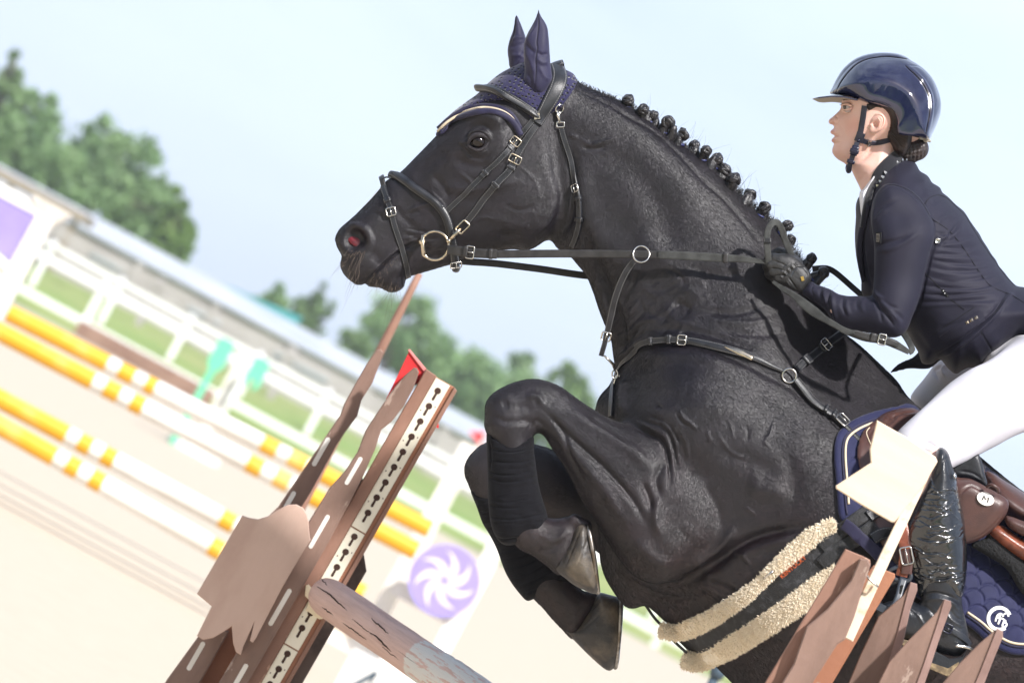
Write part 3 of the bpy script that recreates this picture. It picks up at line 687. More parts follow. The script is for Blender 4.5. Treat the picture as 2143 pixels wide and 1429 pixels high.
F.slab(headp, [(730, 500, .045), (840, 380, .055), (830, 600, .035), (1000, 250, .075), (1000, 520, .05), (1140, 450, .036), (1176, 380, .03), (1150, 180, .07)], Wh, 0, k=.016, smooth=9, blur=3)
# near foreleg: forearm + elbow, knee, cannon, pastern
F.slab([(1114, 912), (1126, 905), (1140, 914), (1156, 940), (1174, 965), (1195, 1001), (1220, 1052), (1251, 1098), (1282, 1149), (1312, 1190), (1338, 1211), (1373, 1221), (1409, 1215),
        (1445, 1200), (1500, 1165), (1545, 1110), (1530, 1020), (1455, 950), (1395, 915), (1330, 895), (1276, 876), (1236, 853), (1205, 832), (1180, 813), (1154, 800), (1123, 793), (1088, 796), (1052, 810),
        (1027, 827), (1015, 848), (1015, 873), (1020, 905), (1060, 925)], [(1060, 870, .045), (1200, 930, .06), (1400, 1100, .085), (1500, 1050, .1)],
       [(1060, 860, .045), (1130, 880, .043), (1200, 930, .05), (1300, 1000, .068), (1400, 1080, .085), (1370, 1170, .08), (1480, 1050, .08)],
       [(1060, 870, .175), (1300, 1000, .19), (1400, 1120, .185), (1500, 1050, .17)], k=.022, smooth=9, blur=4)
F.caps([(1066, 890, .175, .047), (1080, 980, .175, .032), (1098, 1070, .178, .032), (1110, 1115, .18, .038)], k=.012)
F.slab([(1050, 1095), (1083, 1141), (1113, 1161), (1144, 1184), (1172, 1203), (1203, 1165), (1217, 1105), (1196, 1080), (1169, 1084), (1140, 1082), (1100, 1070)], .04, .037, .18, k=.012, smooth=9)
F.caps([(1203, 1090, .155, .015), (1226, 1100, .155, .014)], k=.01); F.caps([(1203, 1088, .2, .014), (1226, 1100, .2, .014)], k=.01)
# far foreleg
F.slab([(1014, 927), (1060, 918), (1118, 929), (1164, 945), (1210, 985), (1300, 1040), (1400, 1100), (1380, 1220), (1300, 1190), (1230, 1140), (1150, 1100), (1060, 1062), (1002, 1042), (981, 1008), (974, 978), (990, 946)],
       .06, [(1010, 980, .043), (1200, 1050, .055), (1350, 1150, .08)], [(1010, 980, -.14), (1350, 1150, -.15)], k=.022, smooth=9)
F.caps([(1015, 985, -.14, .040), (1050, 1090, -.14, .031), (1110, 1180, -.14, .032), (1150, 1225, -.14, .040)], k=.012)
F.slab([(1095, 1225), (1123, 1255), (1149, 1288), (1174, 1314), (1204, 1338), (1238, 1290), (1258, 1244), (1222, 1236), (1196, 1212), (1140, 1180)], .045, .038, -.14, k=.012, smooth=9)
# hindquarters (outside the picture): thighs and trailing hind legs
for sgn in (1, -1):
    F.caps([(2650, 1600, .15*sgn, .2), (2700, 1820, .17*sgn, .13), (2860, 1960, .16*sgn, .075), (2930, 2040, .15*sgn, .05), (2860, 2200, .14*sgn, .036), (2840, 2270, .14*sgn, .045)], k=.05)
# nostril, eye hollow, mouth
F.cut(F.slab([(721, 490), (733, 478), (750, 476), (765, 486), (770, 500), (763, 514), (748, 522), (736, 526), (724, 518), (717, 503)], .014, .026, .055, add=False, smooth=5), .006)
F.cut(F.slab([(721, 490), (733, 478), (750, 476), (765, 486), (770, 500), (763, 514), (748, 522), (736, 526), (724, 518), (717, 503)], .014, .026, -.055, add=False, smooth=5), .006)
EX, EY = 1000, 297
for sgn in (1, -1): F.cut(F.caps([(985, 301, .096*sgn, .008), (993, 298, .098*sgn, .0135), (1004, 296, .098*sgn, .0145), (1015, 294, .096*sgn, .009)], add=False), .006)
STR = [
 # head: nostril rim, mouth, eye, facial crest, cheek, veins
 ([(722, 482), (742, 471), (764, 480), (775, 500), (768, 522)], 7, 4.5), ([(712, 500), (716, 520), (735, 532)], 8, 2.5), ([(770, 520), (790, 540), (800, 560)], 14, -1.5),
 ([(764, 594), (790, 566), (818, 540), (846, 519), (868, 508), (882, 506)], 3.2, -5.5), ([(775, 572), (800, 549), (835, 520)], 8, 2.0), ([(785, 590), (815, 566), (845, 560)], 14, 2.5),
 ([(842, 520), (880, 515), (905, 520)], 6, -2), ([(848, 490), (890, 500), (925, 497)], 5, -2.2), ([(845, 500), (870, 495), (900, 500)], 3, 1.5), ([(850, 478), (900, 487)], 3, -1.5),
 ([(978, 288), (990, 277), (1006, 274), (1020, 281), (1026, 292)], 5, 5.0), ([(972, 290), (985, 268), (1008, 262), (1030, 274)], 6, -3.), ([(968, 300), (985, 314), (1003, 320), (1020, 312)], 4.5, 3.0),
 ([(972, 305), (985, 326), (1010, 332), (1030, 318)], 5, -2.2), ([(960, 300), (975, 297), (985, 300)], 5, 2.5), ([(960, 250), (990, 238), (1030, 245), (1060, 270)], 14, 5), ([(1045, 250), (1075, 275), (1080, 320)], 18, -5),
 ([(945, 330), (985, 345), (1030, 350)], 14, -3), ([(930, 390), (975, 396), (1040, 388), (1100, 376)], 11, 2.2), ([(935, 410), (985, 420), (1050, 412)], 13, -1.4), ([(870, 380), (900, 345), (935, 310)], 12, -2),
 ([(855, 440), (885, 430), (925, 415)], 4, 2.2), ([(850, 450), (880, 442)], 4, -1.2), ([(900, 400), (925, 425), (935, 450)], 4, 1.8), ([(905, 365), (930, 395), (940, 420)], 8, -2),
 ([(1160, 380), (1163, 420), (1150, 460), (1125, 492)], 9, 2.8), ([(1130, 350), (1142, 400), (1130, 450)], 18, -1.3), ([(1020, 450), (1070, 470), (1110, 470)], 14, 1.8), ([(1040, 490), (1090, 490)], 8, -2),
 ([(1060, 430), (1090, 440), (1120, 430)], 6, -1.3), ([(1090, 350), (1120, 380), (1130, 420)], 3.5, .7), ([(980, 470), (1010, 455), (1040, 460)], 5, 1.4), ([(960, 360), (985, 380), (990, 410)], 3.5, 1.6),
 ([(1000, 235), (1015, 232)], 6, 3), ([(1010, 240), (1030, 236)], 5, -2.5), ([(820, 430), (860, 470), (880, 480)], 8, -1.4), ([(780, 440), (800, 455), (820, 460)], 6, -1.2), ([(880, 530), (915, 535), (940, 530)], 8, -2.),
 # neck
 ([(1208, 190), (1250, 208), (1285, 226), (1312, 244), (1366, 276), (1419, 323), (1469, 377), (1516, 418), (1560, 470), (1600, 520)], 4.5, -2.0),
 ([(1195, 300), (1200, 380), (1195, 450), (1170, 500)], 12, -5), ([(1205, 330), (1225, 420), (1250, 500), (1290, 560)], 26, 5), ([(1225, 470), (1245, 540), (1275, 610), (1300, 690)], 11, -4.5),
 ([(1240, 560), (1262, 620), (1280, 690), (1290, 730)], 12, 4.5), ([(1212, 290), (1235, 302), (1262, 297), (1290, 288)], 5, 2.3), ([(1215, 308), (1240, 312), (1270, 306)], 5, -2.2), ([(1190, 282), (1210, 289)], 4, 2),
 ([(1250, 300), (1330, 360), (1380, 430), (1420, 520)], 34, -4), ([(1300, 250), (1400, 340), (1480, 440)], 30, 3), ([(1330, 480), (1400, 560), (1480, 600)], 30, 3), ([(1280, 430), (1330, 520), (1350, 580)], 26, -2.2),
 ([(1412, 630), (1432, 641), (1448, 650)], 11, -4.2), ([(1395, 644), (1420, 672), (1460, 674)], 12, 1.6), ([(1410, 604), (1445, 612), (1475, 634)], 12, 1.4), ([(1470, 650), (1540, 655), (1600, 640)], 8, -2.5), ([(1480, 668), (1560, 676), (1630, 665)], 7, 2.2),
 ([(1500, 690), (1580, 700), (1650, 695)], 8, -2), ([(1350, 690), (1420, 690), (1500, 705), (1600, 740)], 9, -3.0), ([(1330, 620), (1350, 650), (1390, 665)], 7, -1.6), ([(1340, 590), (1360, 615), (1400, 620)], 9, 1.2),
 ([(1300, 640), (1322, 600), (1340, 570)], 7, -3), ([(1315, 660), (1340, 625)], 6, 2.6), ([(1322, 680), (1350, 650)], 5, -2.4), ([(1310, 700), (1345, 672), (1380, 668)], 5, 2.2), ([(1318, 720), (1350, 690)], 5, -2.2),
 ([(1290, 730), (1312, 716), (1334, 690)], 5, -2.8), ([(1290, 748), (1315, 732), (1340, 705)], 4.5, 2.4), ([(1294, 762), (1318, 748), (1345, 715)], 4.5, -3), ([(1280, 700), (1300, 690), (1312, 670)], 5, -2.2), ([(1275, 680), (1295, 668)], 5, 2),
 ([(1296, 640), (1304, 672), (1310, 700), (1306, 735)], 4, -3), ([(1390, 560), (1420, 575), (1440, 600)], 5, -1.6), ([(1440, 560), (1500, 575), (1560, 570)], 10, -2), ([(1550, 520), (1600, 570), (1640, 620)], 20, 3),
 # chest and shoulder
 ([(1330, 738), (1380, 722), (1440, 720), (1520, 742), (1640, 800), (1700, 850)], 10, -3.5), ([(1345, 760), (1390, 745), (1450, 745), (1540, 772)], 15, 3.5), ([(1305, 790), (1300, 830), (1308, 870)], 10, 3.5),
 ([(1420, 858), (1430, 874), (1446, 886), (1458, 898)], 3.2, 3.4), ([(1414, 862), (1424, 880), (1440, 894)], 4, -2), ([(1372, 845), (1385, 855)], 5, -2.5), ([(1480, 900), (1485, 915), (1490, 925)], 3, 2), ([(1525, 880), (1532, 900), (1536, 920)], 2.8, 1.8),
 ([(1320, 885), (1352, 905), (1380, 920), (1396, 945), (1403, 990), (1400, 1020)], 4.5, -5), ([(1335, 882), (1370, 898), (1394, 915), (1405, 950), (1409, 985)], 3.6, 2.8), ([(1350, 880), (1385, 892), (1404, 915), (1414, 955), (1418, 990)], 3, -2.8),
 ([(1378, 878), (1404, 900), (1416, 935), (1422, 975)], 3, 1.8), ([(1398, 885), (1410, 905), (1424, 930)], 3.2, -2.6), ([(1360, 870), (1390, 880)], 4, -1.8), ([(1395, 960), (1375, 1000), (1380, 1040)], 9, -4), ([(1425, 900), (1438, 930), (1440, 960)], 4, 1.6),
 ([(1460, 830), (1500, 850), (1560, 850)], 22, 2.5), ([(1340, 820), (1400, 830), (1450, 850)], 26, -2.5), ([(1490, 950), (1560, 960), (1640, 1000)], 22, -3), ([(1620, 880), (1610, 910), (1600, 925), (1616, 935)], 3.2, 2.0), ([(1560, 890), (1566, 905), (1562, 925)], 3, -2),
 ([(1560, 1010), (1600, 1030), (1660, 1035)], 18, 3), ([(1470, 1010), (1500, 1060), (1510, 1110)], 12, -3), ([(1560, 1060), (1580, 1075)], 3, 2), ([(1640, 940), (1660, 1000), (1660, 1060)], 22, -3), ([(1500, 905), (1530, 945), (1570, 960)], 4, 1.8),
 ([(1400, 1222), (1450, 1208), (1500, 1175), (1548, 1140), (1590, 1120), (1640, 1108), (1690, 1100)], 13, -9), ([(1540, 1165), (1600, 1142), (1660, 1128)], 12, 3.5), ([(1480, 1210), (1520, 1225), (1550, 1245)], 5, -3), ([(1470, 1220), (1505, 1240), (1535, 1258)], 5, 2.5),
 ([(1455, 1230), (1490, 1252), (1520, 1275)], 5, -2.6), ([(1555, 1155), (1562, 1170), (1572, 1180)], 3, 2.4), ([(1530, 1152), (1548, 1160), (1566, 1162)], 3, 2.), ([(1440, 1190), (1500, 1150), (1540, 1100)], 12, 5),
 ([(1345, 1215), (1380, 1224), (1420, 1218)], 7, 2), ([(1300, 1190), (1340, 1230), (1400, 1250), (1450, 1250)], 9, -4), ([(1390, 1260), (1430, 1290), (1440, 1320)], 8, -2),
 # forearm, knee
 ([(1160, 880), (1205, 925), (1262, 975), (1320, 1040), (1350, 1090)], 8, -4.5), ([(1165, 905), (1215, 965), (1270, 1030), (1310, 1095)], 12, 4), ([(1180, 850), (1240, 890), (1320, 940), (1370, 985)], 14, 4), ([(1140, 860), (1175, 900), (1195, 950), (1225, 1010)], 6, -3.5),
 ([(1345, 1010), (1358, 1040), (1366, 1070)], 9, -4.5), ([(1375, 1040), (1372, 1080), (1380, 1120)], 10, 4), ([(1330, 1130), (1370, 1170), (1410, 1180)], 16, 4), ([(1036, 838), (1058, 830), (1075, 845)], 9, 1.4), ([(1050, 848), (1066, 846)], 8, -1.2),
 ([(1078, 852), (1100, 850), (1112, 864)], 9, -1.4), ([(1100, 830), (1125, 830), (1140, 850)], 8, 3), ([(1030, 870), (1060, 882), (1100, 880), (1120, 890)], 8, -2.2), ([(1105, 900), (1120, 880), (1140, 890)], 5, -2), ([(1125, 905), (1150, 925), (1165, 945)], 5, 2.5),
 ([(1120, 1150), (1150, 1150), (1175, 1130)], 8, -2), ([(1130, 1120), (1160, 1130), (1190, 1110)], 7, 2), ([(1230, 870), (1280, 900), (1320, 930)], 8, -2.5)]
_r = np.random.RandomState(4)
for i in range(44):      # fine veins and creases in the coat of neck and shoulder
    x = _r.uniform(1250, 1780); y = _r.uniform(330, 1150)
    if y < 240+.62*(x-1150)+70: continue
    a = _r.normal(.9, .5); L = _r.uniform(14, 46); c = _r.normal(0, 7)
    STR.append(([(x, y), (x+L*.5*math.cos(a)+c, y+L*.5*math.sin(a)), (x+L*math.cos(a), y+L*math.sin(a))], _r.uniform(2.5, 9), _r.choice([-1, 1])*_r.uniform(.2, .75)))
for i in range(60):      # broad soft relief of the muscles
    x = _r.uniform(1240, 1900); y = _r.uniform(240, 1250)
    if y < 240+.62*(x-1150)+60: continue
    a = _r.normal(.75, .4); L = _r.uniform(50, 130); STR.append(([(x, y), (x+L*.5*math.cos(a)+_r.normal(0, 12), y+L*.5*math.sin(a)), (x+L*math.cos(a), y+L*math.sin(a))], _r.uniform(14, 30), _r.choice([-1, 1])*_r.uniform(.6, 1.7)))
for i in range(36):      # short wrinkles where the neck folds into the chest
    x = _r.uniform(1285, 1420); y = _r.uniform(590, 720); a = -.75+_r.normal(0, .25); L = _r.uniform(18, 50)
    STR.append(([(x, y), (x+L*.5*math.cos(a), y+L*.5*math.sin(a)+4), (x+L*math.cos(a), y+L*math.sin(a))], _r.uniform(3, 6), _r.choice([-1, 1])*_r.uniform(.4, 1.2)))
def horse_mat(name):
    def ex(T, b, tc, col):
        mp = T.new('ShaderNodeMapping'); mp.inputs['Rotation'].default_value = (0, 0, .9); mp.inputs['Scale'].default_value = (1., 3.4, 1); T.link(tc.outputs['UV'], mp.inputs[0])
        sep = T.new('ShaderNodeSeparateXYZ'); T.link(tc.outputs['UV'], sep.inputs[0])
        n1 = T.new('ShaderNodeTexNoise', _Scale=6., _Detail=5.); T.link(tc.outputs['UV'], n1.inputs[0])
        # brownish belly and inner legs: real coat colour, lower on the animal
        ma = T.new('ShaderNodeMath', operation='MULTIPLY_ADD'); T.link(n1.outputs['Fac'], ma.inputs[0]); ma.inputs[1].default_value = -.35; T.link(sep.outputs[1], ma.inputs[2])
        r = T.new('ShaderNodeMapRange'); r.inputs[1].default_value = -.05; r.inputs[2].default_value = -.5; T.link(ma.outputs[0], r.inputs[0])
        mx = T.new('ShaderNodeMix', data_type='RGBA'); mx.inputs[6].default_value = (.0066, .0048, .0078, 1); mx.inputs[7].default_value = (.017, .0083, .0080, 1); T.link(r.outputs[0], mx.inputs[0])
        n2 = T.new('ShaderNodeTexNoise', _Scale=16., _Detail=8., _Roughness=.66); T.link(tc.outputs['UV'], n2.inputs[0])
        r2 = T.new('ShaderNodeMapRange'); r2.inputs[1].default_value = .3; r2.inputs[2].default_value = .7; r2.inputs[3].default_value = .45; r2.inputs[4].default_value = 2.0; T.link(n2.outputs['Fac'], r2.inputs[0])
        mm = T.new('ShaderNodeMix', data_type='RGBA', blend_type='MULTIPLY'); mm.inputs[0].default_value = 1; T.link(mx.outputs[2], mm.inputs[6]); T.link(r2.outputs[0], mm.inputs[7])
        # white snip on the nose bridge, pale muzzle hair at the lips
        hf = T.new('ShaderNodeTexNoise', _Scale=330., _Detail=4., _Roughness=.7); T.link(mp.outputs[0], hf.inputs[0]); r3 = T.new('ShaderNodeMapRange'); r3.inputs[1].default_value = .38; r3.inputs[2].default_value = .68; r3.inputs[3].default_value = .5; r3.inputs[4].default_value = 2.4; T.link(hf.outputs[0], r3.inputs[0]); m3 = T.new('ShaderNodeMix', data_type='RGBA', blend_type='MULTIPLY'); m3.inputs[0].default_value = 1; T.link(mm.outputs[2], m3.inputs[6]); T.link(r3.outputs[0], m3.inputs[7]); T.link(m3.outputs[2], b.inputs['Base Color'])
        h = T.new('ShaderNodeTexNoise', _Scale=300., _Detail=3., _Roughness=.6); T.link(mp.outputs[0], h.inputs[0])
        h2 = T.new('ShaderNodeTexNoise', _Scale=34., _Detail=5., _Roughness=.6); T.link(tc.outputs['UV'], h2.inputs[0])
        bp0 = T.new('ShaderNodeBump', _Strength=1., _Distance=.0022); T.link(h2.outputs['Fac'], bp0.inputs['Height'])
        h3 = T.new('ShaderNodeTexNoise', _Scale=105., _Detail=4., _Roughness=.6); T.link(mp.outputs[0], h3.inputs[0]); bq = T.new('ShaderNodeBump', _Strength=1., _Distance=.0004); T.link(h3.outputs['Fac'], bq.inputs['Height']); T.link(bp0.outputs[0], bq.inputs['Normal']); bp0 = bq
        bp = T.new('ShaderNodeBump', _Strength=1., _Distance=.0008); T.link(h.outputs['Fac'], bp.inputs['Height']); T.link(bp0.outputs[0], bp.inputs['Normal']); T.link(bp.outputs[0], b.inputs['Normal'])
        rr = T.new('ShaderNodeMapRange'); rr.inputs[3].default_value = .33; rr.inputs[4].default_value = .50; T.link(n2.outputs['Fac'], rr.inputs[0]); T.link(rr.outputs[0], b.inputs['Roughness'])
    return mat(name, (.012, .010, .011), .5, spec=.62, extra=ex)
horse_mat('horse_coat')
mat('muzzle_hair', (.16, .12, .09), .7); mat('pink_lining', srgb(112, 22, 34), .3, sss=.3, col2=srgb(30, 8, 12), nscale=45)
mat('hoof_horn', (.030, .026, .024), .5, col2=(.15, .12, .085), nscale=16, ndet=9, lo=.46, hi=.72, bump=.0015, bscale=90, spec=.5)
mat('eye_dark', (.007, .0035, .0025), .03, spec=.5)
mat('blaze', (.8, .75, .74), .6, bump=.0006, bscale=400)
_v, _f = None, None
STR = [(p_, w_, d_*(1.55 if w_ >= 8 else 1.25)) for p_, w_, d_ in STR]
horse, HM = realize(F, 'horse', ['horse_coat'], strokes=STR, it=3, far=[s for s in STR[:40]])
tag(horse, 'black horse with a plaited mane leaping over the brown rail with both forelegs folded', 'horse')
del F
HS = Surf([HM])
# eyes
for sgn in (1, -1):
    h = HS.hit(1001, 297, sgn); g = Geo(); c = P(1001, 297, .0735*sgn)
    a = np.linspace(0, math.pi, 12); prof = [(max(.0003, .0185*math.sin(t)), .0185*-math.cos(t)) for t in a]
    lathe(g, c+DW*sgn*-.0005, DW*sgn, prof, 24); g.build('eye', 'eye_dark', horse)
    g = Geo()
    for pl, r in (([(979, 303), (984, 290), (995, 282.5), (1008, 282), (1018, 287), (1024, 295)], .0058), ([(979, 304), (988, 312), (1001, 315.5), (1014, 311), (1023, 298)], .0046)):
        p, n = lay(HS, [(x, y, (.0850+.0040*(1-((x-1001)/24.)**2))*sgn) for x, y in pl], 4); tube(g, p, r*np.sin(np.linspace(.35, math.pi-.35, len(p))), 8)
    g.build('eyelid', 'horse_coat', horse)
for sgn in (1, -1):
    g = Geo(); c = P(752, 495, .0215*sgn); a = np.linspace(0, math.pi, 9); lathe(g, c, DW*sgn+.5*UP, [(max(.0002, .027*math.sin(t)), -.005*math.cos(t)) for t in a], 20)
    g.build('nostril_lining', 'pink_lining', horse)
# white snip on the bridge of the nose
g = Geo(); p, n = wrap(HS, [(796, 398), (800, 402)], 3)
pts = []
for i, (x, y, hw) in enumerate([(808, 381, .004), (796, 396, .014), (780, 412, .020), (765, 428, .016), (750, 444, .007)]): pts.append((x, y, hw))
vv = []
for x, y, hw in catmull([(a, b, c*1000) for a, b, c in pts], 5):
    row = []
    for k in np.linspace(-1, 1, 9):
        o_ = P(x, y, k*hw/1000); q, nn = HS.near(o_+(P(x-25, y-25, k*hw/1000)-o_)); row.append(q+nn*.0012*(1 if nn@(P(x-25, y-25, 0)-P(x, y, 0)) > 0 else -1))
    vv.append(row)
vv = np.array(vv); R_, C_ = vv.shape[:2]; g = Geo(); g.add(vv.reshape(-1, 3), [(i*C_+j, (i+1)*C_+j, (i+1)*C_+j+1, i*C_+j+1) for i in range(R_-1) for j in range(C_-1)])
g.build('white_blaze', 'blaze', horse)
# hooves
def hoof(poly, sole, w0):
    q = np.array(poly, float); FF = grid(q[:, 0].min()-12, q[:, 0].max()+12, q[:, 1].min()-12, q[:, 1].max()+12, w0-.08, w0+.08, 3, .004)
    FF.slab(poly, .05, .058, w0, smooth=6, blur=2)
    s0, s1 = np.array(sole[0], float), np.array(sole[1], float); d = (s1-s0)/np.linalg.norm(s1-s0); n = np.array([d[1], -d[0]])
    if (q.mean(0)-s0)@n > 0: n = -n
    D = ((FF.X-s0[0])*n[0]+(FF.Y-s0[1])*n[1])/1000.; FF.clip(np.broadcast_to(-D[..., None]*-1, FF.F.shape).astype(np.float32)*-1, .003) if False else None
    FF.F = np.maximum(FF.F, D[..., None]); o, m = realize(FF, 'hoof', ['hoof_horn'], horse, it=1, sub_=True,
        strokes=[([tuple(q0+(q1-q0)*t) for t in (0, .5, 1)], 3, dd) for q0, q1, dd in [(np.array(sole[2]), np.array(sole[3]), 1.8), (np.array(sole[2])+10*d*0+n*14, np.array(sole[3])+n*14, -1.2), (np.array(sole[2])+n*40, np.array(sole[3])+n*40, -1.0)]])
    return o, m
o1, hm1 = hoof([(1158, 1190), (1180, 1207), (1205, 1226), (1241, 1242), (1252, 1238), (1258, 1210), (1256, 1169), (1246, 1129), (1236, 1100), (1222, 1087), (1202, 1098), (1186, 1135), (1168, 1170)],
     [(1253, 1240), (1230, 1095), (1166, 1196), (1206, 1096)], .18)
o2, hm2 = hoof([(1170, 1308), (1200, 1338), (1236, 1374), (1270, 1402), (1285, 1397), (1300, 1376), (1312, 1340), (1314, 1310), (1308, 1276), (1298, 1252), (1276, 1244), (1252, 1240), (1238, 1262), (1215, 1300), (1196, 1318)],
     [(1292, 1398), (1303, 1250), (1180, 1316), (1250, 1246)], -.14)
mat('shoe_steel', (.35, .33, .31), .4, metal=1., bump=.0006, bscale=120, col2=(.16, .13, .1), nscale=40)
for w0, pl, o_ in ((.18, [(1230, 1100), (1236, 1128), (1243, 1170), (1248, 1210), (1251, 1238)], o1), (-.14, [(1300, 1254), (1299, 1280), (1297, 1312), (1294, 1345), (1291, 1378), (1288, 1394)], o2)):
    g = Geo()
    for s_ in (1, -1):
        p = np.array([P(x, y, w0+s_*.040*math.sin(math.pi*(.16+.84*(i/(len(pl)-1))**.9))**.6 if i < len(pl)-1 else w0) for i, (x, y) in enumerate(pl)])
        p = catmull(p, .006); tube(g, p, .0055, 8, ry=.008)
    g.build('horseshoe', 'shoe_steel', o_)
# ------------------------------------------------------------------ mane: base ridge of clipped hair, plaits and loose wisps
mat('mane_hair', (.005, .0045, .006), .34, spec=.6, col2=(.014, .012, .015), nscale=160, bump=.0016, bscale=260, sheen=.1)
mat('elastic', srgb(40, 45, 90), .5)
buns = [(1315, 210), (1347, 230), (1367, 242), (1398, 257), (1432, 282), (1454, 306), (1478, 316), (1501, 334), (1516, 357), (1537, 376), (1570, 407), (1600, 435), (1648, 473), (1654, 502), (1698, 541), (1723, 570)]
rad = [12, 12, 11, 14, 12, 12, 11, 13, 14, 14, 13, 13, 12, 11, 11, 12]
cr = catmull(crest, 4)
for i, ((x, y), r) in enumerate(zip(buns, rad)):
    k = np.argmin(((cr-[x, y])**2).sum(1)); base = cr[k]; g = Geo(); w = .012*math.sin(i*2.3)+.012
    c = P(x, y, w); rr = r/1000.*.98
    # knotted ball: three interlocked coils over a core
    a = np.linspace(0, math.pi, 10); lathe(g, c, DW, [(max(.0002, rr*.8*math.sin(t)), -rr*.8*math.cos(t)) for t in a], 14)
    for j in range(4):
        ax = RNG.normal(size=3); ax[:] = ax/np.linalg.norm(ax); s_ = np.cross(ax, DW+.1*RT); s_ /= np.linalg.norm(s_); t_ = np.cross(ax, s_); th = np.linspace(0, 2*math.pi, 18, endpoint=False)
        tube(g, c+ax*rr*RNG.uniform(-.4, .4)+(s_*np.cos(th)[:, None]+t_*np.sin(th)[:, None])*rr*.74, rr*.36*(1+.15*np.sin(th*5)), 7, closed=True, up=ax)
    b = P(base[0]-4, base[1]+16, .006); d = c-b
    for j in range(3):
        of = RNG.normal(size=3)*.004; th = np.linspace(0, 1, 8)[:, None]; tube(g, b+of+d*th+RNG.normal(size=3)*.004*np.sin(th*math.pi), rr*np.linspace(1.0, .5, 8), 8)
    pl = g.build('mane_plait', 'mane_hair', horse)
    ge = Geo(); lathe(ge, b+d*.45, d, [(rr*.82, -.002), (rr*.86, 0), (rr*.82, .002)], 14, ref=DW+.01); ge.build('elastic_band', 'elastic', pl)
g = Geo()
for k in range(2600):      # short clipped hair and fluff along the crest
    t = RNG.rand(); i = int(t*(len(cr)-30)); x, y = cr[i]; tx, ty = cr[min(i+3, len(cr)-1)]-cr[i]; nl = math.hypot(tx, ty)+1e-6; nx_, ny_ = ty/nl, -tx/nl
    if x > 1732: continue
    h = RNG.uniform(.003, .008) if x < 1300 else RNG.uniform(.004, .015 if x < 1560 else .022); off = RNG.uniform(-8, 1); w = RNG.normal(0, .008)
    p0 = P(x+nx_*off+RNG.normal(0, 2), y+ny_*off, w); d = P(x+nx_*100, y+ny_*100, w)-P(x, y, w); d /= np.linalg.norm(d); ln = (P(x+tx/nl*100, y+ty/nl*100, w)-P(x, y, w)); ln /= np.linalg.norm(ln)
    q = np.array([p0-d*.004, p0+d*h*.5+ln*h*RNG.uniform(-.2, .2), p0+d*h*.9+ln*h*RNG.uniform(-.6, .5)+DW*RNG.normal(0, .004)]); tube(g, q, np.array([.0011, .0008, .0002]), 3, cap=False)
for k in range(110):        # long loose wisps
    i = RNG.randint(int(len(cr)*.18), len(cr)-38); x, y = cr[i]; a = RNG.uniform(-1.9, -.1)
    if x > 1735: continue
    L = RNG.uniform(.015, .055); p0 = P(x, y, RNG.normal(0, .008)); u = (P(x+1000*math.cos(a), y+1000*math.sin(a), 0)-P(x, y, 0)); u /= np.linalg.norm(u)
    v_ = np.cross(u, DW); t = np.linspace(0, 1, 7)[:, None]; tube(g, p0+u*L*t+v_*L*RNG.normal(0, .7)*t*t+DW*RNG.normal(0, .01)*t, np.linspace(.00045, .00012, 7), 3, cap=False)
g.build('loose_mane_hair', 'mane_hair', horse)
# whiskers
g = Geo()
for k in range(54):
    x, y = [(745, 560), (735, 585), (790, 590), (822, 600), (720, 548), (752, 530)][k % 6]; x += RNG.normal(0, 9); y += RNG.normal(0, 7); h = HS.hit(x, y)
    if h is None: continue
    u = P(x-200+RNG.normal(0, 240), y+700, 0)-P(x, y, 0); u /= np.linalg.norm(u); u = u+h[1]*.7; u /= np.linalg.norm(u); L = RNG.uniform(.012, .045 if k % 3 else .08); t = np.linspace(0, 1, 6)[:, None]
    tube(g, h[0]+u*L*t-UP*.3*L*t*t+RT*RNG.normal(0, .2)*L*t*t, np.linspace(.0003, .0001, 6), 3, cap=False)
for k in range(160):        # fine pale fuzz round the lips
    seg_ = [((712, 545), (720, 575), (747, 598)), ((766, 600), (800, 606), (846, 600)), ((775, 590), (805, 560), (838, 535)), ((718, 540), (735, 528), (755, 528))][k % 4]; t = RNG.rand(); q = np.array(seg_, float); p = q[0]*(1-t)**2+q[1]*2*t*(1-t)+q[2]*t*t+RNG.normal(0, 4, 2)
    h = HS.hit(*p)
    if h is None: continue
    u = P(p[0]-RNG.normal(250, 300), p[1]+600, 0)-P(p[0], p[1], 0); u /= np.linalg.norm(u); u = u+h[1]*.5; L = RNG.uniform(.002, .006); tube(g, np.array([h[0], h[0]+u*L*.6, h[0]+u*L]), np.array([.00035, .00025, .0001]), 3, cap=False)
g.build('whiskers', 'muzzle_hair', horse)
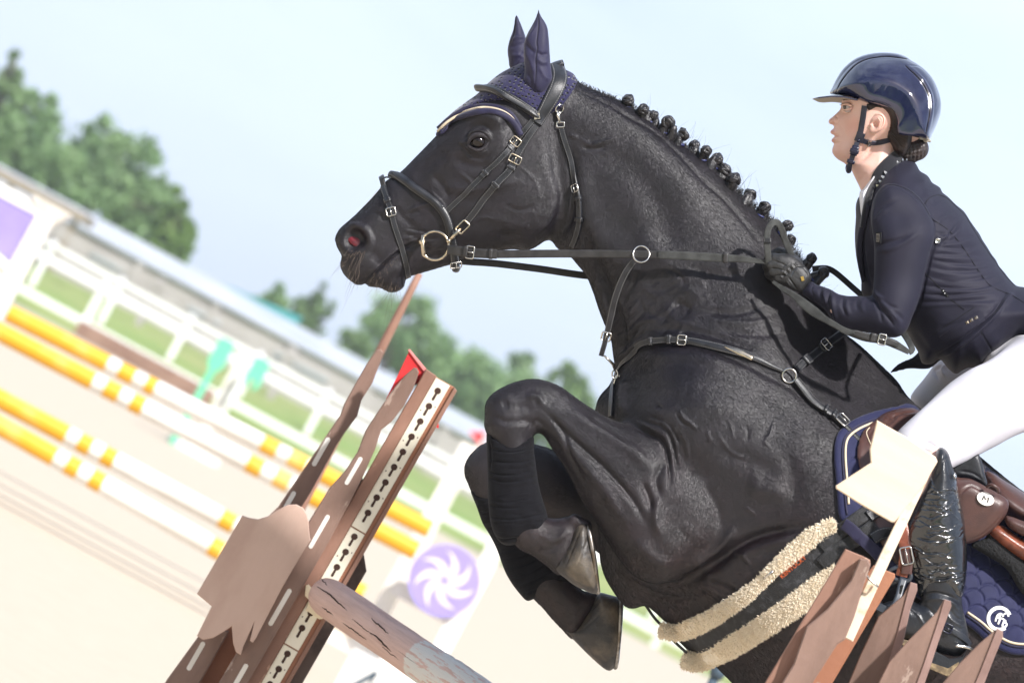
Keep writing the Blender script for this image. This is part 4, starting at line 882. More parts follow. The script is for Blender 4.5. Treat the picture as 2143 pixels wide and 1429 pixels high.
# the short coat itself: fine hairs lying along the body
def coat(n):
    r = np.random.RandomState(77); v, f = HM; tri = v[f]; c = tri.mean(1); nr = np.cross(tri[:, 2]-tri[:, 0], tri[:, 3]-tri[:, 1]); ar = np.linalg.norm(nr, axis=1); nr /= ar[:, None]+1e-12
    loc = (c-OC)@MC; dep = -loc[:, 2]; X = loc[:, 0]/dep*FPX+1071.5; Y = 714.5-loc[:, 1]/dep*FPX
    w = ar*np.where(nr@DW > -.15, 1., .06)*(X < 2160)*(Y < 1440); w /= w.sum(); k = r.choice(len(f), n, p=w); a, b = r.rand(n, 1), r.rand(n, 1); q = tri[k]
    p0 = (q[:, 0]*(1-a)+q[:, 1]*a)*(1-b)+(q[:, 3]*(1-a)+q[:, 2]*a)*b; N_ = nr[k]; x, y = X[k], Y[k]
    ctl = [(720, 560, -.8, .6), (850, 450, -.8, .6), (1000, 300, -.7, .7), (1050, 450, -.5, .8), (1150, 400, .1, 1), (1250, 300, .6, .8), (1250, 550, .2, 1), (1400, 450, .6, .8), (1450, 700, .5, .85), (1350, 850, .1, 1), (1600, 800, .8, .6), (1600, 1100, .8, .6), (1900, 1000, .9, .45), (1480, 1000, .2, .9), (1480, 1150, .3, .6),
           (1380, 1100, -.6, .1), (1250, 950, -.85, -.5), (1130, 850, -.9, -.4), (1040, 850, -.4, .6), (1100, 1120, .5, .8), (1240, 1280, .6, .8), (1500, 1300, .9, .5), (1450, 1250, .8, .6), (1020, 980, .1, 1), (1180, 960, -.8, -.3), (1900, 1350, .9, .45)]
    gx = np.linspace(680, 2200, 120); gy = np.linspace(120, 1460, 110); GX, GY = np.meshgrid(gx, gy, indexing='ij'); ix = np.clip(((x-680)/(1520)*119).astype(int), 0, 119); iy = np.clip(((y-120)/1340*109).astype(int), 0, 109)
    A, B = [], []
    for j in (2, 3):
        w_ = 0; s_ = 0
        for t in ctl: e = np.exp(-((GX-t[0])**2+(GY-t[1])**2)/(2*90.**2))+1e-9; w_ = w_+e; s_ = s_+e*t[j]
        (A if j == 2 else B).append(s_/w_)
    fx, fy = A[0][ix, iy], B[0][ix, iy]; ex = MC@np.array([1., 0, 0]); ey = MC@np.array([0, -1., 0]); d = ex*fx[:, None]+ey*fy[:, None]+r.normal(0, .10, (n, 3)); d -= N_*(d*N_).sum(1)[:, None]; d /= np.linalg.norm(d, axis=1)[:, None]+1e-9
    hd = np.clip(1-(1-np.clip((x-1190)/80, 0, 1)), 0, 1); L = (r.uniform(.0032, .0050, n)+hd*r.uniform(.0006, .0022, n))[:, None]
    clump = np.sin(x*.13+np.sin(y*.07)*2)*np.sin(y*.11+np.sin(x*.05)*2); lift = (.17+.03*clump+r.normal(0, .025, n))[:, None]
    pts = np.stack([p0-N_*.0002, p0+d*L*.5+N_*L*lift*.9, p0+d*L+N_*L*lift*1.1], 1).astype(np.float32)-np.array(horse.location, dtype=np.float32)
    hc = bpy.data.hair_curves.new('short_coat'); hc.add_curves([3]*n); hc.position_data.foreach_set('vector', pts.ravel())
    at = hc.attributes.get('radius') or hc.attributes.new('radius', 'FLOAT', 'POINT'); rd = np.tile(np.array([.000085, .00007, .00002], np.float32), n); at.data.foreach_set('value', rd)
    o = bpy.data.objects.new('short_coat', hc); COL.objects.link(o); o.parent = horse; hc.materials.append(MATS['coat_hair'])
mat('coat_hair', (.0080, .0060, .0092), .46, spec=.5)
coat(900000)
print('horse done', len(HM[0]))
# ================================================================== BACKGROUND JUMPS
mat('yellow_paint', (.78, .40, .02), .45, col2=(.82, .50, .12), nscale=3, lo=.55, hi=.7, bump=.001, bscale=30); mat('white_paint', (.82, .80, .76), .5, col2=(.72, .68, .62), nscale=5, bump=.001, bscale=30)
mat('lilac_paint', (.33, .27, .72), .6, col2=(.30, .24, .66), nscale=4); mat('turquoise_paint', (.14, .60, .36), .5); mat('red_paint', srgb(226, 50, 52), .5, col2=srgb(205, 40, 45), nscale=20); mat('blue_ink', (.05, .08, .11), .6)
def banded(name, label, a, b, r, bands, cols, grp):
    """pole from a to b with painted bands given as photo x positions"""
    g = Geo(); a = np.array(a, float); b = np.array(b, float); xa, xb = bands[0], bands[-1]
    for i in range(len(bands)-1):
        t0, t1 = (bands[i]-xa)/(xb-xa), (bands[i+1]-xa)/(xb-xa); tube(g, np.array([a+(b-a)*t0, a+(b-a)*(t0+t1)/2, a+(b-a)*t1]), r, 20, mi=cols[i], cap=(i in (0, len(bands)-2)))
    return tag(g.build(name, ['yellow_paint', 'white_paint'], None, True, sharp=60), label, 'jump pole', grp)
DJ = 24.5
def line(x0, y0, x1, y1, d0, d1): return wx(x0, y0, d0), wx(x1, y1, d1)
G1 = 'yellow and white poles of the spread jump'
a, b = line(18, 655, 900, 1108, DJ+.3, DJ+.3); banded('jump_pole', 'upper back yellow and white pole of the spread jump, highest of the four', a, b, .052, [18, 225, 250, 280, 305, 325, 548, 580, 605, 640, 656, 900], [0, 1, 0, 1, 0, 1, 0, 1, 0, 1, 0], G1)
a, b = line(-60, 664, 872, 1153, DJ-.9, DJ-.9); banded('jump_pole', 'upper front yellow and white pole, just below the highest pole', a, b, .052, [-60, 195, 220, 250, 275, 300, 518, 548, 575, 605, 628, 872], [0, 1, 0, 1, 0, 1, 0, 1, 0, 1, 0], G1)
a, b = line(-120, 771, 760, 1243, DJ-1.6, DJ-1.6); banded('jump_pole', 'lower yellow and white pole of the spread jump, third from the top', a, b, .052, [-120, 140, 165, 190, 215, 240, 462, 490, 515, 545, 570, 760], [0, 1, 0, 1, 0, 1, 0, 1, 0, 1, 0], G1)
a, b = line(-150, 806, 748, 1316, DJ-2.2, DJ-2.2); banded('jump_pole', 'lowest yellow and white pole lying nearest to the camera', a, b, .052, [-150, 115, 140, 165, 190, 215, 440, 465, 490, 520, 545, 748], [0, 1, 0, 1, 0, 1, 0, 1, 0, 1, 0], G1)
def ppost(g, x, ytop, ybot_px, d, hw, hd, mi=0, z0=-.0):
    t = wx(x, ytop, d); bar(g, (t[0], d, z0), (t[0], d, t[2]), hw, hd, mi); return t
# left wing of the spread jump: white frame with a lilac arch panel
t0 = wx(118, 432, DJ+.7); st = thing('jump_wing', 'white jump wing with pointed cap and lilac arch panel left of the yellow poles', 'jump wing', (t0[0]-.6, DJ+.7, 0), 'wings of the far jumps')
for x in (t0[0]-.02, t0[0]-1.35): g = Geo(); bar(g, (x, DJ+.7, 0), (x, DJ+.7, t0[2]-.08), .055, .055); g.add([(x-.13, DJ+.62, t0[2]+.0), (x+.13, DJ+.62, t0[2]), (x+.13, DJ+.78, t0[2]), (x-.13, DJ+.78, t0[2]), (x, DJ+.70, t0[2]-.20)], [(0, 1, 2, 3), (0, 4, 1), (1, 4, 2), (2, 4, 3), (3, 4, 0)]); g.build('post', 'white_paint', st, False)
g = Geo(); bar(g, (t0[0]-1.35, DJ+.68, t0[2]-.07), (t0[0], DJ+.68, t0[2]-.07), .03, .035); g.build('top_rail', 'white_paint', st, False)
n = 14; xs = np.linspace(t0[0]-1.3, t0[0]-.07, n); zt = t0[2]-.11; zb = t0[2]-.42+.10*np.sin(np.linspace(0, math.pi, n)); g = Geo(); v = [(x, DJ+.66, zt) for x in xs]+[(x, DJ+.66, z) for x, z in zip(xs, zb)]+[(x, DJ+.70, zt) for x in xs]+[(x, DJ+.70, z) for x, z in zip(xs, zb)]
f = []
for i in range(n-1): f += [(i, i+n, i+n+1, i+1), (i+2*n, i+1+2*n, i+1+3*n, i+3*n), (i+n, i+3*n, i+3*n+1, i+n+1), (i, i+1, i+1+2*n, i+2*n)]
g.add(v, f); g.build('arch_panel', 'lilac_paint', st, False)
g = Geo(); pp = np.array([(x, DJ+.65, z-.05) for x, z in zip(xs, zb)]); tube(g, pp, .04, 8); g.build('arch_trim', 'white_paint', st)
g = Geo(); bar(g, (t0[0]-1.35, DJ+.68, .45), (t0[0], DJ+.68, .45), .03, .035); g.build('lower_rail', 'white_paint', st, False)
# right-hand wing of the spread jump with the lilac pinwheel disc
DD = 26.5; c = wx(930, 1210, DD); pa = wx(985, 930, DD); pb = wx(1062, 1085, DD-.35)
st = thing('jump_wing', 'white two-post jump wing carrying the round lilac pinwheel disc', 'jump wing', (c[0], DD, 0), 'wings of the far jumps')
for (x, z, y) in ((pa[0], pa[2], DD), (pb[0]+.02, pb[2], DD-.3)): g = Geo(); bar(g, (x, y, 0), (x, y, z), .055, .055); box(g, (x, y, .05), (.3, 0, 0), (0, .06, 0), (0, 0, .05)); g.build('post', 'white_paint', st, False)
g = Geo(); bar(g, (pa[0], DD-.1, .5), (pb[0], DD-.3, .5), .03, .05); g.build('lower_rail', 'white_paint', st, False)
g = Geo(); R_ = 74*DD/FPX; cy = DD-.45; lathe(g, (c[0], cy, c[2]), (0, -1, 0), [(R_, -.02), (R_, .02)], 48); dsc = g.build('pinwheel_disc', 'lilac_paint', st, False)
g = Geo()
for k in range(7):
    a0 = k*2*math.pi/7+.15; up_, lo_ = [], []
    for t in np.linspace(0, 1, 12):
        r_ = R_*(.10+.76*t); th = a0+.95*t**1.6; hw = R_*.125*math.sin(math.pi*min(1, t**.8))**.8+.001; d_ = np.array([math.cos(th), 0, math.sin(th)]); s_ = np.array([-math.sin(th), 0, math.cos(th)]); q = np.array([c[0], cy-.024, c[2]])+d_*r_
        up_.append(q+s_*hw*1.15); lo_.append(q-s_*hw*.7)
    n = 12; g.add(up_+lo_, [(i, i+n, i+n+1, i+1) for i in range(n-1)])
g.build('pinwheel_blades', 'white_paint', dsc, False)
# numbered block by the rail
DN = 21.; c = wx(760, 1432, DN); bx = thing('number_block', 'white jump number block with a black figure four and lilac foot', 'jump number', (c[0], DN, 0))
g = Geo(); box(g, (c[0], DN, c[2]-.03), (.125, 0, 0), (0, .06, 0), (0, 0, .17)); g.build('panel', 'white_paint', bx, False)
g = Geo(); box(g, (c[0]+.19, DN+.04, c[2]-.2), (.2, 0, 0), (0, .05, 0), (0, 0, .16)); g.build('foot', 'lilac_paint', bx, False)
g = Geo(); z = c[2]-.02; x = c[0]
for a_, b_ in (((-.06, -.03), (.07, -.03)), ((.03, -.11), (.03, .11)), ((-.06, -.03), (.03, .11))): bar(g, (x+a_[0], DN-.064, z+a_[1]), (x+b_[0], DN-.064, z+b_[1]), .004, .012)
g.build('figure_four', 'blue_ink', bx, False)
# far jump with turquoise boards
DT = 52.; p1 = wx(478, 712, DT); p2 = wx(553, 752, DT); p3 = wx(518, 728, DT)
def tboard(p, z0, lab):
    g = Geo(); w = .075; zt = p[2]; v = [(-w*.5, z0), (w*.5, z0), (w*.55, zt-.42), (w*1.35, zt-.34), (w*1.35, zt-.05), (w*.9, zt), (-w*.9, zt), (-w*1.35, zt-.05), (-w*1.35, zt-.34), (-w*.55, zt-.42)]; n = len(v)
    V_ = [(p[0]+a, DT-.03, b) for a, b in v]+[(p[0]+a, DT+.03, b) for a, b in v]; g.add(V_, [tuple(range(n)), tuple(range(n, 2*n))[::-1]]+[(i, i+n, (i+1) % n+n, (i+1) % n) for i in range(n)]); return tag(g.build('turquoise_board', 'turquoise_paint', None, False), lab, 'board', 'turquoise boards of the distant jump')
tboard(p1, .0, 'tall turquoise paddle-shaped board left of the white post in the distance'); tboard(p2, wx(528, 795, 52.)[2], 'shorter turquoise board right of the white post in the distance')
st = thing('jump_standard', 'plain white post between the two turquoise boards', 'jump standard', (p3[0], DT+.4, 0)); g = Geo(); bar(g, (p3[0], DT+.4, 0), (p3[0], DT+.4, p3[2]), .07, .07); g.build('post', 'white_paint', st, False); g = Geo(); box(g, (p3[0], DT+.4, .05), (.35, 0, 0), (0, .3, 0), (0, 0, .05)); g.build('foot', 'white_paint', st, False)
for k, (x, y, rr_) in enumerate(((400, 880, .04), (450, 905, .04))):
    q = ground_pt(x, y+230, .1); 
# red marker far away beside the folded knee, red flag post beyond
p = wx(1012, 915, 60); st = thing('flag_post', 'thin white post with a tiny red flag beyond the horse knee', 'flag', (p[0], 60, 0)); g = Geo(); bar(g, (p[0], 60, 0), (p[0], 60, p[2]+.05), .03, .03); g.build('post', 'white_paint', st, False); g = Geo(); g.add([(p[0], 59.95, p[2]+.08), (p[0]-.22, 59.95, p[2]-.02), (p[0], 59.95, p[2]-.12), (p[0], 60, p[2]+.08), (p[0]-.22, 60, p[2]-.02), (p[0], 60, p[2]-.12)], [(0, 1, 2), (5, 4, 3), (0, 3, 4, 1), (1, 4, 5, 2), (2, 5, 3, 0)]); g.build('flag', 'red_paint', st, False)
q = wx(1498, 1412, 15); st = thing('steel_post', 'dark steel post standing on the sand under the horse belly', 'post', (q[0], 15, 0)); g = Geo(); tube(g, np.array([[q[0], 15, 0], [q[0], 15, .4], [q[0], 15, q[2]]]), .016, 12); g.build('shaft', 'blue_ink', st); g = Geo(); lathe(g, (q[0], 15, q[2]), (0, 0, 1), [(.022, -.01), (.03, .02), (.012, .05)], 12); g.build('cap', 'blue_ink', st)
# ================================================================== TACK
leather('leather', (.009, .0095, .012), .38); leather('rein_leather', (.014, .013, .013), .5, stitch=False); leather('brown_leather', (.060, .028, .024), .36, bump=.0005, bs=400, scol=(.16, .09, .07, 1), col2=(.075, .034, .028), stitch=False)
leather('red_brown_leather', (.12, .034, .018), .25, stitch=False)
mat('steel', (.62, .60, .57), .22, metal=1., col2=(.5, .48, .45), nscale=90); mat('brass_steel', (.66, .55, .40), .25, metal=1., col2=(.45, .40, .33), nscale=70); mat('hole_black', (.002, .002, .002), .9)
leather('rubber_web', (.026, .027, .026), .8, bump=.0010, bs=700, scol=(.26, .25, .22, 1), per=.001, u0=.07, lw=.07)
def crochet(name, solid=False):
    def ex(T, b, tc, col):
        v = T.new('ShaderNodeTexVoronoi', _Scale=98.); v.inputs['Randomness'].default_value = .35; mp = T.new('ShaderNodeMapping'); mp.inputs['Rotation'].default_value = (0, 0, .5); mp.inputs['Scale'].default_value = (1, 1.35, 1); T.link(tc.outputs['UV'], mp.inputs[0]); T.link(mp.outputs[0], v.inputs[0])
        r = T.new('ShaderNodeMapRange'); r.inputs[1].default_value = .16; r.inputs[2].default_value = .34; T.link(v.outputs['Distance'], r.inputs[0]); mx = T.new('ShaderNodeMix', data_type='RGBA'); mx.inputs[6].default_value = (.002, .002, .005, 1); mx.inputs[7].default_value = (.019, .017, .060, 1)
        T.link(r.outputs[0], mx.inputs[0]); T.link(mx.outputs[2], b.inputs['Base Color']); bp = T.new('ShaderNodeBump', _Strength=1., _Distance=.006); T.link(r.outputs[0], bp.inputs['Height']); T.link(bp.outputs[0], b.inputs['Normal'])
    mat(name, (.03, .03, .11), .75, spec=.3, sheen=.25, extra=ex)
crochet('crochet_navy'); mat('navy_cloth', (.014, .0128, .040), .62, spec=.35, sheen=.2, bump=.0004, bscale=700, col2=(.017, .015, .048), nscale=25); mat('gold_cord', (.62, .52, .38), .6, bump=.0008, bscale=500)
mat('navy_pad', (.010, .012, .050), .7, spec=.3, sheen=.2, bump=.0006, bscale=500, col2=(.014, .016, .062), nscale=20)
# ---- ear bonnet
bon = thing('ear_bonnet', 'navy crocheted ear bonnet with pale trim covering the horse ears and forehead', 'ear bonnet', P(1080, 220, .05))
FB = Field(seg(905, 1225, 3), seg(118, 330, 3), np.arange(-.115, .118, .0045))
bpoly = [(914, 281), (922, 262), (945, 237), (975, 214), (1000, 196), (1024, 172), (1050, 152), (1080, 137), (1100, 130), (1150, 134), (1188, 148), (1203, 158), (1211, 180), (1207, 208), (1194, 232), (1178, 248), (1140, 270), (1118, 286), (1096, 283), (1085, 262),
         (1068, 244), (1042, 233), (1010, 229), (980, 236), (955, 250), (935, 268), (922, 282)]
whp = [(x, y, w+.0075) for x, y, w in Wh]
FB.slab(bpoly, [(930, 265, .04), (985, 215, .07), (1050, 150, .07), (1150, 140, .06), (1200, 190, .05)], whp, 0, smooth=6, blur=2)
bo, BM = realize(FB, 'crocheted_hood', ['crochet_navy'], bon, it=2); BS = Surf([BM, HM])
edge = [(917, 280), (935, 262), (958, 246), (985, 236), (1012, 231), (1042, 235), (1066, 246), (1080, 262), (1090, 281)]
g = Geo(); p, n = lay(BS, [(x, y-5) for x, y in edge], 4, .001); tube(g, p, .0029, 8); g.build('trim_cord', 'gold_cord', bon)
g = Geo(); p, n = lay(BS, [(x+1, y+3) for x, y in edge], 4, .002); band(g, p, n, .013, .004, puff=.4); g.build('knitted_border', 'navy_cloth', bon)
g = Geo(); p, n = lay(BS, [(x-1, y-11) for x, y in edge], 4, -.001); band(g, p, n, .010, .003, puff=.4); g.build('knitted_border', 'navy_cloth', bon)
def ear(outline, seam, w0, W, tilt, lab=None):
    q = np.array(outline, float); FE = grid(q[:, 0].min()-9, q[:, 0].max()+9, q[:, 1].min()-9, q[:, 1].max()+9, w0-.06, w0+.06, 2.5, .004)
    FE.slab(outline, [(q[:, 0].mean(), q[:, 1].min(), .012), (q[:, 0].mean(), q[:, 1].max(), .03)], [(q[:, 0].mean(), q[:, 1].min(), .006), (q[:, 0].mean(), q[:, 1].mean(), .024), (q[:, 0].mean(), q[:, 1].max(), .028)], w0, smooth=5, blur=2)
    o, m = realize(FE, 'ear_sleeve', ['navy_cloth'], bon, it=2, strokes=[(seam, 1.6, -1.9)]+tilt); 
    SS = Surf([m]); g = Geo(); p, n = lay(SS, seam, 4, -.0002); tube(g, p, .0007, 5); g.build('ear_seam', 'hole_black', o)
ear([(1127, 20), (1119, 42), (1104, 70), (1097, 90), (1096, 120), (1098, 150), (1095, 168), (1105, 186), (1118, 197), (1135, 197), (1148, 184), (1156, 165), (1152, 130), (1149, 85), (1145, 55), (1132, 33)], [(1127, 22), (1127, 55), (1123, 90), (1125, 102), (1121, 125), (1122, 145), (1119, 192)], .062, .02,
    [([(1100, 90), (1110, 105), (1122, 112)], 5, -3), ([(1098, 105), (1112, 135), (1119, 160)], 6, 3), ([(1125, 110), (1135, 116), (1148, 112)], 4, -3), ([(1122, 122), (1136, 132), (1150, 128)], 5, 2.5), ([(1105, 150), (1112, 175), (1118, 190)], 5, -2.5), ([(1128, 140), (1140, 160), (1150, 170)], 5, 2), ([(1100, 88), (1112, 70), (1122, 55)], 4, 2)])
ear([(1081, 31), (1077, 40), (1074, 62), (1066, 85), (1062, 105), (1064, 125), (1068, 145), (1085, 150), (1105, 140), (1108, 110), (1100, 78), (1090, 50)], [(1081, 33), (1078, 45), (1076, 70), (1068, 92)], -.05, .02,
    [([(1070, 84), (1082, 79), (1097, 78)], 4, 2.2), ([(1066, 100), (1082, 96), (1098, 92)], 5, -2), ([(1068, 118), (1085, 116), (1100, 122)], 5, 2), ([(1072, 138), (1085, 125), (1100, 108)], 4, -2)])
# ---- bridle
br = thing('bridle', 'black leather bridle with padded noseband, browband and flash strap on the horse head', 'bridle', P(1040, 330, .09))
def strap(name, pts, w, th, surf, parent, lift=.0005, closed=False, m='leather', puff=0., hl=(), step=5., taper=None, sm=4):
    pth = wrap(surf, pts, step, lift, sm) if closed else lay(surf, pts, step, lift, sm); g = Geo(); wd = w
    if taper is not None: wd = np.interp(np.linspace(0, 1, len(pth[0])), [t for t, _ in taper], [x for _, x in taper])
    band(g, pth[0], pth[1], wd, th, 0, puff, closed)
    if hl: holes(g, pth, hl, th)
    o = g.build(name, [m, 'hole_black'] if hl else m, parent, True, sharp=50); return o, pth
# headpiece over the poll
hp = [(1165, 141), (1171, 156), (1169, 174), (1159, 197), (1146, 219), (1134, 238), (1123, 258)]
o, pth = strap('headpiece', hp, .033, .005, BS, br, .001, puff=.25, taper=[(0, .034), (.5, .031), (1, .024)])
o, pth = strap('headpiece', hp[:5], .036, .005, BS, br, .001, puff=.4) if False else (o, pth)
g = Geo(); a_, na_ = lay(BS, hp[:3], 5, .001, side=1); b_, nb_ = lay(BS, hp[:6], 5, .001, side=-1); c0, c1 = a_[0], b_[0]; mid = np.array([c0*(1-t)+c1*t+(P(1150, 90, 0)-P(1168, 140, 0))/np.linalg.norm(P(1150, 90, 0)-P(1168, 140, 0))*.007*math.sin(math.pi*t)**.7 for t in np.linspace(0, 1, 14)])
nm = np.array([(P(1150, 90, 0)-P(1168, 140, 0))*(1-abs(2*t-1))*12+DW*(1-2*t) for t in np.linspace(0, 1, 14)]); nm /= np.linalg.norm(nm, axis=1)[:, None]; q = np.vstack([mid, b_[1:]]); band(g, q, np.vstack([nm, nb_[1:]]), .033, .004, puff=.2); g.build('crown_strap', 'leather', br)
CH = [(1122, 263), (1105, 287), (1088, 316), (1078, 332), (1067, 356), (1048, 377), (1033, 392), (1014, 415), (995, 442), (976, 465)]
o, cp = strap('cheekpiece', CH, .0145, .0035, BS, br, .0012, hl=[.08, .13, .18, .23, .37, .43])
o, cp2 = strap('cheekpiece_tongue', CH[3:7], .015, .003, BS, br, .0042, hl=[.25, .45])
NH = [(1115, 251), (1100, 270), (1083, 292), (1071, 306), (1052, 327), (1033, 347), (1009, 370), (983, 396), (959, 420), (934, 443)]
o, np1 = strap('noseband_hanger', NH, .0115, .0035, BS, br, .0008, hl=[.1, .15, .2, .33, .39, .44, .5]); o, np2 = strap('hanger_tongue', NH[3:7], .0115, .003, BS, br, .004, hl=[.3, .5, .7])
for pth, t, w in ((cp, .335, .0125), (np1, .22, .0105)): buckle('buckle', frame_at(pth, t), .008, w, .0013, br, .007, 'brass_steel')
for pth, t, w in ((cp, .41, .020), (cp, .60, .020), (np1, .29, .016), (np1, .56, .016)): keeper('keeper', pth, t, w, .0072, br, .007)
BB = [(1007, 187), (1018, 187), (1040, 193), (1070, 206), (1100, 225), (1124, 244)]
o, bp_ = strap('browband', BB, .016, .0055, BS, br, .001, closed=True, puff=.9, sm=2); g = Geo(); q = wrap(BS, [(x+3, y-5) for x, y in BB], 5, .004, 2); tube(g, q[0], .0035, 8, closed=True, up=q[1]); g.build('browband_piping', 'leather', br)
fr = frame_at(lay(BS, BB, 5, .008), .97); g = Geo(); c, T_, S_, N_ = fr; th = np.linspace(0, 2*math.pi, 16, endpoint=False); rr_ = .0068*(1+.28*np.cos(4*th)); v = [c+T_*r*math.cos(t)+S_*r*math.sin(t)+N_*z for z in (0, .002) for r, t in zip(rr_, th)]
g.add(v, [tuple(range(16))[::-1], tuple(range(16, 32))]+[(i, (i+1) % 16, (i+1) % 16+16, i+16) for i in range(16)]); g.build('maker_badge', 'steel', br, False)
NB = [(818, 366), (828, 368), (848, 380), (869, 395), (890, 409), (911, 424), (926, 439), (935, 456), (941, 477), (946, 500), (949, 520), (951, 540), (952, 556)]
o, nb = strap('noseband', NB, .018, .0055, HS, br, .001, closed=True, puff=.6, sm=3)
g = Geo(); q = wrap(HS, [(x+4, y-5) for x, y in NB[:8]], 5, .004, 2); tube(g, q[0][:len(q[0])//1], .0042, 8, closed=True, up=q[1]) if False else None; q = lay(HS, [(x+3, y-4) for x, y in NB[:7]], 5, .004); tube(g, q[0], .0046, 8, ry=.004, up=q[1]); g.build('noseband_padding', 'leather', br)
q = lay(HS, NB, 5, .003); buckle('buckle', frame_at(q, .985), .006, .012, .0014, br, .009)
FL = [(800, 376), (804, 392), (810, 413), (816, 434), (821, 453), (827, 476), (835, 500), (844, 529), (850, 554), (853, 576)]
o, fl = strap('flash_strap', FL, .012, .0035, HS, br, .001, closed=True, sm=2); q = lay(HS, FL, 4, .002); buckle('buckle', frame_at(q, .37), .0085, .0095, .0015, br, .006); keeper('keeper', q, .26, .016, .008, br, .010)
o, _ = strap('flash_tongue', FL[1:5], .0115, .003, HS, br, .0045, hl=[.5]); g = Geo(); tube(g, catmull([P(801, 374, .02), P(808, 371, .02), P(817, 372, .02)], .003), .0018, 6); g.build('flash_loop', 'leather', br)
TL = [(1174, 268), (1185, 304), (1197, 347), (1207, 385), (1212, 406), (1215, 437), (1214, 465), (1207, 494), (1198, 514)]
o, tl = strap('throatlatch', TL, .0115, .0035, BS, br, .003, hl=[.42, .47, .52]); buckle('buckle', frame_at(tl, .50), .008, .0095, .0013, br, .006); keeper('keeper', tl, .585, .018, .0075, br, .009); keeper('keeper', tl, .75, .018, .0075, br, .009)
o, _ = strap('throatlatch_tongue', TL[3:7], .0125, .003, BS, br, .006, hl=[.3, .45, .6])
h = BS.hit(1168, 226); c = h[0]+h[1]*.006; N_ = h[1]; T_ = np.cross(N_, UP); T_ /= np.linalg.norm(T_); S_ = np.cross(N_, T_); th = np.linspace(0, 2*math.pi, 24, endpoint=False)
g = Geo(); tube(g, c+(T_*np.cos(th)[:, None]+S_*np.sin(th)[:, None])*.0095, .0016, 8, closed=True, up=N_); g.build('crown_ring', 'steel', br)
g = Geo(); p = np.array([VV(1164, 230, .1), VV(1169, 243, .1), VV(1172, 254, .1)]); dd = BS.depth(1169, 243)+.007; p = np.array([P(1165, 229, dd), P(1168, 243, dd+.002), P(1172, 255, dd)]); tube(g, p, np.array([.0025, .0042, .003]), 8); tube(g, rrect(P(1173, 261, dd), P(1173, 271, dd)-P(1173, 261, dd), P(1183, 261, dd)-P(1173, 261, dd), .5, .8, .2)*1, .0016, 8, closed=True); g.build('snap_hook', 'steel', br)
# ---- bit
bit = thing('bit', 'steel loose-ring bit at the corner of the horse mouth', 'bit', P(910, 514, .06)); d0 = .072
for sgn in (1, -1):
    th = np.linspace(0, 2*math.pi, 40, endpoint=False); q = np.array([P(910+(29*math.cos(t) if math.cos(t) > -.8 else -25), 514+30*math.sin(t), sgn*(d0+.004*math.cos(t))) for t in th]); g = Geo(); tube(g, q, .0028+.0014*(np.cos(th) < -.6), 10, closed=True); g.build('bit_ring', 'steel' if sgn < 0 else 'brass_steel', bit)
g = Geo(); tube(g, np.array([P(886, 508, d0+.003), P(880, 505, .05), P(872, 503, .02)]), .0068, 10); tube(g, np.array([P(885, 492, d0+.001), P(884.5, 514, d0), P(887, 534, d0+.001)]), .0048, 10); g.build('mouthpiece', 'brass_steel', bit)
mat('foam_spit', (.55, .42, .22), .6, bump=.002, bscale=300); g = Geo()
for k in range(14): x, y = 866+RNG.rand()*17, 505+RNG.normal()*3; lathe(g, P(x, y, .055+.012*RNG.rand()), DW, [(.0005, -.002), (.003, 0), (.0006, .002)], 6)
# snap hook joining cheekpiece and ring
g = Geo(); dd = .078; tube(g, rrect(P(968, 475, dd), P(978, 484, dd)-P(968, 475, dd), P(977, 466, dd)-P(968, 475, dd), .62, 1.05, .2), .0019, 8, closed=True); tube(g, np.array([P(965, 478, dd), P(957, 486, dd+.003), P(948, 495, dd+.002), P(941, 502, dd)]), np.array([.0034, .0042, .0036, .003]), 10); lathe(g, P(939, 504, dd), P(930, 512, dd)-P(939, 504, dd), [(.003, -.004), (.0048, -.002), (.0048, .003), (.003, .005)], 12); g.build('snap_hook', 'brass_steel', br)
# ---- reins
re = thing('reins', 'pair of leather reins running from the bit to the gloved hand', 'reins', P(1300, 540, .13))
def air(pts, w, th, name, m, parent, up=None, step=8., puff=0.):
    q = catmull([(a, b, c*1000) for a, b, c in pts], step); p = P(q[:, 0], q[:, 1], q[:, 2]/1000); n = np.tile(DW, (len(p), 1)) if up is None else up; g = Geo()
    wd = w if np.isscalar(w) else np.interp(np.linspace(0, 1, len(p)), np.linspace(0, 1, len(w)), w); band(g, p, n, wd, th, 0, puff); return g.build(name, m, parent, True, sharp=50), (p, n)
o, rp = air([(939, 523, .08), (985, 531, .092), (1040, 532, .10), (1140, 531, .112), (1230, 531, .121), (1330, 532, .132), (1396, 534, .139)], .0165, .003, 'rein_leather_strap', 'rein_leather', re)
o, rq = air([(1378, 533, .1405), (1400, 534, .143), (1500, 539, .147), (1560, 543, .153), (1612, 550, .157)], [.0165, .017, .0175, .014, .007], .0032, 'rein_grip', 'rubber_web', re)
o, r2 = air([(937, 523, .084), (960, 525, .092), (1000, 530, .101), (1040, 532, .106)], .0195, .0035, 'rein_billet', 'rein_leather', re); buckle('buckle', frame_at(r2, .47), .0085, .0125, .0016, re, .004); keeper('keeper', r2, .38, .023, .008, re, .009, 'rein_leather'); keeper('keeper', r2, .88, .022, .008, re, .007, 'rein_leather')
keeper('keeper', rq, .60, .021, .006, re, .010, 'rein_leather')
air([(948, 545, -.075), (985, 548, -.08), (1040, 552, -.09), (1130, 563, -.10), (1230, 577, -.11), (1340, 582, -.125), (1500, 575, -.13), (1640, 560, -.12)], .015, .003, 'far_rein', 'rein_leather', re)
air([(1700, 563, -.06), (1722, 561, -.065), (1735, 563, -.07), (1749, 571, -.075), (1768, 587, -.08), (1786, 603, -.085), (1815, 628, -.08)], .0125, .003, 'far_rein', 'rein_leather', re)
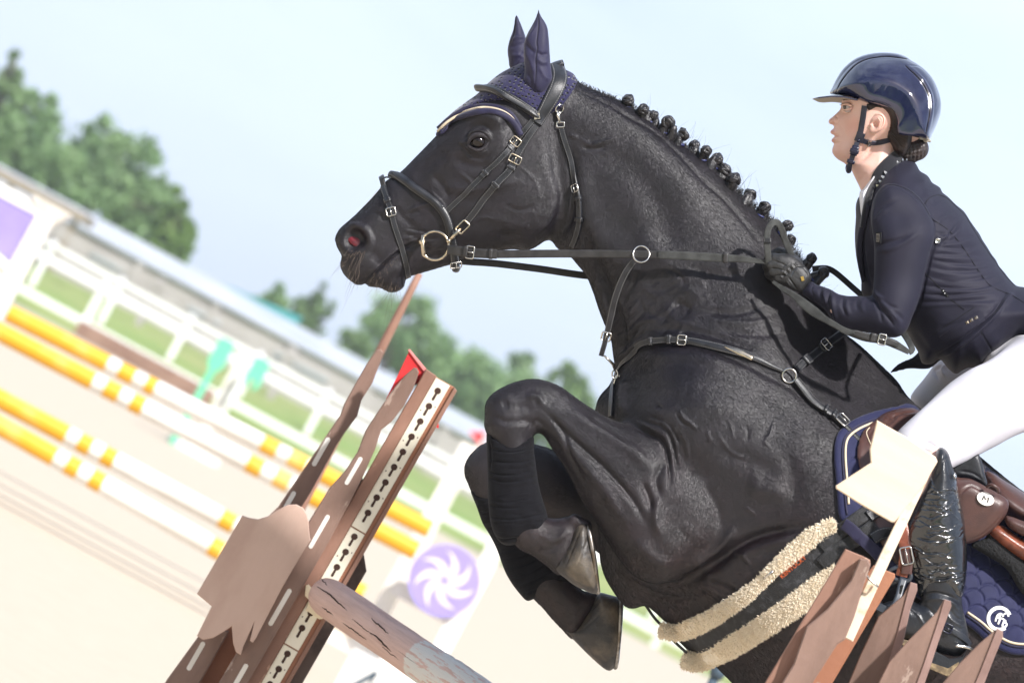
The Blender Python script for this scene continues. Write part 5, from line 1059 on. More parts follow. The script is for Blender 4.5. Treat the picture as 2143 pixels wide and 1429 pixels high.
air([(1608, 549, .158), (1607, 530, .165), (1605, 505, .166), (1607, 482, .164), (1615, 468, .160), (1627, 466, .154), (1636, 480, .148), (1643, 502, .143), (1651, 522, .14), (1656, 536, .138)], .0135, .003, 'rein_loop', 'rubber_web', re)
air([(1606, 507, .170), (1606, 499, .170)], .0165, .004, 'rein_stop', 'leather', re)
o, rt = air([(1618, 590, .165), (1641, 606, .178), (1664, 620, .19), (1689, 641, .205), (1722, 665, .225), (1749, 681, .24), (1768, 692, .25), (1791, 700, .255), (1814, 706, .258), (1849, 712, .258), (1872, 720, .256), (1902, 737, .25)], [.006, .011, .013, .020, .020, .013, .012, .014, .018, .0165, .017, .010], .003, 'rein_end', 'rubber_web', re)
o, r5 = air([(1788, 696, .2645), (1814, 704, .265), (1849, 711, .264), (1880, 722, .262)], [.012, .0155, .0155, .010], .003, 'rein_end_tab', 'rein_leather', re); buckle('buckle', frame_at(r5, .62), .0075, .0105, .0017, re, .004); keeper('keeper', r5, .42, .019, .006, re, .011, 'rein_leather')
air([(1902, 737, .248), (1909, 731, .24), (1900, 712, .22), (1888, 694, .16), (1880, 680, .10)], .0125, .003, 'rein_end', 'rubber_web', re)
th = np.linspace(0, 2*math.pi, 40, endpoint=False)
# ---- running martingale + breastplate
bp = thing('breastplate', 'black leather five-point breastplate and martingale across the horse chest', 'breastplate', P(1500, 760, .22))
g = Geo(); tube(g, np.array([P(1342+17*math.cos(t), 532+17*math.sin(t), .138+.006*math.sin(t)) for t in th]), .0019, 8, closed=True); g.build('martingale_ring', 'steel', bp)
o, ms = air([(1327, 546, .132), (1312, 566, .128), (1299, 592, .122), (1288, 622, .115), (1280, 655, .105), (1272, 692, .095), (1268, 706, .09)], [.013, .0145, .0145, .0145, .0145, .0135, .012], .003, 'martingale_strap', 'leather', bp); buckle('buckle', frame_at(ms, .98), .009, .0095, .0018, bp, .004)
air([(1268, 700, .094), (1266, 716, .09), (1262, 730, .085), (1258, 744, .08)], .0105, .004, 'martingale_tab', 'leather', bp); g = Geo(); tube(g, np.array([P(1264, 744, .08), P(1274, 753, .075), (P(1283, 762, .07)), P(1287, 776, .062)]), np.array([.002, .0028, .0035, .002]), 8); tube(g, np.array([P(1287+6*math.cos(t), 783+9*math.sin(t), .06) for t in th]), .0016, 8, closed=True); g.build('snap_hook', 'steel', bp)
MP = [(1334, 728), (1346, 721), (1362, 716), (1400, 712), (1437, 713), (1480, 722), (1540, 737), (1584, 752), (1610, 765), (1636, 777)]
o, mp_ = strap('breast_strap', MP, .015, .0045, HS, bp, .002, puff=.3, taper=[(0, .012), (.3, .015), (.7, .018), (1, .009)]); o, _ = strap('breast_strap_tongue', MP[:5], .013, .0035, HS, bp, .0065, hl=[.75]); buckle('buckle', frame_at(mp_, .345), .009, .010, .0017, bp, .009); keeper('keeper', mp_, .13, .018, .0105, bp, .007); keeper('keeper', mp_, .255, .020, .0105, bp, .009)
g = Geo(); q = lay(HS, [(1516, 729), (1535, 735), (1556, 743), (1574, 752)], 4, .0065); band(g, q[0], q[1], np.interp(np.linspace(0, 1, len(q[0])), [0, .5, 1], [.002, .0125, .010]), .002, puff=.5); g.build('silver_inlay', 'brass_steel', bp)
o, c1_ = strap('chest_strap', [(1336, 730), (1322, 742), (1308, 756), (1298, 770), (1291, 786), (1286, 800), (1283, 820), (1281, 845), (1280, 872)], .013, .004, HS, bp, .002, taper=[(0, .012), (.45, .007), (.6, .012), (1, .012)])
g = Geo(); h = HS.depth(1287, 800, .03)+.01; tube(g, rrect(P(1290, 800, h), P(1293, 789, h)-P(1290, 800, h), P(1295, 801, h)-P(1290, 800, h), 1.3, .8, .35), .0018, 8, closed=True); tube(g, rrect(P(1283, 818, h-.002), P(1285, 808, h)-P(1283, 818, h), P(1288, 819, h)-P(1283, 818, h), 1.2, .75, .3), .0018, 8, closed=True); g.build('chest_ring', 'steel', bp)
rc = HS.depth(1652, 786)+.008; g = Geo(); tube(g, np.array([P(1652+14.5*math.cos(t), 786+14.5*math.sin(t), rc) for t in th]), .0023, 8, closed=True); g.build('centre_ring', 'steel', bp)
o, ws = strap('withers_strap', [(1664, 775), (1682, 758), (1700, 745), (1728, 722), (1748, 708), (1772, 690)], .017, .0045, HS, bp, .002, hl=[.33, .42], puff=.2); buckle('buckle', frame_at(ws, .57), .010, .012, .0019, bp, .009); keeper('keeper', ws, .20, .022, .0105, bp, .018); keeper('keeper', ws, .50, .021, .0105, bp, .010)
o, ss_ = strap('saddle_strap', [(1663, 797), (1680, 818), (1700, 843), (1725, 862), (1745, 875), (1765, 895), (1790, 920), (1818, 948)], .0155, .005, HS, bp, .006, hl=[.30, .40, .44], puff=.2, taper=[(0, .017), (.5, .017), (.7, .012), (1, .012)]); buckle('buckle', frame_at(ss_, .60), .013, .0115, .0018, bp, .010); keeper('keeper', ss_, .41, .021, .0115, bp, .007); keeper('keeper', ss_, .50, .021, .0115, bp, .007)
air([(1290, 1170, .03), (1318, 1215, .02), (1345, 1256, .01), (1368, 1290, .01), (1386, 1310, .02), (1410, 1340, .03), (1438, 1366, .04)], .006, .003, 'belly_cord', 'rein_leather', bp)
# ---- saddle pad
sp_ = thing('saddle_pad', 'navy quilted saddle pad with gold piping under the brown saddle', 'saddle pad', P(1900, 1100, .3))
FP = Field(seg(1734, 2290, 4.), seg(832, 1384, 4.), np.arange(.02, .40, .004)); DM = depthmap(HS, FP)
padp = [(1912, 846), (1877, 849), (1831, 859), (1797, 871), (1771, 886), (1754, 903), (1746, 925), (1745, 962), (1749, 1012), (1754, 1075), (1762, 1092), (1790, 1130), (1850, 1190), (1930, 1258), (2020, 1306), (2064, 1342), (2106, 1366), (2146, 1371), (2200, 1360), (2258, 1300), (2250, 1190), (2160, 1060), (2050, 960), (1980, 905)]
FP.slab(padp, .010, .0095, DM+.004, smooth=8, blur=1)
Q = []
def quilt(x0, y0, x1, y1, test):
    s = 46; e = np.array([.876, .482]); u = np.array([-.482, .876])
    for i in range(-12, 24):
        for j in range(-4, 30):
            c = np.array([x0, y0])+e*(i*s+(j % 2)*s/2)+u*(j*s*.55); 
            if not (x0-20 < c[0] < x1 and y0-20 < c[1] < y1): continue
            pts = [tuple(c+e*s/2*math.sin(a)*1.0-u*s*.55*math.cos(a)) for a in np.linspace(-math.pi/2, math.pi/2, 7)]
            if all(test(*p) for p in pts[1:-1]): Q.append((pts, 2.6, -3.2))
pin = spoly(padp, 10); ish = lambda x, y: sdist(pin, np.array([[x]]), np.array([[y]]))[0, 0] > 34
quilt(1770, 880, 2160, 1370, ish)
po, PM = realize(FP, 'pad_shell', ['navy_pad'], sp_, strokes=Q, it=1); PS = Surf([PM, HM])
for nm, off, r, m in (('piping', 24, .0026, 'gold_cord'), ('border_cord', 18, .0020, 'navy_cloth')):
    q = shrink(spoly(padp, 10), off); i0 = np.argmin(((q-[1862, 878])**2).sum(1)); i1 = np.argmin(((q-[1775, 1080])**2).sum(1)); sl = q[min(i0, i1):max(i0, i1)]; g = Geo(); p, n = lay(PS, [tuple(a) for a in sl[::3]], 5, .0015); tube(g, p, r, 8)
    i0 = np.argmin(((q-[2020, 1285])**2).sum(1)); i1 = np.argmin(((q-[2146, 1345])**2).sum(1)); sl = q[min(i0, i1):max(i0, i1)+8]; p, n = lay(PS, [tuple(a) for a in sl[::3]], 5, .0015); g.build(nm, m, sp_); g = Geo(); tube(g, p, r, 8); g.build(nm, m, sp_)
mat('white_thread', (.8, .8, .8), .8, bump=.001, bscale=300)
# embroidered emblem: open ring with knotted initials
eg = Geo()
def ongrd(x, y, l=.002): h = PS.hit(x, y); return h[0]+h[1]*l, h[1]
def embroider(pts, w, l=.001): p, n = lay(PS, pts, 3, l); band(eg, p, n, w, .0016)
embroider([(2091+23*math.cos(a), 1294+23*math.sin(a)) for a in np.linspace(1.0, 2*math.pi-.35, 26)], .0075)
for pts in ([(2083, 1300), (2086, 1288), (2094, 1282), (2100, 1290)], [(2084, 1292), (2096, 1294), (2106, 1300)], [(2092, 1284), (2092, 1296), (2088, 1306)], [(2098, 1300), (2108, 1304), (2104, 1312), (2096, 1310), (2100, 1302)], [(2100, 1286), (2108, 1282), (2110, 1290)]): embroider(pts, .004)
eg.build('emblem', 'white_thread', sp_)
# ---- saddle
sd = thing('saddle', 'brown leather jumping saddle under the rider with knee flap and rear block', 'saddle', P(1950, 1000, .33))
FS = Field(seg(1782, 2330, 4.), seg(838, 1240, 4.), np.arange(.05, .44, .005)); DM2 = depthmap(PS, FS)
flap = [(1800, 990), (1793, 955), (1796, 922), (1806, 900), (1822, 884), (1845, 868), (1870, 858), (1900, 853), (1930, 852), (1990, 870), (2060, 930), (2060, 1000), (2010, 1060), (1990, 1130), (1960, 1190), (1900, 1200), (1850, 1150), (1812, 1060)]
FS.slab(flap, .014, .009, DM2+.007, smooth=8, blur=1)
FS.slab([(1850, 868), (1900, 856), (1940, 862), (1960, 880), (1900, 930), (1850, 985), (1835, 960), (1838, 905)], .03, .022, DM2+.02, k=.012, smooth=8)
so, SM_ = realize(FS, 'flap', ['brown_leather'], sd, strokes=[([(1850, 888), (1870, 870), (1900, 862), (1925, 860)], 3, -3), ([(1858, 895), (1885, 873), (1930, 866)], 4, 2.5), ([(1815, 930), (1822, 905), (1842, 884)], 2.5, -2), ([(1852, 872), (1868, 868), (1872, 878), (1858, 884), (1850, 880)], 4, -3)], it=2)
g = Geo(); S2 = Surf([SM_, PM, HM]); p, n = lay(S2, [(1822, 930), (1812, 905), (1820, 895)], 4, .001); tube(g, p, .0012, 6); g.build('flap_stitching', 'gold_cord', sd)
def shell(name, poly, w0, W, R, m, parent, strokes=(), st=4., k=3, sw=.005, it=2):
    q = np.array(poly, float); FF = grid(q[:, 0].min()-12, q[:, 0].max()+12, q[:, 1].min()-12, q[:, 1].max()+12, w0-W-.012, w0+W+.012, st, sw); FF.slab(poly, R, W, w0, smooth=7, blur=k); return realize(FF, name, [m], parent, strokes=strokes, it=it)
rb, RBM = shell('rear_block', [(1990, 1000), (2005, 1003), (2034, 1003), (2066, 1019), (2100, 1038), (2112, 1052), (2106, 1077), (2087, 1101), (2058, 1125), (2021, 1139), (1990, 1135), (1985, 1060)], .33, .028, .03, 'brown_leather', sd, [([(2004, 1040), (2030, 1016), (2060, 1030)], 3, -2), ([(2025, 1130), (2060, 1115), (2090, 1085), (2100, 1060)], 1.5, -1.2)])
RS = Surf([RBM]); g = Geo(); h = RS.hit(2062, 1044)
if h:
    c, N_ = h; T_ = P(2072, 1048, 0)-P(2062, 1044, 0); T_ /= np.linalg.norm(T_); T_ -= N_*(T_@N_); T_ /= np.linalg.norm(T_); S_ = np.cross(N_, T_); a = np.linspace(0, 2*math.pi, 28, endpoint=False)
    v = [c+N_*z+T_*.018*math.cos(t)+S_*.013*math.sin(t) for z in (.0, .003) for t in a]; g.add(v, [tuple(range(28)), tuple(range(28, 56))[::-1]]+[(i, (i+1) % 28, (i+1) % 28+28, i+28) for i in range(28)][::1]); g.build('badge_disc', 'white_paint', sd, False)
    g = Geo(); tube(g, np.array([c+N_*.0042+T_*x*.001+S_*y*.001 for x, y in ((-6, -5), (-5, 5), (0, -1), (5, 5), (6, -5))]), .0011, 6); g.build('badge_letter', 'hole_black', sd)
shell('seat', [(2060, 985), (2110, 1010), (2170, 1045), (2240, 1075), (2320, 1060), (2380, 1090), (2360, 1150), (2260, 1165), (2180, 1140), (2120, 1105), (2075, 1060)], .14, .17, .07, 'brown_leather', sd, st=7., sw=.012)
shell('panel', [(2068, 1100), (2092, 1096), (2143, 1130), (2200, 1160), (2300, 1200), (2300, 1235), (2200, 1205), (2143, 1174), (2100, 1145), (2070, 1118)], .31, .03, .02, 'red_brown_leather', sd)
shell('cantle_roll', [(2104, 1078), (2143, 1090), (2200, 1110), (2200, 1130), (2143, 1122), (2108, 1100)], .325, .028, .02, 'brown_leather', sd)
mat('black_fleece', (.01, .01, .011), .95, bump=.006, bscale=160); shell('fleece_lining', [(2030, 1140), (2062, 1124), (2075, 1112), (2143, 1170), (2220, 1215), (2220, 1290), (2143, 1245), (2105, 1190), (2060, 1160)], .31, .018, .02, 'black_fleece', sd)
shell('rear_skirt', [(1985, 978), (2040, 948), (2052, 955), (2060, 985), (2066, 1018), (2030, 1002), (1998, 998)], .27, .012, .01, 'leather', sd, [([(2005, 985), (2035, 990), (2058, 1005)], 3, -2)])
g = Geo(); tube(g, catmull([P(2066, 1018, .36), P(2074, 1014, .37), P(2086, 1020, .37), (P(2090, 1030, .36))], .004), .0035, 8); g.build('tie_loop', 'brown_leather', sd)
# ---- girth
gi = thing('girth', 'black girth edged with cream sheepskin round the horse belly', 'girth', P(1560, 1280, .2))
WB = [(1440, 1354), (1480, 1333), (1521, 1310), (1560, 1286), (1598, 1260), (1640, 1232), (1676, 1206), (1710, 1178), (1745, 1150)]
def fleece_x(T, b, tc, col):
    tr = T.new('ShaderNodeBsdfTranslucent'); tr.inputs[0].default_value = (.96, .88, .74, 1); ms = T.new('ShaderNodeMixShader'); ms.inputs[0].default_value = .3; T.link(b.outputs[0], ms.inputs[1]); T.link(tr.outputs[0], ms.inputs[2]); T.link(ms.outputs[0], T.n['Material Output'].inputs[0])
mat('webbing', (.010, .010, .011), .7, bump=.0015, bscale=260, col2=(.04, .04, .045), nscale=70, lo=.5, hi=.7); mat('fleece_cream', (.96, .88, .74), .95, sheen=.3, col2=(.92, .82, .66), nscale=50, extra=fleece_x)
o, wb = strap('webbing', WB, .060, .010, HS, gi, .001, m='webbing', sm=6)
for off in (-7, 9): strap('elastic_strap', [(1720, 1162+off*2.0), (1750, 1135+off*2.2), (1790, 1108+off*2.4), (1830, 1080+off*2.4)], .030, .006, PS, gi, .010, m='webbing')
strap('keeper_loop', [(1772, 1095), (1800, 1125), (1840, 1165), (1870, 1195)], .024, .003, PS, gi, .017, m='navy_cloth')
for x, y in ((1826, 1078), (1836, 1122)): o, _ = strap('billet_guard', [(x-12, y+8), (x+22, y-12)], .024, .004, PS, gi, .017)
def fleece(pts, wds, n, seed):
    r = np.random.RandomState(seed); q = catmull(pts, 6.); L = len(q); ww = np.interp(np.linspace(0, 1, L), np.linspace(0, 1, len(wds)), wds); g = Geo(); pp, nn = lay(HS, pts, 6., .002, 5); nn = nn*.55+DW*.6; nn /= np.linalg.norm(nn, axis=1)[:, None]
    m_ = len(pp); w2 = np.interp(np.linspace(0, 1, m_), np.linspace(0, 1, len(wds)), wds)/1000
    nn = nn*.6+DW*.4+SUN*.25; nn /= np.linalg.norm(nn, axis=1)[:, None]; band(g, pp, nn, w2*.96, .0085, puff=.4); base = g.build('fleece', 'fleece_cream', gi); T = np.gradient(pp, axis=0); T /= np.linalg.norm(T, axis=1)[:, None]; S = np.cross(T, nn); S /= np.linalg.norm(S, axis=1)[:, None]
    g = Geo(); fld = r.normal(size=(40, 3))
    for k in range(n):
        i = r.randint(0, m_); a = r.uniform(-1, 1); b = math.sqrt(max(0, 1-a*a)); c = pp[i]+T[i]*r.uniform(-.003, .003)+S[i]*a*w2[i]*.47+nn[i]*(.004+.0125*b); d = S[i]*a*.9+nn[i]*(b*.7+.15)-T[i]*.25+UP*-.25+r.normal(size=3)*.28+fld[(i//3) % 40]*.22
        d /= np.linalg.norm(d); tt = T[i]*r.normal()+S[i]*r.normal(); tt /= np.linalg.norm(tt); tuft(g, c, d, tt, r.uniform(.0045, .0095), r.uniform(.0022, .0042))
    for k in range(700):
        e = 0 if k < 450 else -1; sg = 1 if e == 0 else -1; u = r.normal(size=3); u /= np.linalg.norm(u); u -= T[e]*min(0, -(u@T[e])*sg)*0; c = pp[e]+nn[e]*.008+(S[e]*u[0]*w2[e]*.48+nn[e]*u[1]*.012)-T[e]*sg*abs(u[2])*.006; d = -T[e]*sg*1.+S[e]*u[0]*.8+nn[e]*u[1]*.6+r.normal(size=3)*.25; d /= np.linalg.norm(d); tuft(g, c, d, S[e]*r.normal()+nn[e]*r.normal(), r.uniform(.005, .011), r.uniform(.0014, .003))
    g.build('fleece_tufts', 'fleece_cream', base, False)
fleece([(1390, 1318), (1410, 1322), (1432, 1318), (1469, 1303), (1521, 1274), (1572, 1237), (1598, 1213), (1624, 1188), (1663, 1155), (1701, 1125), (1724, 1108), (1738, 1104)], [28, 34, 36, 34, 32, 28, 23, 23, 32, 36, 37, 30], 9500, 5)
fleece([(1438, 1380), (1460, 1384), (1495, 1368), (1547, 1340), (1598, 1309), (1650, 1275), (1701, 1238), (1750, 1203)], [34, 44, 46, 44, 43, 43, 45, 40], 13500, 6)
mat('orange_thread', (.55, .10, .02), .7); g = Geo(); wsurf = lambda x, y: HS.hit(x, y)
lt = bpy.data.curves.new('t', 'FONT'); lt.body = 'KENTUCKY'; lt.size = .0125; lt.extrude = .0004; lt.align_x = 'CENTER'; to = bpy.data.objects.new('t', lt); COL.objects.link(to); dg = bpy.context.evaluated_depsgraph_get(); tm = to.evaluated_get(dg).to_mesh()
tv = np.array([tuple(v.co) for v in tm.vertices]); tf = [tuple(p.vertices) for p in tm.polygons]; to.evaluated_get(dg).to_mesh_clear(); bpy.data.objects.remove(to)
h = HS.hit(1664, 1190); c = h[0]+h[1]*.0135; X_ = P(1676, 1168, 0)-P(1654, 1186, 0); X_ -= h[1]*(X_@h[1]); X_ /= np.linalg.norm(X_); Y_ = np.cross(h[1], X_); g.add(c+X_*tv[:, :1]+Y_*tv[:, 1:2]+h[1]*tv[:, 2:3], tf); a = np.linspace(0, 2*math.pi, 20, endpoint=False)
tube(g, c+Y_*.017+X_*.001+(X_*np.cos(a)[:, None]+Y_*np.sin(a)[:, None])*.0042, .0011, 6, closed=True); tube(g, np.array([c+Y_*.012-X_*.012, c+Y_*.0135, c+Y_*.012+X_*.013]), .0011, 6); tube(g, np.array([c+Y_*.012-X_*.012, c+Y_*.018-X_*.007, c+Y_*.0125]), .001, 6)
g.build('label_print', 'orange_thread', gi, False)
g = Geo(); h = HS.hit(1608, 1201); tube(g, np.array([P(1599, 1210, HS.depth(1599, 1210)+.024), P(1618, 1194, HS.depth(1618, 1194)+.024)]), .0025, 8); g.build('girth_clip', 'steel', gi)
# ---- leg bandages
mat('bandage', (.0050, .0048, .0066), .9, spec=.15, sheen=.06, bump=.0012, bscale=500, col2=(.0072, .007, .0092), nscale=40)
def bandage(lab, poly, w0, W, strokes, mini=.01):
    q = np.array(poly, float); FF = grid(q[:, 0].min()-10, q[:, 0].max()+10, q[:, 1].min()-10, q[:, 1].max()+10, w0-.075, w0+.075, 3., .0045); FF.slab(poly, [(q[:, 0].mean(), q[:, 1].mean(), .052)], W, w0, smooth=7, blur=2, ex=2.0)
    o, m = realize(FF, 'leg_bandage', ['bandage'], None, strokes=strokes, it=1, far=[s for s in strokes]); return tag(o, lab, 'leg bandage', 'leg bandages on the forelegs')
S3 = [([(1019, 903), (1060, 914), (1113, 914)], 3, 3), ([(1020, 912), (1060, 922), (1113, 921)], 2, -3), ([(1024, 918), (1027, 950), (1026, 985)], 2, -2.4)]
r_ = np.random.RandomState(8)
for k, y in enumerate(np.linspace(935, 1120, 11)+r_.normal(0, 5, 11)):
    sl = r_.uniform(-4, 6); pts = [(1018, y), (1050, y+11+sl), (1090, y+9+sl*.5), (1122+.16*(y-935), y-2)]; aa_ = r_.uniform(.15, 1.); S3 += [(pts[:r_.choice([3, 4])], r_.uniform(1.8, 3), -3.0*aa_), ([(a, b+5) for a, b in pts[r_.choice([0, 1]):]], 5, 1.4*aa_)]
for k in range(18): x = r_.uniform(1030, 1120); y = r_.uniform(930, 1110); S3.append(([(x, y), (x+r_.uniform(15, 40), y+r_.uniform(-10, 6))], 2.2, r_.choice([-1, 1])*1.3))
bandage('dark cloth bandage wrapped round the near raised foreleg below the knee', [(1019, 899), (1040, 905), (1070, 911), (1114, 910), (1118, 945), (1128, 1016), (1142, 1065), (1150, 1095), (1149, 1120), (1125, 1131), (1098, 1136), (1062, 1141), (1045, 1133), (1032, 1112), (1025, 1085), (1021, 1040), (1020, 981)], .176, [(1065, 910, .044), (1080, 1000, .043), (1095, 1110, .05)], S3)
S4 = []
for k in range(13):
    t = k/12; c = np.array([1020, 1040])*(1-t)+np.array([1145, 1235])*t; d = np.array([55, -22]) if k < 9 else np.array([60, -30]); pts = [tuple(c-d), tuple(c+[2, 8]), tuple(c+d)]; aa_ = r_.uniform(.2, 1.); S4 += [(pts, r_.uniform(1.8, 3), -3.0*aa_), ([(a, b+5) for a, b in pts], 5, 1.3*aa_)]
S4 += [([(985, 1028), (1000, 1030), (1020, 1020)], 3, 3), ([(1000, 1050), (1003, 1080), (1012, 1098)], 3, 2.5)]
bandage('dark cloth bandage wrapped round the far foreleg, lower and further left', [(984, 1024), (1000, 1030), (1040, 1020), (1090, 1040), (1130, 1090), (1170, 1150), (1200, 1210), (1192, 1226), (1150, 1240), (1120, 1252), (1103, 1257), (1090, 1245), (1072, 1222), (1056, 1194), (1040, 1150), (1024, 1118), (1010, 1095), (998, 1062)], -.14, [(1030, 1040, .044), (1080, 1130, .042), (1150, 1220, .046)], S4)
# ---- stirrup
si = thing('stirrup', 'grey stirrup iron hanging on a worn brown leather under the boot', 'stirrup', P(1880, 1200, .4))
air([(1880, 1060, .40), (1886, 1100, .41), (1892, 1130, .415), (1896, 1150, .418), (1893, 1175, .42), (1886, 1205, .42)], [.026, .026, .028, .025, .024, .024], .005, 'stirrup_leather', 'red_brown_leather', si); _, sl_ = air([(1894, 1150, .424), (1899, 1175, .426), (1897, 1200, .426)], .021, .004, 'leather_loop', 'brown_leather', si); buckle('buckle', frame_at(sl_, .25), .017, .0115, .0018, si, .006)
mat('stirrup_grey', (.035, .042, .055), .35, spec=.6); g = Geo(); q = catmull([P(1862, 1196, .415), P(1870, 1189, .42), P(1885, 1186, .42), P(1902, 1196, .42), P(1906, 1208, .42), P(1896, 1216, .42), P(1880, 1214, .42), P(1866, 1206, .418)], .004, True); tube(g, q, .0042, 10, closed=True); g.build('stirrup_eye', 'stirrup_grey', si)
g = Geo(); q = catmull([P(1890, 1212, .42), P(1884, 1232, .43), P(1878, 1252, .44), P(1866, 1275, .445)], .006); band(g, q, np.tile(DW, (len(q), 1)), np.linspace(.016, .012, len(q)), .010); q = catmull([P(1888, 1213, .40), P(1858, 1228, .35), P(1846, 1250, .32), P(1838, 1272, .32)], .006); tube(g, q, .005, 8); g.build('stirrup_arm', 'stirrup_grey', si)
for k in range(3): g = Geo(); dq = frame_at((np.array([P(1889, 1222, .437), P(1884, 1240, .442), P(1880, 1255, .447)]), np.tile(DW, (3, 1))), .15+.2*k); box(g, dq[0], dq[1]*.0028, dq[2]*.0024, dq[3]*.003); g.build('arm_slot', 'hole_black', si, False)
g = Geo(); box(g, P(1850, 1272, .38), (P(1880, 1285, .38)-P(1850, 1272, .38)), DW*.06, (P(1847, 1279, .38)-P(1850, 1272, .38))); g.build('tread', 'stirrup_grey', si, False)
# ================================================================== RIDER
def skinmat():
    def ex(T, b, tc, col):
        sp = T.new('ShaderNodeSeparateXYZ'); T.link(tc.outputs['UV'], sp.inputs[0])
        def blob(cx, cy, r):
            v = T.new('ShaderNodeVectorMath', operation='DISTANCE'); T.link(tc.outputs['UV'], v.inputs[0]); v.inputs[1].default_value = (cx/1000, 1-cy/1000, 0); m = T.new('ShaderNodeMapRange'); m.interpolation_type = 'SMOOTHSTEP'; m.inputs[1].default_value = r/1000; m.inputs[2].default_value = 0; T.link(v.outputs['Value'], m.inputs[0]); return m.outputs[0]
        cur = col
        for cx, cy, r, c, s in ((1786, 262, 30, (.66, .28, .21, 1), .4), (1740, 252, 12, (.62, .30, .25, 1), .2), (1742, 276, 7, (.52, .17, .15, 1), .6), (1743, 293, 8, (.52, .17, .15, 1), .6), (1838, 258, 24, (.68, .30, .23, 1), .4), (1765, 222, 10, (.45, .2, .15, 1), .35)):
            mx = T.new('ShaderNodeMix', data_type='RGBA'); k = T.new('ShaderNodeMath', operation='MULTIPLY'); T.link(blob(cx, cy, r), k.inputs[0]); k.inputs[1].default_value = s; T.link(k.outputs[0], mx.inputs[0]); T.link(cur, mx.inputs[6]); mx.inputs[7].default_value = c; cur = mx.outputs[2]
        T.link(cur, b.inputs['Base Color'])
    mat('skin', (.74, .49, .42), .50, spec=.38, sss=.2, col2=(.70, .43, .35), nscale=22, lo=.35, hi=.7, bump=.0005, bscale=420, extra=ex)
skinmat()
mat('hair_brown', (.012, .007, .0055), .55, spec=.35, col2=(.03, .018, .013), nscale=90, stretch=(1, 1, 6), bump=.001, bscale=250); mat('hair_net', (.012, .009, .009), .5, col2=(.04, .027, .025), nscale=60, bump=.003, bscale=70)
mat('helmet_shell', (.007, .008, .032), .07, coat=1., spec=.6, col2=(.010, .012, .042), nscale=30); mat('helmet_trim', (.010, .011, .030), .25); mat('visor_lining', (.35, .31, .25), .8, bump=.0005, bscale=500); mat('strap_navy', (.010, .012, .025), .42, bump=.0005, bscale=500, col2=(.02, .022, .04), nscale=60)
mat('jacket_cloth', (.0095, .0090, .0205), .68, spec=.3, sheen=.04, bump=.0003, bscale=900, col2=(.0120, .0112, .0245), nscale=12); mat('velvet', (.0045, .0045, .009), .9, sheen=.5); mat('seam_dark', (.002, .002, .004), .9)
mat('shirt_white', (.78, .77, .80), .7, bump=.0004, bscale=400); mat('breeches_white', (.66, .645, .70), .8, spec=.15, sheen=.1, bump=.0004, bscale=600, col2=(.62, .61, .66), nscale=10); mat('boot_leather', (.010, .0115, .016), .33, spec=.55, bump=.0008, bscale=240, col2=(.016, .018, .023), nscale=30)
mat('glove_leather', (.012, .012, .013), .5, bump=.0009, bscale=260, col2=(.020, .020, .021), nscale=40); mat('wrap_film', (.006, .0065, .008), .11, coat=.8, spec=.7, bump=.0018, bscale=70, bdet=5); mat('sole_brown', (.12, .085, .05), .8, col2=(.30, .22, .12), nscale=60, bump=.001, bscale=150); mat('brass', (.75, .48, .14), .25, metal=1.)
mat('eye_white', (.50, .44, .42), .2); mat('iris', (.035, .02, .013), .1, coat=1.)
# ---- body: one continuous skin mesh (head, neck, torso, arms, legs under the clothes)
FB_ = Field(np.concatenate([seg(1724, 1900, 1.7), seg(1900, 2420, 7)]), np.concatenate([seg(150, 420, 1.7), seg(420, 1400, 8)]), np.concatenate([np.arange(-.40, -.09, .009), np.arange(-.09, .095, .0032), np.arange(.095, .46, .009)]))
headp_ = [(1766, 170), (1763, 204), (1761, 216), (1760, 224), (1757, 231), (1750, 238), (1742, 245), (1735, 250.5), (1733.5, 256), (1737, 260.5), (1743, 262), (1745.5, 265.5), (1743.5, 270), (1738.5, 273.5), (1737, 277.5), (1741, 281.5), (1747, 284.5), (1743.5, 288.5), (1740, 292.5), (1740, 297), (1745, 300), (1744, 305.5), (1741.5, 312), (1741.5, 319), (1745.5, 326.5), (1753.5, 334), (1764, 340), (1776, 345), (1796, 338), (1818, 322), (1836, 310), (1870, 312), (1915, 300), (1945, 262), (1950, 200), (1920, 150), (1860, 128), (1800, 134)]
FB_.slab(headp_, [(1738, 255, .014), (1742, 275, .016), (1742, 294, .016), (1746, 318, .022), (1765, 220, .030), (1790, 270, .050), (1800, 330, .03), (1880, 200, .075), (1770, 260, .036)],
    [(1736, 254, .0115), (1748, 257, .0185), (1748, 243, .013), (1756, 232, .017), (1741, 276, .019), (1745, 284, .024), (1742, 294, .019), (1746, 314, .020), (1757, 330, .028), (1768, 222, .045), (1775, 212, .056), (1765, 200, .055), (1762, 262, .036), (1765, 285, .038), (1785, 265, .058), (1785, 300, .052), (1800, 250, .068), (1810, 320, .054), (1830, 280, .067), (1880, 220, .078), (1850, 190, .08), (1900, 280, .065)], 0, smooth=3.0, blur=1)
FB_.slab([(1776, 338), (1781, 352), (1784, 361), (1792, 378), (1801, 396), (1812, 430), (1830, 470), (1920, 460), (1920, 400), (1884, 342), (1876, 300), (1860, 270), (1815, 300)], .05, .052, 0, k=.012, smooth=6)
FB_.caps([(1866, 380, 0, .045), (1885, 440, 0, .065), (1935, 560, 0, .078), (2030, 670, 0, .070), (2200, 770, 0, .08)], k=.03)
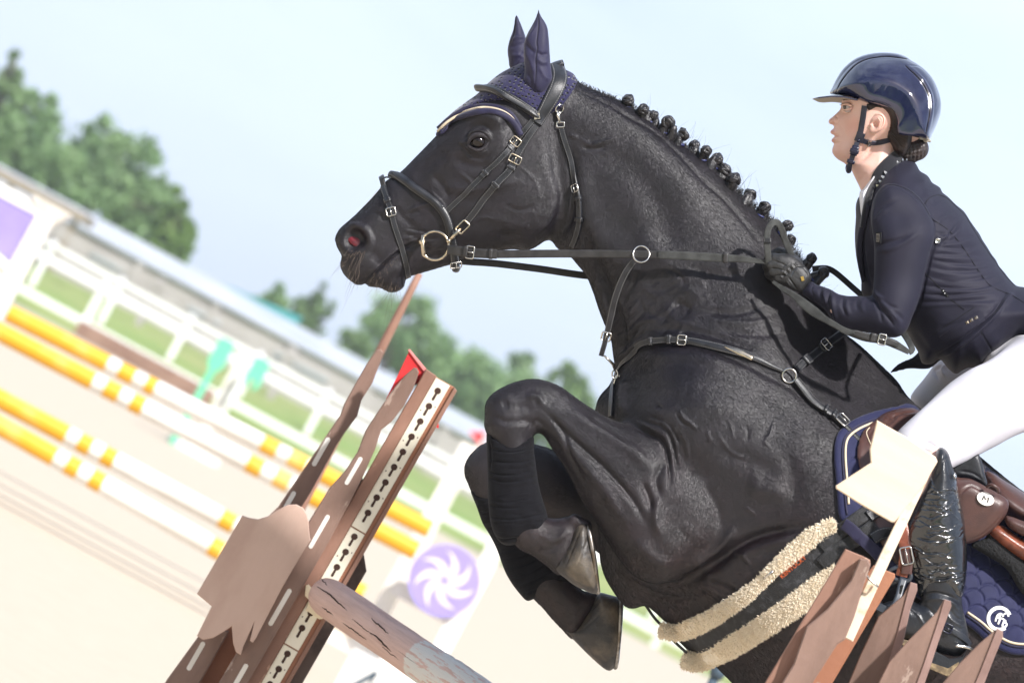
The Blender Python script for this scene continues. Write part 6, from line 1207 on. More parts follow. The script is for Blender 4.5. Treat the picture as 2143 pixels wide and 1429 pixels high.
for s_ in (1, -1):
    FB_.caps([(1885, 440, .11*s_, .034), (1862, 655, .20*s_, .028), (1752, 642, .178*s_, .022), (1698, 606, .150*s_, .016)], k=.012)
    FB_.caps([(2210, 800, .12*s_, .06), (2080, 856, .215*s_, .048), (1945, 918, .315*s_, .040), (1958, 1060, .385*s_, .038), (1972, 1240, .385*s_, .022), (1965, 1310, .385*s_, .022), (1880, 1292, .385*s_, .016)], k=.012)
FB_.cut(FB_.caps([(1762, 225, .040, .009), (1772, 224.5, .045, .0095)], add=False), .005); FB_.cut(FB_.caps([(1762, 225, -.040, .009), (1772, 224.5, -.045, .0095)], add=False), .005)
FB_.cut(FB_.caps([(1746.5, 262, .011, .003), (1744, 257, .009, .002)], add=False), .002)
fst = [([(1748, 240), (1753, 250), (1755, 258), (1750, 264)], 2.2, -1.6), ([(1746, 251), (1750, 248), (1754, 253)], 2.4, 1.2), ([(1741, 283), (1749, 285), (1757, 286)], 1.8, -2.6), ([(1742, 277), (1750, 279), (1756, 284)], 2.2, 1.4), ([(1742, 292), (1750, 290), (1757, 286)], 2.4, 1.6), ([(1745, 302), (1752, 300), (1757, 298)], 3, -1.6), ([(1757, 262), (1763, 272), (1766, 284)], 4, -1.3), ([(1762, 214), (1772, 209), (1785, 210)], 4, 2.2), ([(1762, 236), (1772, 236), (1782, 232)], 3.5, -1.2),
      ([(1760, 219), (1768, 216.5), (1778, 219), (1784, 224)], 1.8, 1.8), ([(1760, 231), (1768, 232.5), (1778, 229)], 1.8, 1.5), ([(1764, 214), (1772, 213), (1782, 215)], 1.4, -1.), ([(1775, 250), (1790, 245), (1805, 240)], 8, 1.5), ([(1780, 336), (1800, 326), (1820, 306), (1828, 285)], 5, 2.2), ([(1785, 345), (1805, 335), (1825, 315)], 5, -2.), ([(1800, 400), (1830, 360), (1850, 320)], 6, 2.0), ([(1796, 380), (1806, 372), (1812, 360)], 5, -1.3)]
body, BD = realize(FB_, 'person', ['skin'], strokes=fst, far=fst, it=1); tag(body, 'rider in navy show jacket, white breeches and navy helmet leaning forward over the neck', 'person')
RD = Surf([BD])
for s_ in (1, -1):
    g = Geo(); c = P(1774.5, 225.5, .0385*s_); a = np.linspace(0, math.pi, 12); ax = P(1700, 222, .060*s_)-c; lathe(g, c, ax, [(max(.0002, .0108*math.sin(t)), -.0108*math.cos(t)) for t in a], 24); e_ = g.build('eye', 'eye_white', body)
    g = Geo(); axn = ax/np.linalg.norm(ax); lathe(g, c+axn*.0098, axn, [(.0086, -.0034), (.0074, -.0006), (.004, .0011), (.0003, .0015)], 20); g.build('iris', 'iris', e_)
    g = Geo(); p = catmull([P(1761, 221.5, .036*s_), P(1766, 218.2, .044*s_), P(1773, 218.6, .049*s_), P(1781, 223, .053*s_)], .001); tube(g, p, .0010*np.sin(np.linspace(.5, 2.8, len(p))), 6)
    for t in np.linspace(.05, .8, 12): i = int(t*(len(p)-1)); d = P(1745, 214, .05*s_)-P(1765, 220, .045*s_); d = d/np.linalg.norm(d)*.006; tube(g, np.array([p[i], p[i]+d*.6, p[i]+d+UP*.0012]), np.array([.0004, .0003, .0001]), 3)
    g.build('eyelashes', 'hair_brown', body); g = Geo(); p = catmull([P(1761.5, 221.6, .037*s_), P(1766, 218.8, .0445*s_), P(1773, 218.8, .050*s_), P(1783, 222.6, .0545*s_)], .001); tube(g, p, .0026, 8); p = catmull([P(1762, 228.0, .0375*s_), P(1767, 229.8, .0435*s_), P(1774, 229.6, .0485*s_), P(1783, 226, .0535*s_)], .001); tube(g, p, .0022, 8); g.build('eyelid', 'skin', body)
    g = Geo(); 
    for t in np.linspace(0, 1, 40): q0 = np.array([1762+24*t, 211-3.5*math.sin(t*2.6)]); h = RD.hit(q0[0], q0[1], s_); 
    # ear
    FE = Field(seg(1810, 1862, 1.3), seg(230, 288, 1.3), np.arange(.040 if s_ > 0 else -.098, .099 if s_ > 0 else -.039, .0024)); eo = [(1827, 243), (1834, 237.5), (1846, 238), (1852.5, 247), (1852, 259), (1847, 270), (1838, 277.5), (1828, 280.5), (1819, 277), (1817, 269), (1820, 260), (1822, 250)]
    FE.slab(eo, .006, [(1835, 245, .0085), (1850, 260, .0075), (1825, 272, .009)], rbf([(1820, 265, .064*s_), (1850, 250, .079*s_), (1835, 240, .074*s_), (1828, 278, .066*s_), (1850, 265, .077*s_), (1838, 258, .073*s_)], FE.X, FE.Y), smooth=2, blur=1)
    est = [([(1826, 248), (1833, 242), (1842, 242), (1848, 249), (1847, 260), (1841, 269)], 1.7, -2.6), ([(1830, 252), (1838, 248), (1842, 254), (1839, 264), (1834, 270)], 2.0, 1.4), ([(1827, 256), (1831, 262), (1829, 267)], 4, -6.0), ([(1833, 255), (1835, 262), (1832, 268)], 3, -3.5), ([(1821, 259), (1823, 263)], 2, 1.8)]
    ev_, em = FE.mesh(); realize(FE, 'ear', ['skin'], body, strokes=est if s_ > 0 else (), far=est if s_ < 0 else (), it=1)
g = Geo(); h = RD.hit(1772, 211)
for k in range(150):
    t = RNG.rand(); x, y = 1764+25*t+RNG.normal(0, .5), 210.5-3*math.sin(t*2.4)+RNG.normal(0, 1.1); h = RD.hit(x, y)
    if h: d = P(x+60, y-14+RNG.normal(0, 18), 0)-P(x, y, 0); d /= np.linalg.norm(d); tube(g, np.array([h[0]+h[1]*.0004, h[0]+d*.003+h[1]*.001, h[0]+d*.006+h[1]*.0008]), np.array([.0005, .0004, .0001]), 3)
g.build('eyebrow', 'hair_brown', body)
# ---- hair
FH = Field(seg(1798, 1918, 2.), seg(206, 340, 2.), np.arange(-.09, .093, .0035))
FH.slab([(1808, 212), (1845, 214), (1890, 215), (1910, 260), (1908, 300), (1892, 328), (1874, 322), (1864, 306), (1852, 290), (1853, 276), (1856, 262), (1855, 246), (1846, 234), (1834, 233), (1822, 240), (1813, 243)], .012, [(1812, 222, .0795), (1830, 225, .081), (1860, 250, .080), (1880, 280, .070), (1880, 305, .062), (1880, 322, .056)], 0, smooth=3, blur=1)
hs = [([(1816+k*2, 228+k*6), (1850+k*3, 240+k*7), (1880+k*2, 290+k*4)], 1.3, (-1)**k*1.1) for k in range(-3, 8)]; realize(FH, 'hair', ['hair_brown'], body, strokes=hs, it=1)
FN = Field(seg(1862, 1950, 2.), seg(278, 346, 2.), np.arange(-.042, .044, .003)); FN.caps([(1885, 306, 0, .022), (1900, 314, 0, .028), (1918, 311, 0, .026)], k=.01); FN.caps([(1890, 325, .006, .012), (1905, 330, .0, .011), (1925, 318, .004, .010)], k=.006)
bs_ = [([(1878+8*k, 288), (1886+8*k, 312), (1884+8*k, 338)], 2.4, -1.4) for k in range(7)]+[([(1875, 298+9*k), (1905, 304+8*k), (1938, 296+9*k)], 2.8, .9) for k in range(5)]; realize(FN, 'hair_bun', ['hair_net'], body, strokes=bs_, it=1)
# ---- helmet
hel = thing('helmet', 'glossy navy riding helmet with peak and raised centre strip on the rider', 'helmet', P(1860, 200, 0)); hel.parent = None
hel.location = body.location; hel.parent = body; hel.location = (0, 0, 0); del hel['category']; del hel['label']
FK = Field(seg(1730, 1980, 2.4), seg(100, 304, 2.4), np.arange(-.112, .115, .004))
shell_p = [(1739, 197), (1744, 183), (1754, 165), (1767, 147), (1787, 129), (1810, 119), (1837, 114), (1862, 114), (1890, 119), (1915, 131), (1937, 147), (1953, 166), (1964, 190), (1969.5, 212), (1969, 236), (1962.5, 258), (1953, 280), (1945, 294), (1925, 290), (1900, 287), (1882, 285), (1875, 279), (1873, 258), (1866, 244), (1855, 233), (1837, 225), (1814, 219), (1792, 212), (1765, 204)]
FK.slab(shell_p, [(1860, 130, .085), (1745, 190, .06), (1960, 210, .09), (1860, 225, .006), (1900, 280, .006), (1870, 262, .006), (1790, 210, .008), (1945, 290, .010), (1880, 180, .09)], [(1860, 200, .098), (1760, 180, .082), (1940, 220, .093), (1850, 140, .092), (1880, 270, .092), (1930, 280, .088), (1800, 210, .093)], 0, smooth=4, blur=4)
a_, b_ = FK.X, FK.Y
strip = FK.slab([(1737, 198), (1742, 182), (1752, 162), (1765, 143), (1786, 125), (1810, 115), (1837, 110.5), (1862, 110.5), (1884, 114), (1903, 124), (1890, 132), (1860, 140), (1800, 150), (1770, 190)], .05, .05, 0, smooth=4, blur=2, add=False); strip = np.maximum(strip, np.abs(FK.W)-.021-.0*strip); FK.comb(strip.astype(np.float32), .0022)
BKL = [(1895, 138), (1905, 147), (1917, 158), (1932, 176), (1943, 198), (1946.5, 218), (1945, 243), (1940.5, 268), (1937, 280)]
hst = [(BKL, 1.7, -3.8), ([(x+5, y-2) for x, y in BKL], 3, 1.3), ([(1749, 197), (1757, 176), (1771, 156), (1788, 138), (1806, 127), (1827, 121), (1859, 118.5), (1898, 124)], 1.5, -2.6), ([(1796, 216), (1838, 229), (1860, 239), (1870, 262), (1872, 280), (1895, 289)], 3, 1.2), ([(1896, 138), (1920, 139), (1944, 152)], 1.2, -.9)]
ho, HMm = realize(FK, 'helmet_shell', ['helmet_shell'], hel, strokes=hst, it=3, far=hst); HSf = Surf([HMm])
for pts_ in (BKL, [(1749, 197), (1757, 176), (1771, 156), (1788, 138), (1806, 127), (1827, 121), (1859, 118.5), (1898, 124)]):
    g = Geo(); p, n = lay(HSf, pts_, 3, -.0002); tube(g, p, .0011, 6); g.build('trim_line', 'hole_black', hel)
g = Geo(); 
vt = []; nC = 25
prof_t = [(1699.5, 205.5), (1712, 203), (1740, 200), (1768, 203), (1792, 209)]; prof_b = [(1700, 207), (1712, 210), (1736, 214), (1762, 217.5), (1792, 212)]
def visor_pt(u, a, top):
    # u: 0 tip .. 1 root along the peak, a: -1..1 across
    px = np.interp(u, [0, .25, .5, .75, 1], [1699.5, 1712, 1740, 1768, 1792]); yt = np.interp(u, [0, .25, .5, .75, 1], [206, 203.2, 200, 202, 208]); yb = yt+np.interp(u, [0, .15, 1], [1., 3., 3.]);
    wdt = .078*math.sin(min(1., (u*.92+.08)**.5)*math.pi/2)**.9
    droop = 5.*(1-a)*np.interp(u, [0, .3, .8, 1], [.15, 1, 1.25, .6]); return P(px+3*a*a, (yt if top else yb)+droop, a*wdt)
us = np.linspace(0, 1, 16); as_ = np.linspace(-1, 1, 21); T_ = np.array([[visor_pt(u, a, True) for a in as_] for u in us]); B_ = np.array([[visor_pt(u, a, False) for a in as_] for u in us])
n1, n2 = len(us), len(as_); idx = lambda i, j, k: k*n1*n2+i*n2+j; f = []; fb = []
for i in range(n1-1):
    for j in range(n2-1): f.append((idx(i, j, 0), idx(i, j+1, 0), idx(i+1, j+1, 0), idx(i+1, j, 0))); fb.append((idx(i, j, 1), idx(i+1, j, 1), idx(i+1, j+1, 1), idx(i, j+1, 1)))
for i in range(n1-1):
    for j in (0, n2-1): f.append((idx(i, j, 0), idx(i+1, j, 0), idx(i+1, j, 1), idx(i, j, 1)))
for j in range(n2-1): f.append((idx(0, j, 0), idx(0, j, 1), idx(0, j+1, 1), idx(0, j+1, 0)))
g.add(np.vstack([T_.reshape(-1, 3), B_.reshape(-1, 3)]), f, 0)
for q in fb: g.f.append(q); g.m.append(1)
g.build('peak', ['helmet_shell', 'visor_lining'], hel)
SK = Surf([BD, HMm]); 
def hstrap(nm, pts, w, th, m='strap_navy', **k): return strap(nm, pts, w, th, SK, hel, .0012, m=m, sm=3, step=3., **k)
_, s1 = hstrap('side_strap', [(1810, 222), (1808, 236), (1805, 255), (1802, 272), (1799, 284)], .012, .0028); hstrap('side_strap_stitching', [(1805, 240), (1803, 256), (1801, 270)], .0015, .0036)
_, s2 = hstrap('rear_strap', [(1797, 290), (1810, 296), (1825, 299), (1845, 297), (1863, 292), (1884, 288)], .011, .003)
hstrap('strap_junction', [(1803, 278), (1800, 286), (1796, 296)], .018, .0045); g = Geo(); c, T1, S1, N1 = frame_at((s1[0], s1[1]), .98); h = SK.hit(1797, 293); lathe(g, h[0]+h[1]*.006, h[1], [(.0042, 0), (.0042, .0012), (.003, .002)], 16); lathe(g, h[0]+h[1]*.0062, h[1], [(.003, 0), (.002, .0022)], 12); g.build('press_stud', 'helmet_trim', hel)
g = Geo(); h = SK.hit(1818, 298); T1 = P(1830, 299, 0)-P(1810, 296, 0); T1 /= np.linalg.norm(T1); T1 -= h[1]*(T1@h[1]); box(g, h[0]+h[1]*.005, T1*.004, np.cross(h[1], T1)*.0062, h[1]*.0022); g.build('strap_clip', 'steel', hel, False)
chin = [(1793, 298), (1789, 310), (1786, 322), (1782, 334), (1778, 345), (1776, 356)]
o, cs = air([(1794, 298, .062), (1790, 310, .062), (1786, 322, .060), (1782, 334, .057), (1778, 347, .052), (1776.5, 357, .045)], .0105, .003, 'chin_strap', 'strap_navy', hel, step=3)
air([(1777, 357, .045), (1774, 352, .02), (1776, 346, .0), (1774, 352, -.02), (1777, 357, -.045), (1786, 322, -.060), (1799, 284, -.067), (1809, 225, -.083)], .010, .003, 'chin_strap', 'strap_navy', hel, step=4)
for t, ln, w in ((.28, .020, .0150), (.30, .008, .019), (.66, .007, .0165)): keeper('chin_buckle', (cs[0]+DW*.001, cs[1]), t, w, .0058, hel, ln, 'helmet_trim')
g = Geo(); tube(g, catmull([P(1946, 296, .0), P(1938, 292, .03), P(1925, 289, .055)], .004), .003, 8); lathe(g, P(1938, 293, .04), DW, [(.006, -.002), (.006, .002)], 10); g.build('rear_fitting', 'visor_lining', hel)
# ---- shirt
FSh = Field(seg(1790, 1850, 1.6), seg(350, 480, 1.6), np.arange(-.105, .108, .003)); FSh.slab([(1830, 358), (1820, 374), (1811, 388), (1805, 397), (1800, 400), (1798, 414), (1799, 440), (1803, 466), (1808, 446), (1815, 420), (1825, 394), (1838, 366)], .007, [(1830, 364, .061), (1812, 392, .066), (1803, 430, .084), (1803, 460, .090)], 0, smooth=3, blur=1)
realize(FSh, 'shirt_collar', ['shirt_white'], body, strokes=[([(1806, 396), (1803, 420), (1802, 455)], 1.6, -2.2), ([(1812, 388), (1808, 410), (1806, 440)], 3, 1.5)], it=1)
# ---- jacket
FJ = Field(np.concatenate([seg(1660, 2150, 3.4), seg(2150, 2300, 9)]), seg(322, 796, 3.4), np.concatenate([np.arange(-.29, .0, .009), np.arange(.0, .285, .0055)]))
tor = [(1868, 328), (1890, 331), (1912, 338), (1920, 348), (1925, 358), (1939, 366), (1946, 374), (1950, 382), (1962, 389), (1969, 394), (1971, 402), (1984, 412), (2000, 428), (2016, 441), (2024, 452), (2030, 462), (2042, 479), (2050, 490), (2056, 502), (2066, 517), (2075, 532), (2085, 545), (2090, 556), (2102, 570), (2112, 583), (2127, 598), (2143, 601), (2190, 612), (2235, 640), (2262, 690), (2245, 738), (2190, 722),
       (2165, 712), (2143, 711), (2120, 726), (2099, 745), (2069, 760), (2060, 775), (2031, 769), (2014, 775), (2001, 783), (1985, 772), (1967, 752), (1950, 762), (1930, 760), (1922, 738), (1908, 715), (1893, 692), (1850, 660), (1815, 630), (1803, 612), (1802, 582), (1794, 550), (1790, 521), (1789, 488), (1791, 455), (1791, 430), (1797, 412), (1808, 402), (1820, 385), (1838, 358)]
FJ.slab(tor, [(1880, 350, .05), (1800, 500, .05), (1900, 500, .10), (2050, 650, .10), (2060, 480, .09), (1990, 770, .06), (1960, 380, .07)], [(1870, 345, .058), (1900, 345, .058), (1860, 400, .15), (1930, 380, .12), (1960, 430, .158), (1825, 420, .105), (1800, 500, .09), (1870, 520, .148), (1980, 530, .15), (2040, 560, .14), (1900, 640, .13), (2000, 660, .145), (2060, 640, .148), (2140, 660, .165), (2220, 690, .18), (1970, 745, .135), (2060, 760, .16), (1930, 740, .10), (1820, 610, .07)], 0, smooth=4, blur=3)
up_ = [(1848, 388), (1870, 384), (1895, 392), (1918, 408), (1934, 428), (1948, 453), (1956, 478), (1955, 502), (1947, 528), (1937, 569), (1923, 628), (1909, 664), (1898, 687), (1884, 701), (1862, 704), (1840, 694), (1826, 664), (1826, 617), (1829, 572), (1829, 516), (1824, 477), (1822, 445), (1830, 412)]
fo_ = [(1697, 588), (1710, 596), (1722, 599), (1740, 606), (1755, 615), (1775, 619), (1796, 619), (1828, 620), (1865, 620), (1900, 640), (1898, 686), (1880, 703), (1860, 704), (1826, 698), (1791, 692), (1768, 688), (1756, 682), (1740, 666), (1722, 645), (1700, 630), (1678, 615), (1685, 600)]
for s_ in (1, -1):
    dx = 0 if s_ > 0 else -4
    FJ.slab([(x+dx, y) for x, y in up_], .052, [(1880, 420, .05), (1890, 520, .052), (1870, 660, .045)], [(1880, 410, .145*s_), (1890, 520, .185*s_), (1865, 680, .205*s_)], k=.005 if s_ > 0 else .01, smooth=5)
    FJ.slab([(x+dx, y) for x, y in fo_], .038, [(1690, 602, .028), (1750, 640, .036), (1860, 660, .044)], [(1690, 602, .150*s_), (1760, 650, .182*s_), (1870, 670, .205*s_)], k=.008, smooth=5)
FJ.slab([(1861, 782), (1870, 768), (1886, 757), (1912, 745), (1935, 725), (1975, 745), (1965, 758), (1946, 772), (1926, 774), (1908, 772), (1885, 776)], .012, .012, -.09, k=.01, smooth=5)
JS = [([(1833, 422), (1826, 470), (1829, 520)], 4, 2), ([(1846, 398), (1864, 387), (1885, 392), (1910, 408), (1933, 432)], 2, -1.8), ([(1958, 470), (1957, 505), (1948, 535), (1938, 575), (1925, 630), (1908, 672)], 4, -3.5),
      ([(1829, 516), (1850, 508), (1880, 502), (1900, 492)], 5, -3.4), ([(1832, 525), (1860, 522), (1890, 510), (1925, 485)], 6, 3), ([(1826, 456), (1850, 430), (1880, 418)], 5, -2), ([(1828, 470), (1840, 450), (1860, 436)], 5, 2.2),
      ([(1828, 618), (1838, 640), (1858, 664), (1872, 684)], 4, -4.5), ([(1834, 614), (1850, 636), (1872, 660), (1884, 680)], 5, 3.5), ([(1832, 632), (1842, 656), (1846, 676)], 4, -3), ([(1840, 625), (1862, 640), (1880, 645)], 4, -2.2), ([(1826, 600), (1834, 616), (1850, 624)], 4, 2.5), ([(1860, 648), (1880, 660), (1892, 672)], 5, -2),
      ([(1738, 608), (1733, 625), (1737, 650), (1744, 668)], 3.5, -4.2), ([(1746, 609), (1742, 630), (1746, 655), (1752, 676)], 5, 4), ([(1722, 600), (1716, 612), (1722, 632)], 4, -2.6), ([(1728, 602), (1724, 616), (1730, 640)], 4, 2.4), ([(1766, 620), (1763, 640), (1770, 660)], 4, -2.6), ([(1774, 620), (1772, 640), (1778, 662)], 5, 2.2), ([(1796, 621), (1792, 636), (1796, 650)], 4, -2), ([(1806, 622), (1804, 640), (1808, 655)], 5, 1.8), ([(1702, 594), (1698, 608), (1704, 622)], 3, -1.5), ([(1755, 612), (1748, 606)], 3, -2)]
bk = [((1958, 494), (1985, 484), (2010, 470), (2026, 458)), ((1958, 506), (1990, 506), (2030, 496), (2052, 492)), ((1956, 516), (1980, 520), (2020, 522), (2066, 516)), ((1950, 530), (1985, 536), (2030, 535), (2076, 534)), ((1946, 545), (1990, 550), (2040, 550), (2086, 545)), ((1942, 560), (1990, 568), (2040, 566), (2090, 556)),
      ((1936, 580), (1990, 586), (2050, 584), (2102, 572)), ((1932, 598), (1990, 604), (2050, 600), (2112, 584)), ((1928, 614), (1980, 616), (2040, 614), (2100, 604)), ((1924, 628), (1980, 630), (2040, 632), (2100, 626))]
rj = np.random.RandomState(2)
for i, b in enumerate(bk): b = [(x-14*(k_ == 3), y) for k_, (x, y) in enumerate(b)]; a_ = rj.uniform(.8, 1.6); n_ = 4 if rj.rand() < .6 else 3; JS.append(([(x, y+rj.normal(0, 3.5)) for x, y in b[:n_]], rj.uniform(3.5, 6), -2.1*a_)); JS.append(([(x, y+8+rj.normal(0, 2.5)) for x, y in b[4-n_:]], rj.uniform(5, 8), 2.0*a_))
JS += [([(2105, 612), (2085, 645), (2050, 680), (2000, 720), (1960, 744)], 3, -5), ([(2110, 618), (2090, 652), (2052, 690), (2002, 730), (1966, 750)], 4, 5.0), ([(2100, 640), (2110, 625), (2120, 612)], 6, 4), ([(2092, 632), (2078, 650), (2060, 660)], 6, -3), ([(2049, 688), (2065, 715), (2082, 744)], 1.6, -1.8), ([(2100, 700), (2070, 730), (2045, 758)], 10, 3),
       ([(1822, 420), (1812, 460), (1806, 510), (1812, 560), (1824, 600)], 4, -3.5), ([(1812, 430), (1800, 480), (1798, 530), (1806, 570)], 4, 3), ([(1925, 358), (1940, 400), (1950, 430)], 8, 1.6), ([(1940, 400), (1958, 396), (1968, 392)], 4, 2.2), ([(1950, 430), (1965, 415), (1985, 414)], 5, -2), ([(1930, 382), (1945, 378)], 4, 2), ([(1960, 470), (1975, 455), (2000, 448)], 5, 2), ([(1965, 520), (1985, 495), (2000, 480)], 4, -3), ([(1960, 512), (1975, 500), (1990, 480)], 4, 2.5),
       ([(1960, 690), (1990, 680), (2020, 670)], 6, -2), ([(1910, 690), (1940, 730), (1960, 745)], 8, -2), ([(1885, 765), (1905, 758), (1930, 758)], 4, -2.5)]
jk, JM = realize(FJ, 'jacket', ['jacket_cloth'], body, strokes=JS, it=2, far=JS[:14]); JSf = Surf([JM, BD])
for nm_pts in ([(1846, 390), (1868, 387), (1895, 395), (1918, 411), (1934, 431), (1948, 456), (1962, 466), (1985, 482), (2008, 508), (2030, 540), (2050, 570), (2070, 596), (2093, 608), (2118, 618), (2143, 634)], [(1935, 428), (1944, 415), (1962, 408), (1980, 414), (2000, 432), (2020, 452), (2030, 468), (2048, 498), (2066, 525), (2084, 550), (2104, 578), (2124, 598)], [(1936, 572), (1955, 590), (1972, 608), (1990, 626), (2005, 638), (2018, 648)], [(2049, 688), (2060, 708), (2072, 728), (2083, 745)], [(1952, 700), (1985, 678), (2010, 662), (2040, 642)]):
    g = Geo(); p, n = lay(JSf, nm_pts, 4, .0002); tube(g, p, .0008, 5); g.build('seam', 'seam_dark', jk)
g = Geo(); p, n = lay(JSf, [(1970, 706), (1995, 690), (2020, 674), (2045, 656), (2056, 664), (2060, 670)], 4, .001, 4); band(g, *lay(JSf, [(1975, 712), (2000, 696), (2028, 678), (2056, 660)], 4, .001, 6), .024, .0025); g.build('pocket_flap', 'jacket_cloth', jk, True, sharp=50)
def studs(pts, r, m, nm, h_=.003, sq=False, par=None):
    for x, y in pts:
        h = JSf.hit(x, y)
        if not h: continue
        g = Geo(); lathe(g, h[0]+h[1]*.001, h[1], [(r, 0), (r*.9, h_*.5), (r*.25, h_)], 4 if sq else 12, ref=RT+.1*UP); g.build(nm, m, par or jk, not sq)
studs([(2024, 675), (2033, 670), (2043, 665)], .0052, 'brass_steel', 'pocket_stud', .0042, True)
coll = [(1903, 325), (1886, 323), (1868, 335), (1850, 353), (1837, 373), (1827, 396), (1820, 420), (1813, 446), (1808, 475)]
g = Geo(); p, n = lay(JSf, coll, 4, .003, 5); band(g, p, n, np.interp(np.linspace(0, 1, len(p)), [0, .4, .75, 1], [.026, .027, .017, .010]), .005, puff=.4); cl = g.build('velvet_collar', 'velvet', jk); q = lay(JSf, [(1820, 430), (1812, 460), (1803, 500), (1803, 545), (1812, 590)], 4, .003, 5); g = Geo(); band(g, q[0], q[1], .016, .004, puff=.4); g.build('lapel', 'jacket_cloth', jk)
studs([(1896, 336), (1887, 338), (1877, 343), (1868, 349), (1860, 356), (1854, 364), (1849, 373), (1844, 382), (1839, 391), (1824, 416)], .0042, 'steel', 'collar_stud', .0065, True, cl)
h = JSf.hit(1962, 504); g = Geo(); lathe(g, h[0]+h[1]*.001, h[1], [(.0058, 0), (.0058, .002), (.0048, .003), (.004, .0018), (.001, .0022)], 20); g.build('silver_button', 'steel', jk)
h = JSf.hit(1840, 498); T1 = P(1841, 508, 0)-P(1840, 488, 0); T1 /= np.linalg.norm(T1); T1 -= h[1]*(T1@h[1]); T1 /= np.linalg.norm(T1); S1 = np.cross(h[1], T1); g = Geo(); box(g, h[0]+h[1]*.001, T1*.0115, S1*.0072, h[1]*.0014); bd = g.build('sleeve_patch', 'seam_dark', jk, False)
g = Geo(); box(g, h[0]+h[1]*.0032, T1*.0088, S1*.0052, h[1]*.001); g.build('metal_badge', 'steel', bd, False); g = Geo()
for k in (-2, -1, 0, 2, 3): box(g, h[0]+h[1]*.0045+T1*.0019*k, T1*.0004, S1*.003, h[1]*.0003)
g.build('badge_lettering', 'seam_dark', bd, False)
g = Geo(); p, n = lay(JSf, [(1972, 606), (1977, 612), (1984, 622)], 2, .001); band(g, p, n, .006, .0012); tb = g.build('side_tab', 'seam_dark', jk)
studs([(1974, 609), (1977, 613), (1980, 617), (1983, 620)], .0012, 'white_thread', 'tab_dot', .0012, False, tb)
studs([(1836, 390)], .002, 'steel', 'collar_stud', .003, True, cl)
# ---- breeches
FT = Field(seg(1862, 2330, 4.), seg(700, 1012, 4.), np.arange(-.36, .385, .0075))
thigh = [(1868, 930), (1879, 902), (1908, 874), (1939, 846), (1985, 803), (2031, 772), (2062, 758), (2100, 735), (2143, 712), (2200, 680), (2280, 670), (2340, 720), (2330, 830), (2250, 880), (2143, 905), (2080, 936), (2028, 963), (1992, 981), (1975, 1000), (1940, 1000), (1900, 990), (1876, 965)]
FT.slab(thigh, [(1930, 930, .055), (2100, 800, .085), (2250, 780, .1)], [(1920, 940, .055), (2050, 850, .075), (2200, 780, .1)], [(1920, 940, .318), (2050, 850, .235), (2200, 780, .12)], smooth=8)
FT.slab([(2050, 735), (2120, 690), (2200, 650), (2300, 650), (2350, 760), (2300, 880), (2200, 880), (2120, 860), (2060, 830)], .07, [(2080, 780, .14), (2250, 760, .18)], 0, k=.04, smooth=8)
FT.slab([(1905, 835), (1912, 818), (1935, 790), (1966, 752), (2000, 750), (2100, 735), (2250, 700), (2300, 850), (2150, 870), (2050, 880), (1960, 890), (1920, 880)], .06, .065, [(1920, 850, -.27), (2250, 780, -.12)], k=.03, smooth=8)
TS = [([(2062, 764), (2090, 752), (2130, 748), (2160, 760)], 4, 2.5), ([(2050, 772), (2090, 760), (2140, 765)], 3.5, -2.2), ([(2090, 770), (2130, 770), (2150, 800)], 4, 1.8), ([(1930, 925), (1950, 930), (1975, 950)], 3, -1.8), ([(1925, 935), (1950, 942), (1972, 962)], 3, 1.6), ([(1935, 915), (1960, 925), (1985, 945)], 3, 1.4), ([(1950, 905), (1965, 920), (1980, 930)], 2.5, -1.2), ([(1965, 795), (1955, 775), (1975, 765)], 4, -3), ([(1978, 790), (1972, 772), (1985, 762)], 4, 3), ([(2010, 860), (2060, 850), (2110, 830)], 1.2, -.6)]
TS = [(p_, w_, d_*1.7) for p_, w_, d_ in TS]+[([(2143, 800), (2060, 850), (2000, 895), (1960, 925)], 1.6, -1.2), ([(2030, 800), (2060, 812), (2100, 815)], 6, -1.6), ([(2000, 840), (2030, 850), (2070, 850)], 7, 1.5)]
to_, TM = realize(FT, 'breeches', ['breeches_white'], body, strokes=TS, it=3)
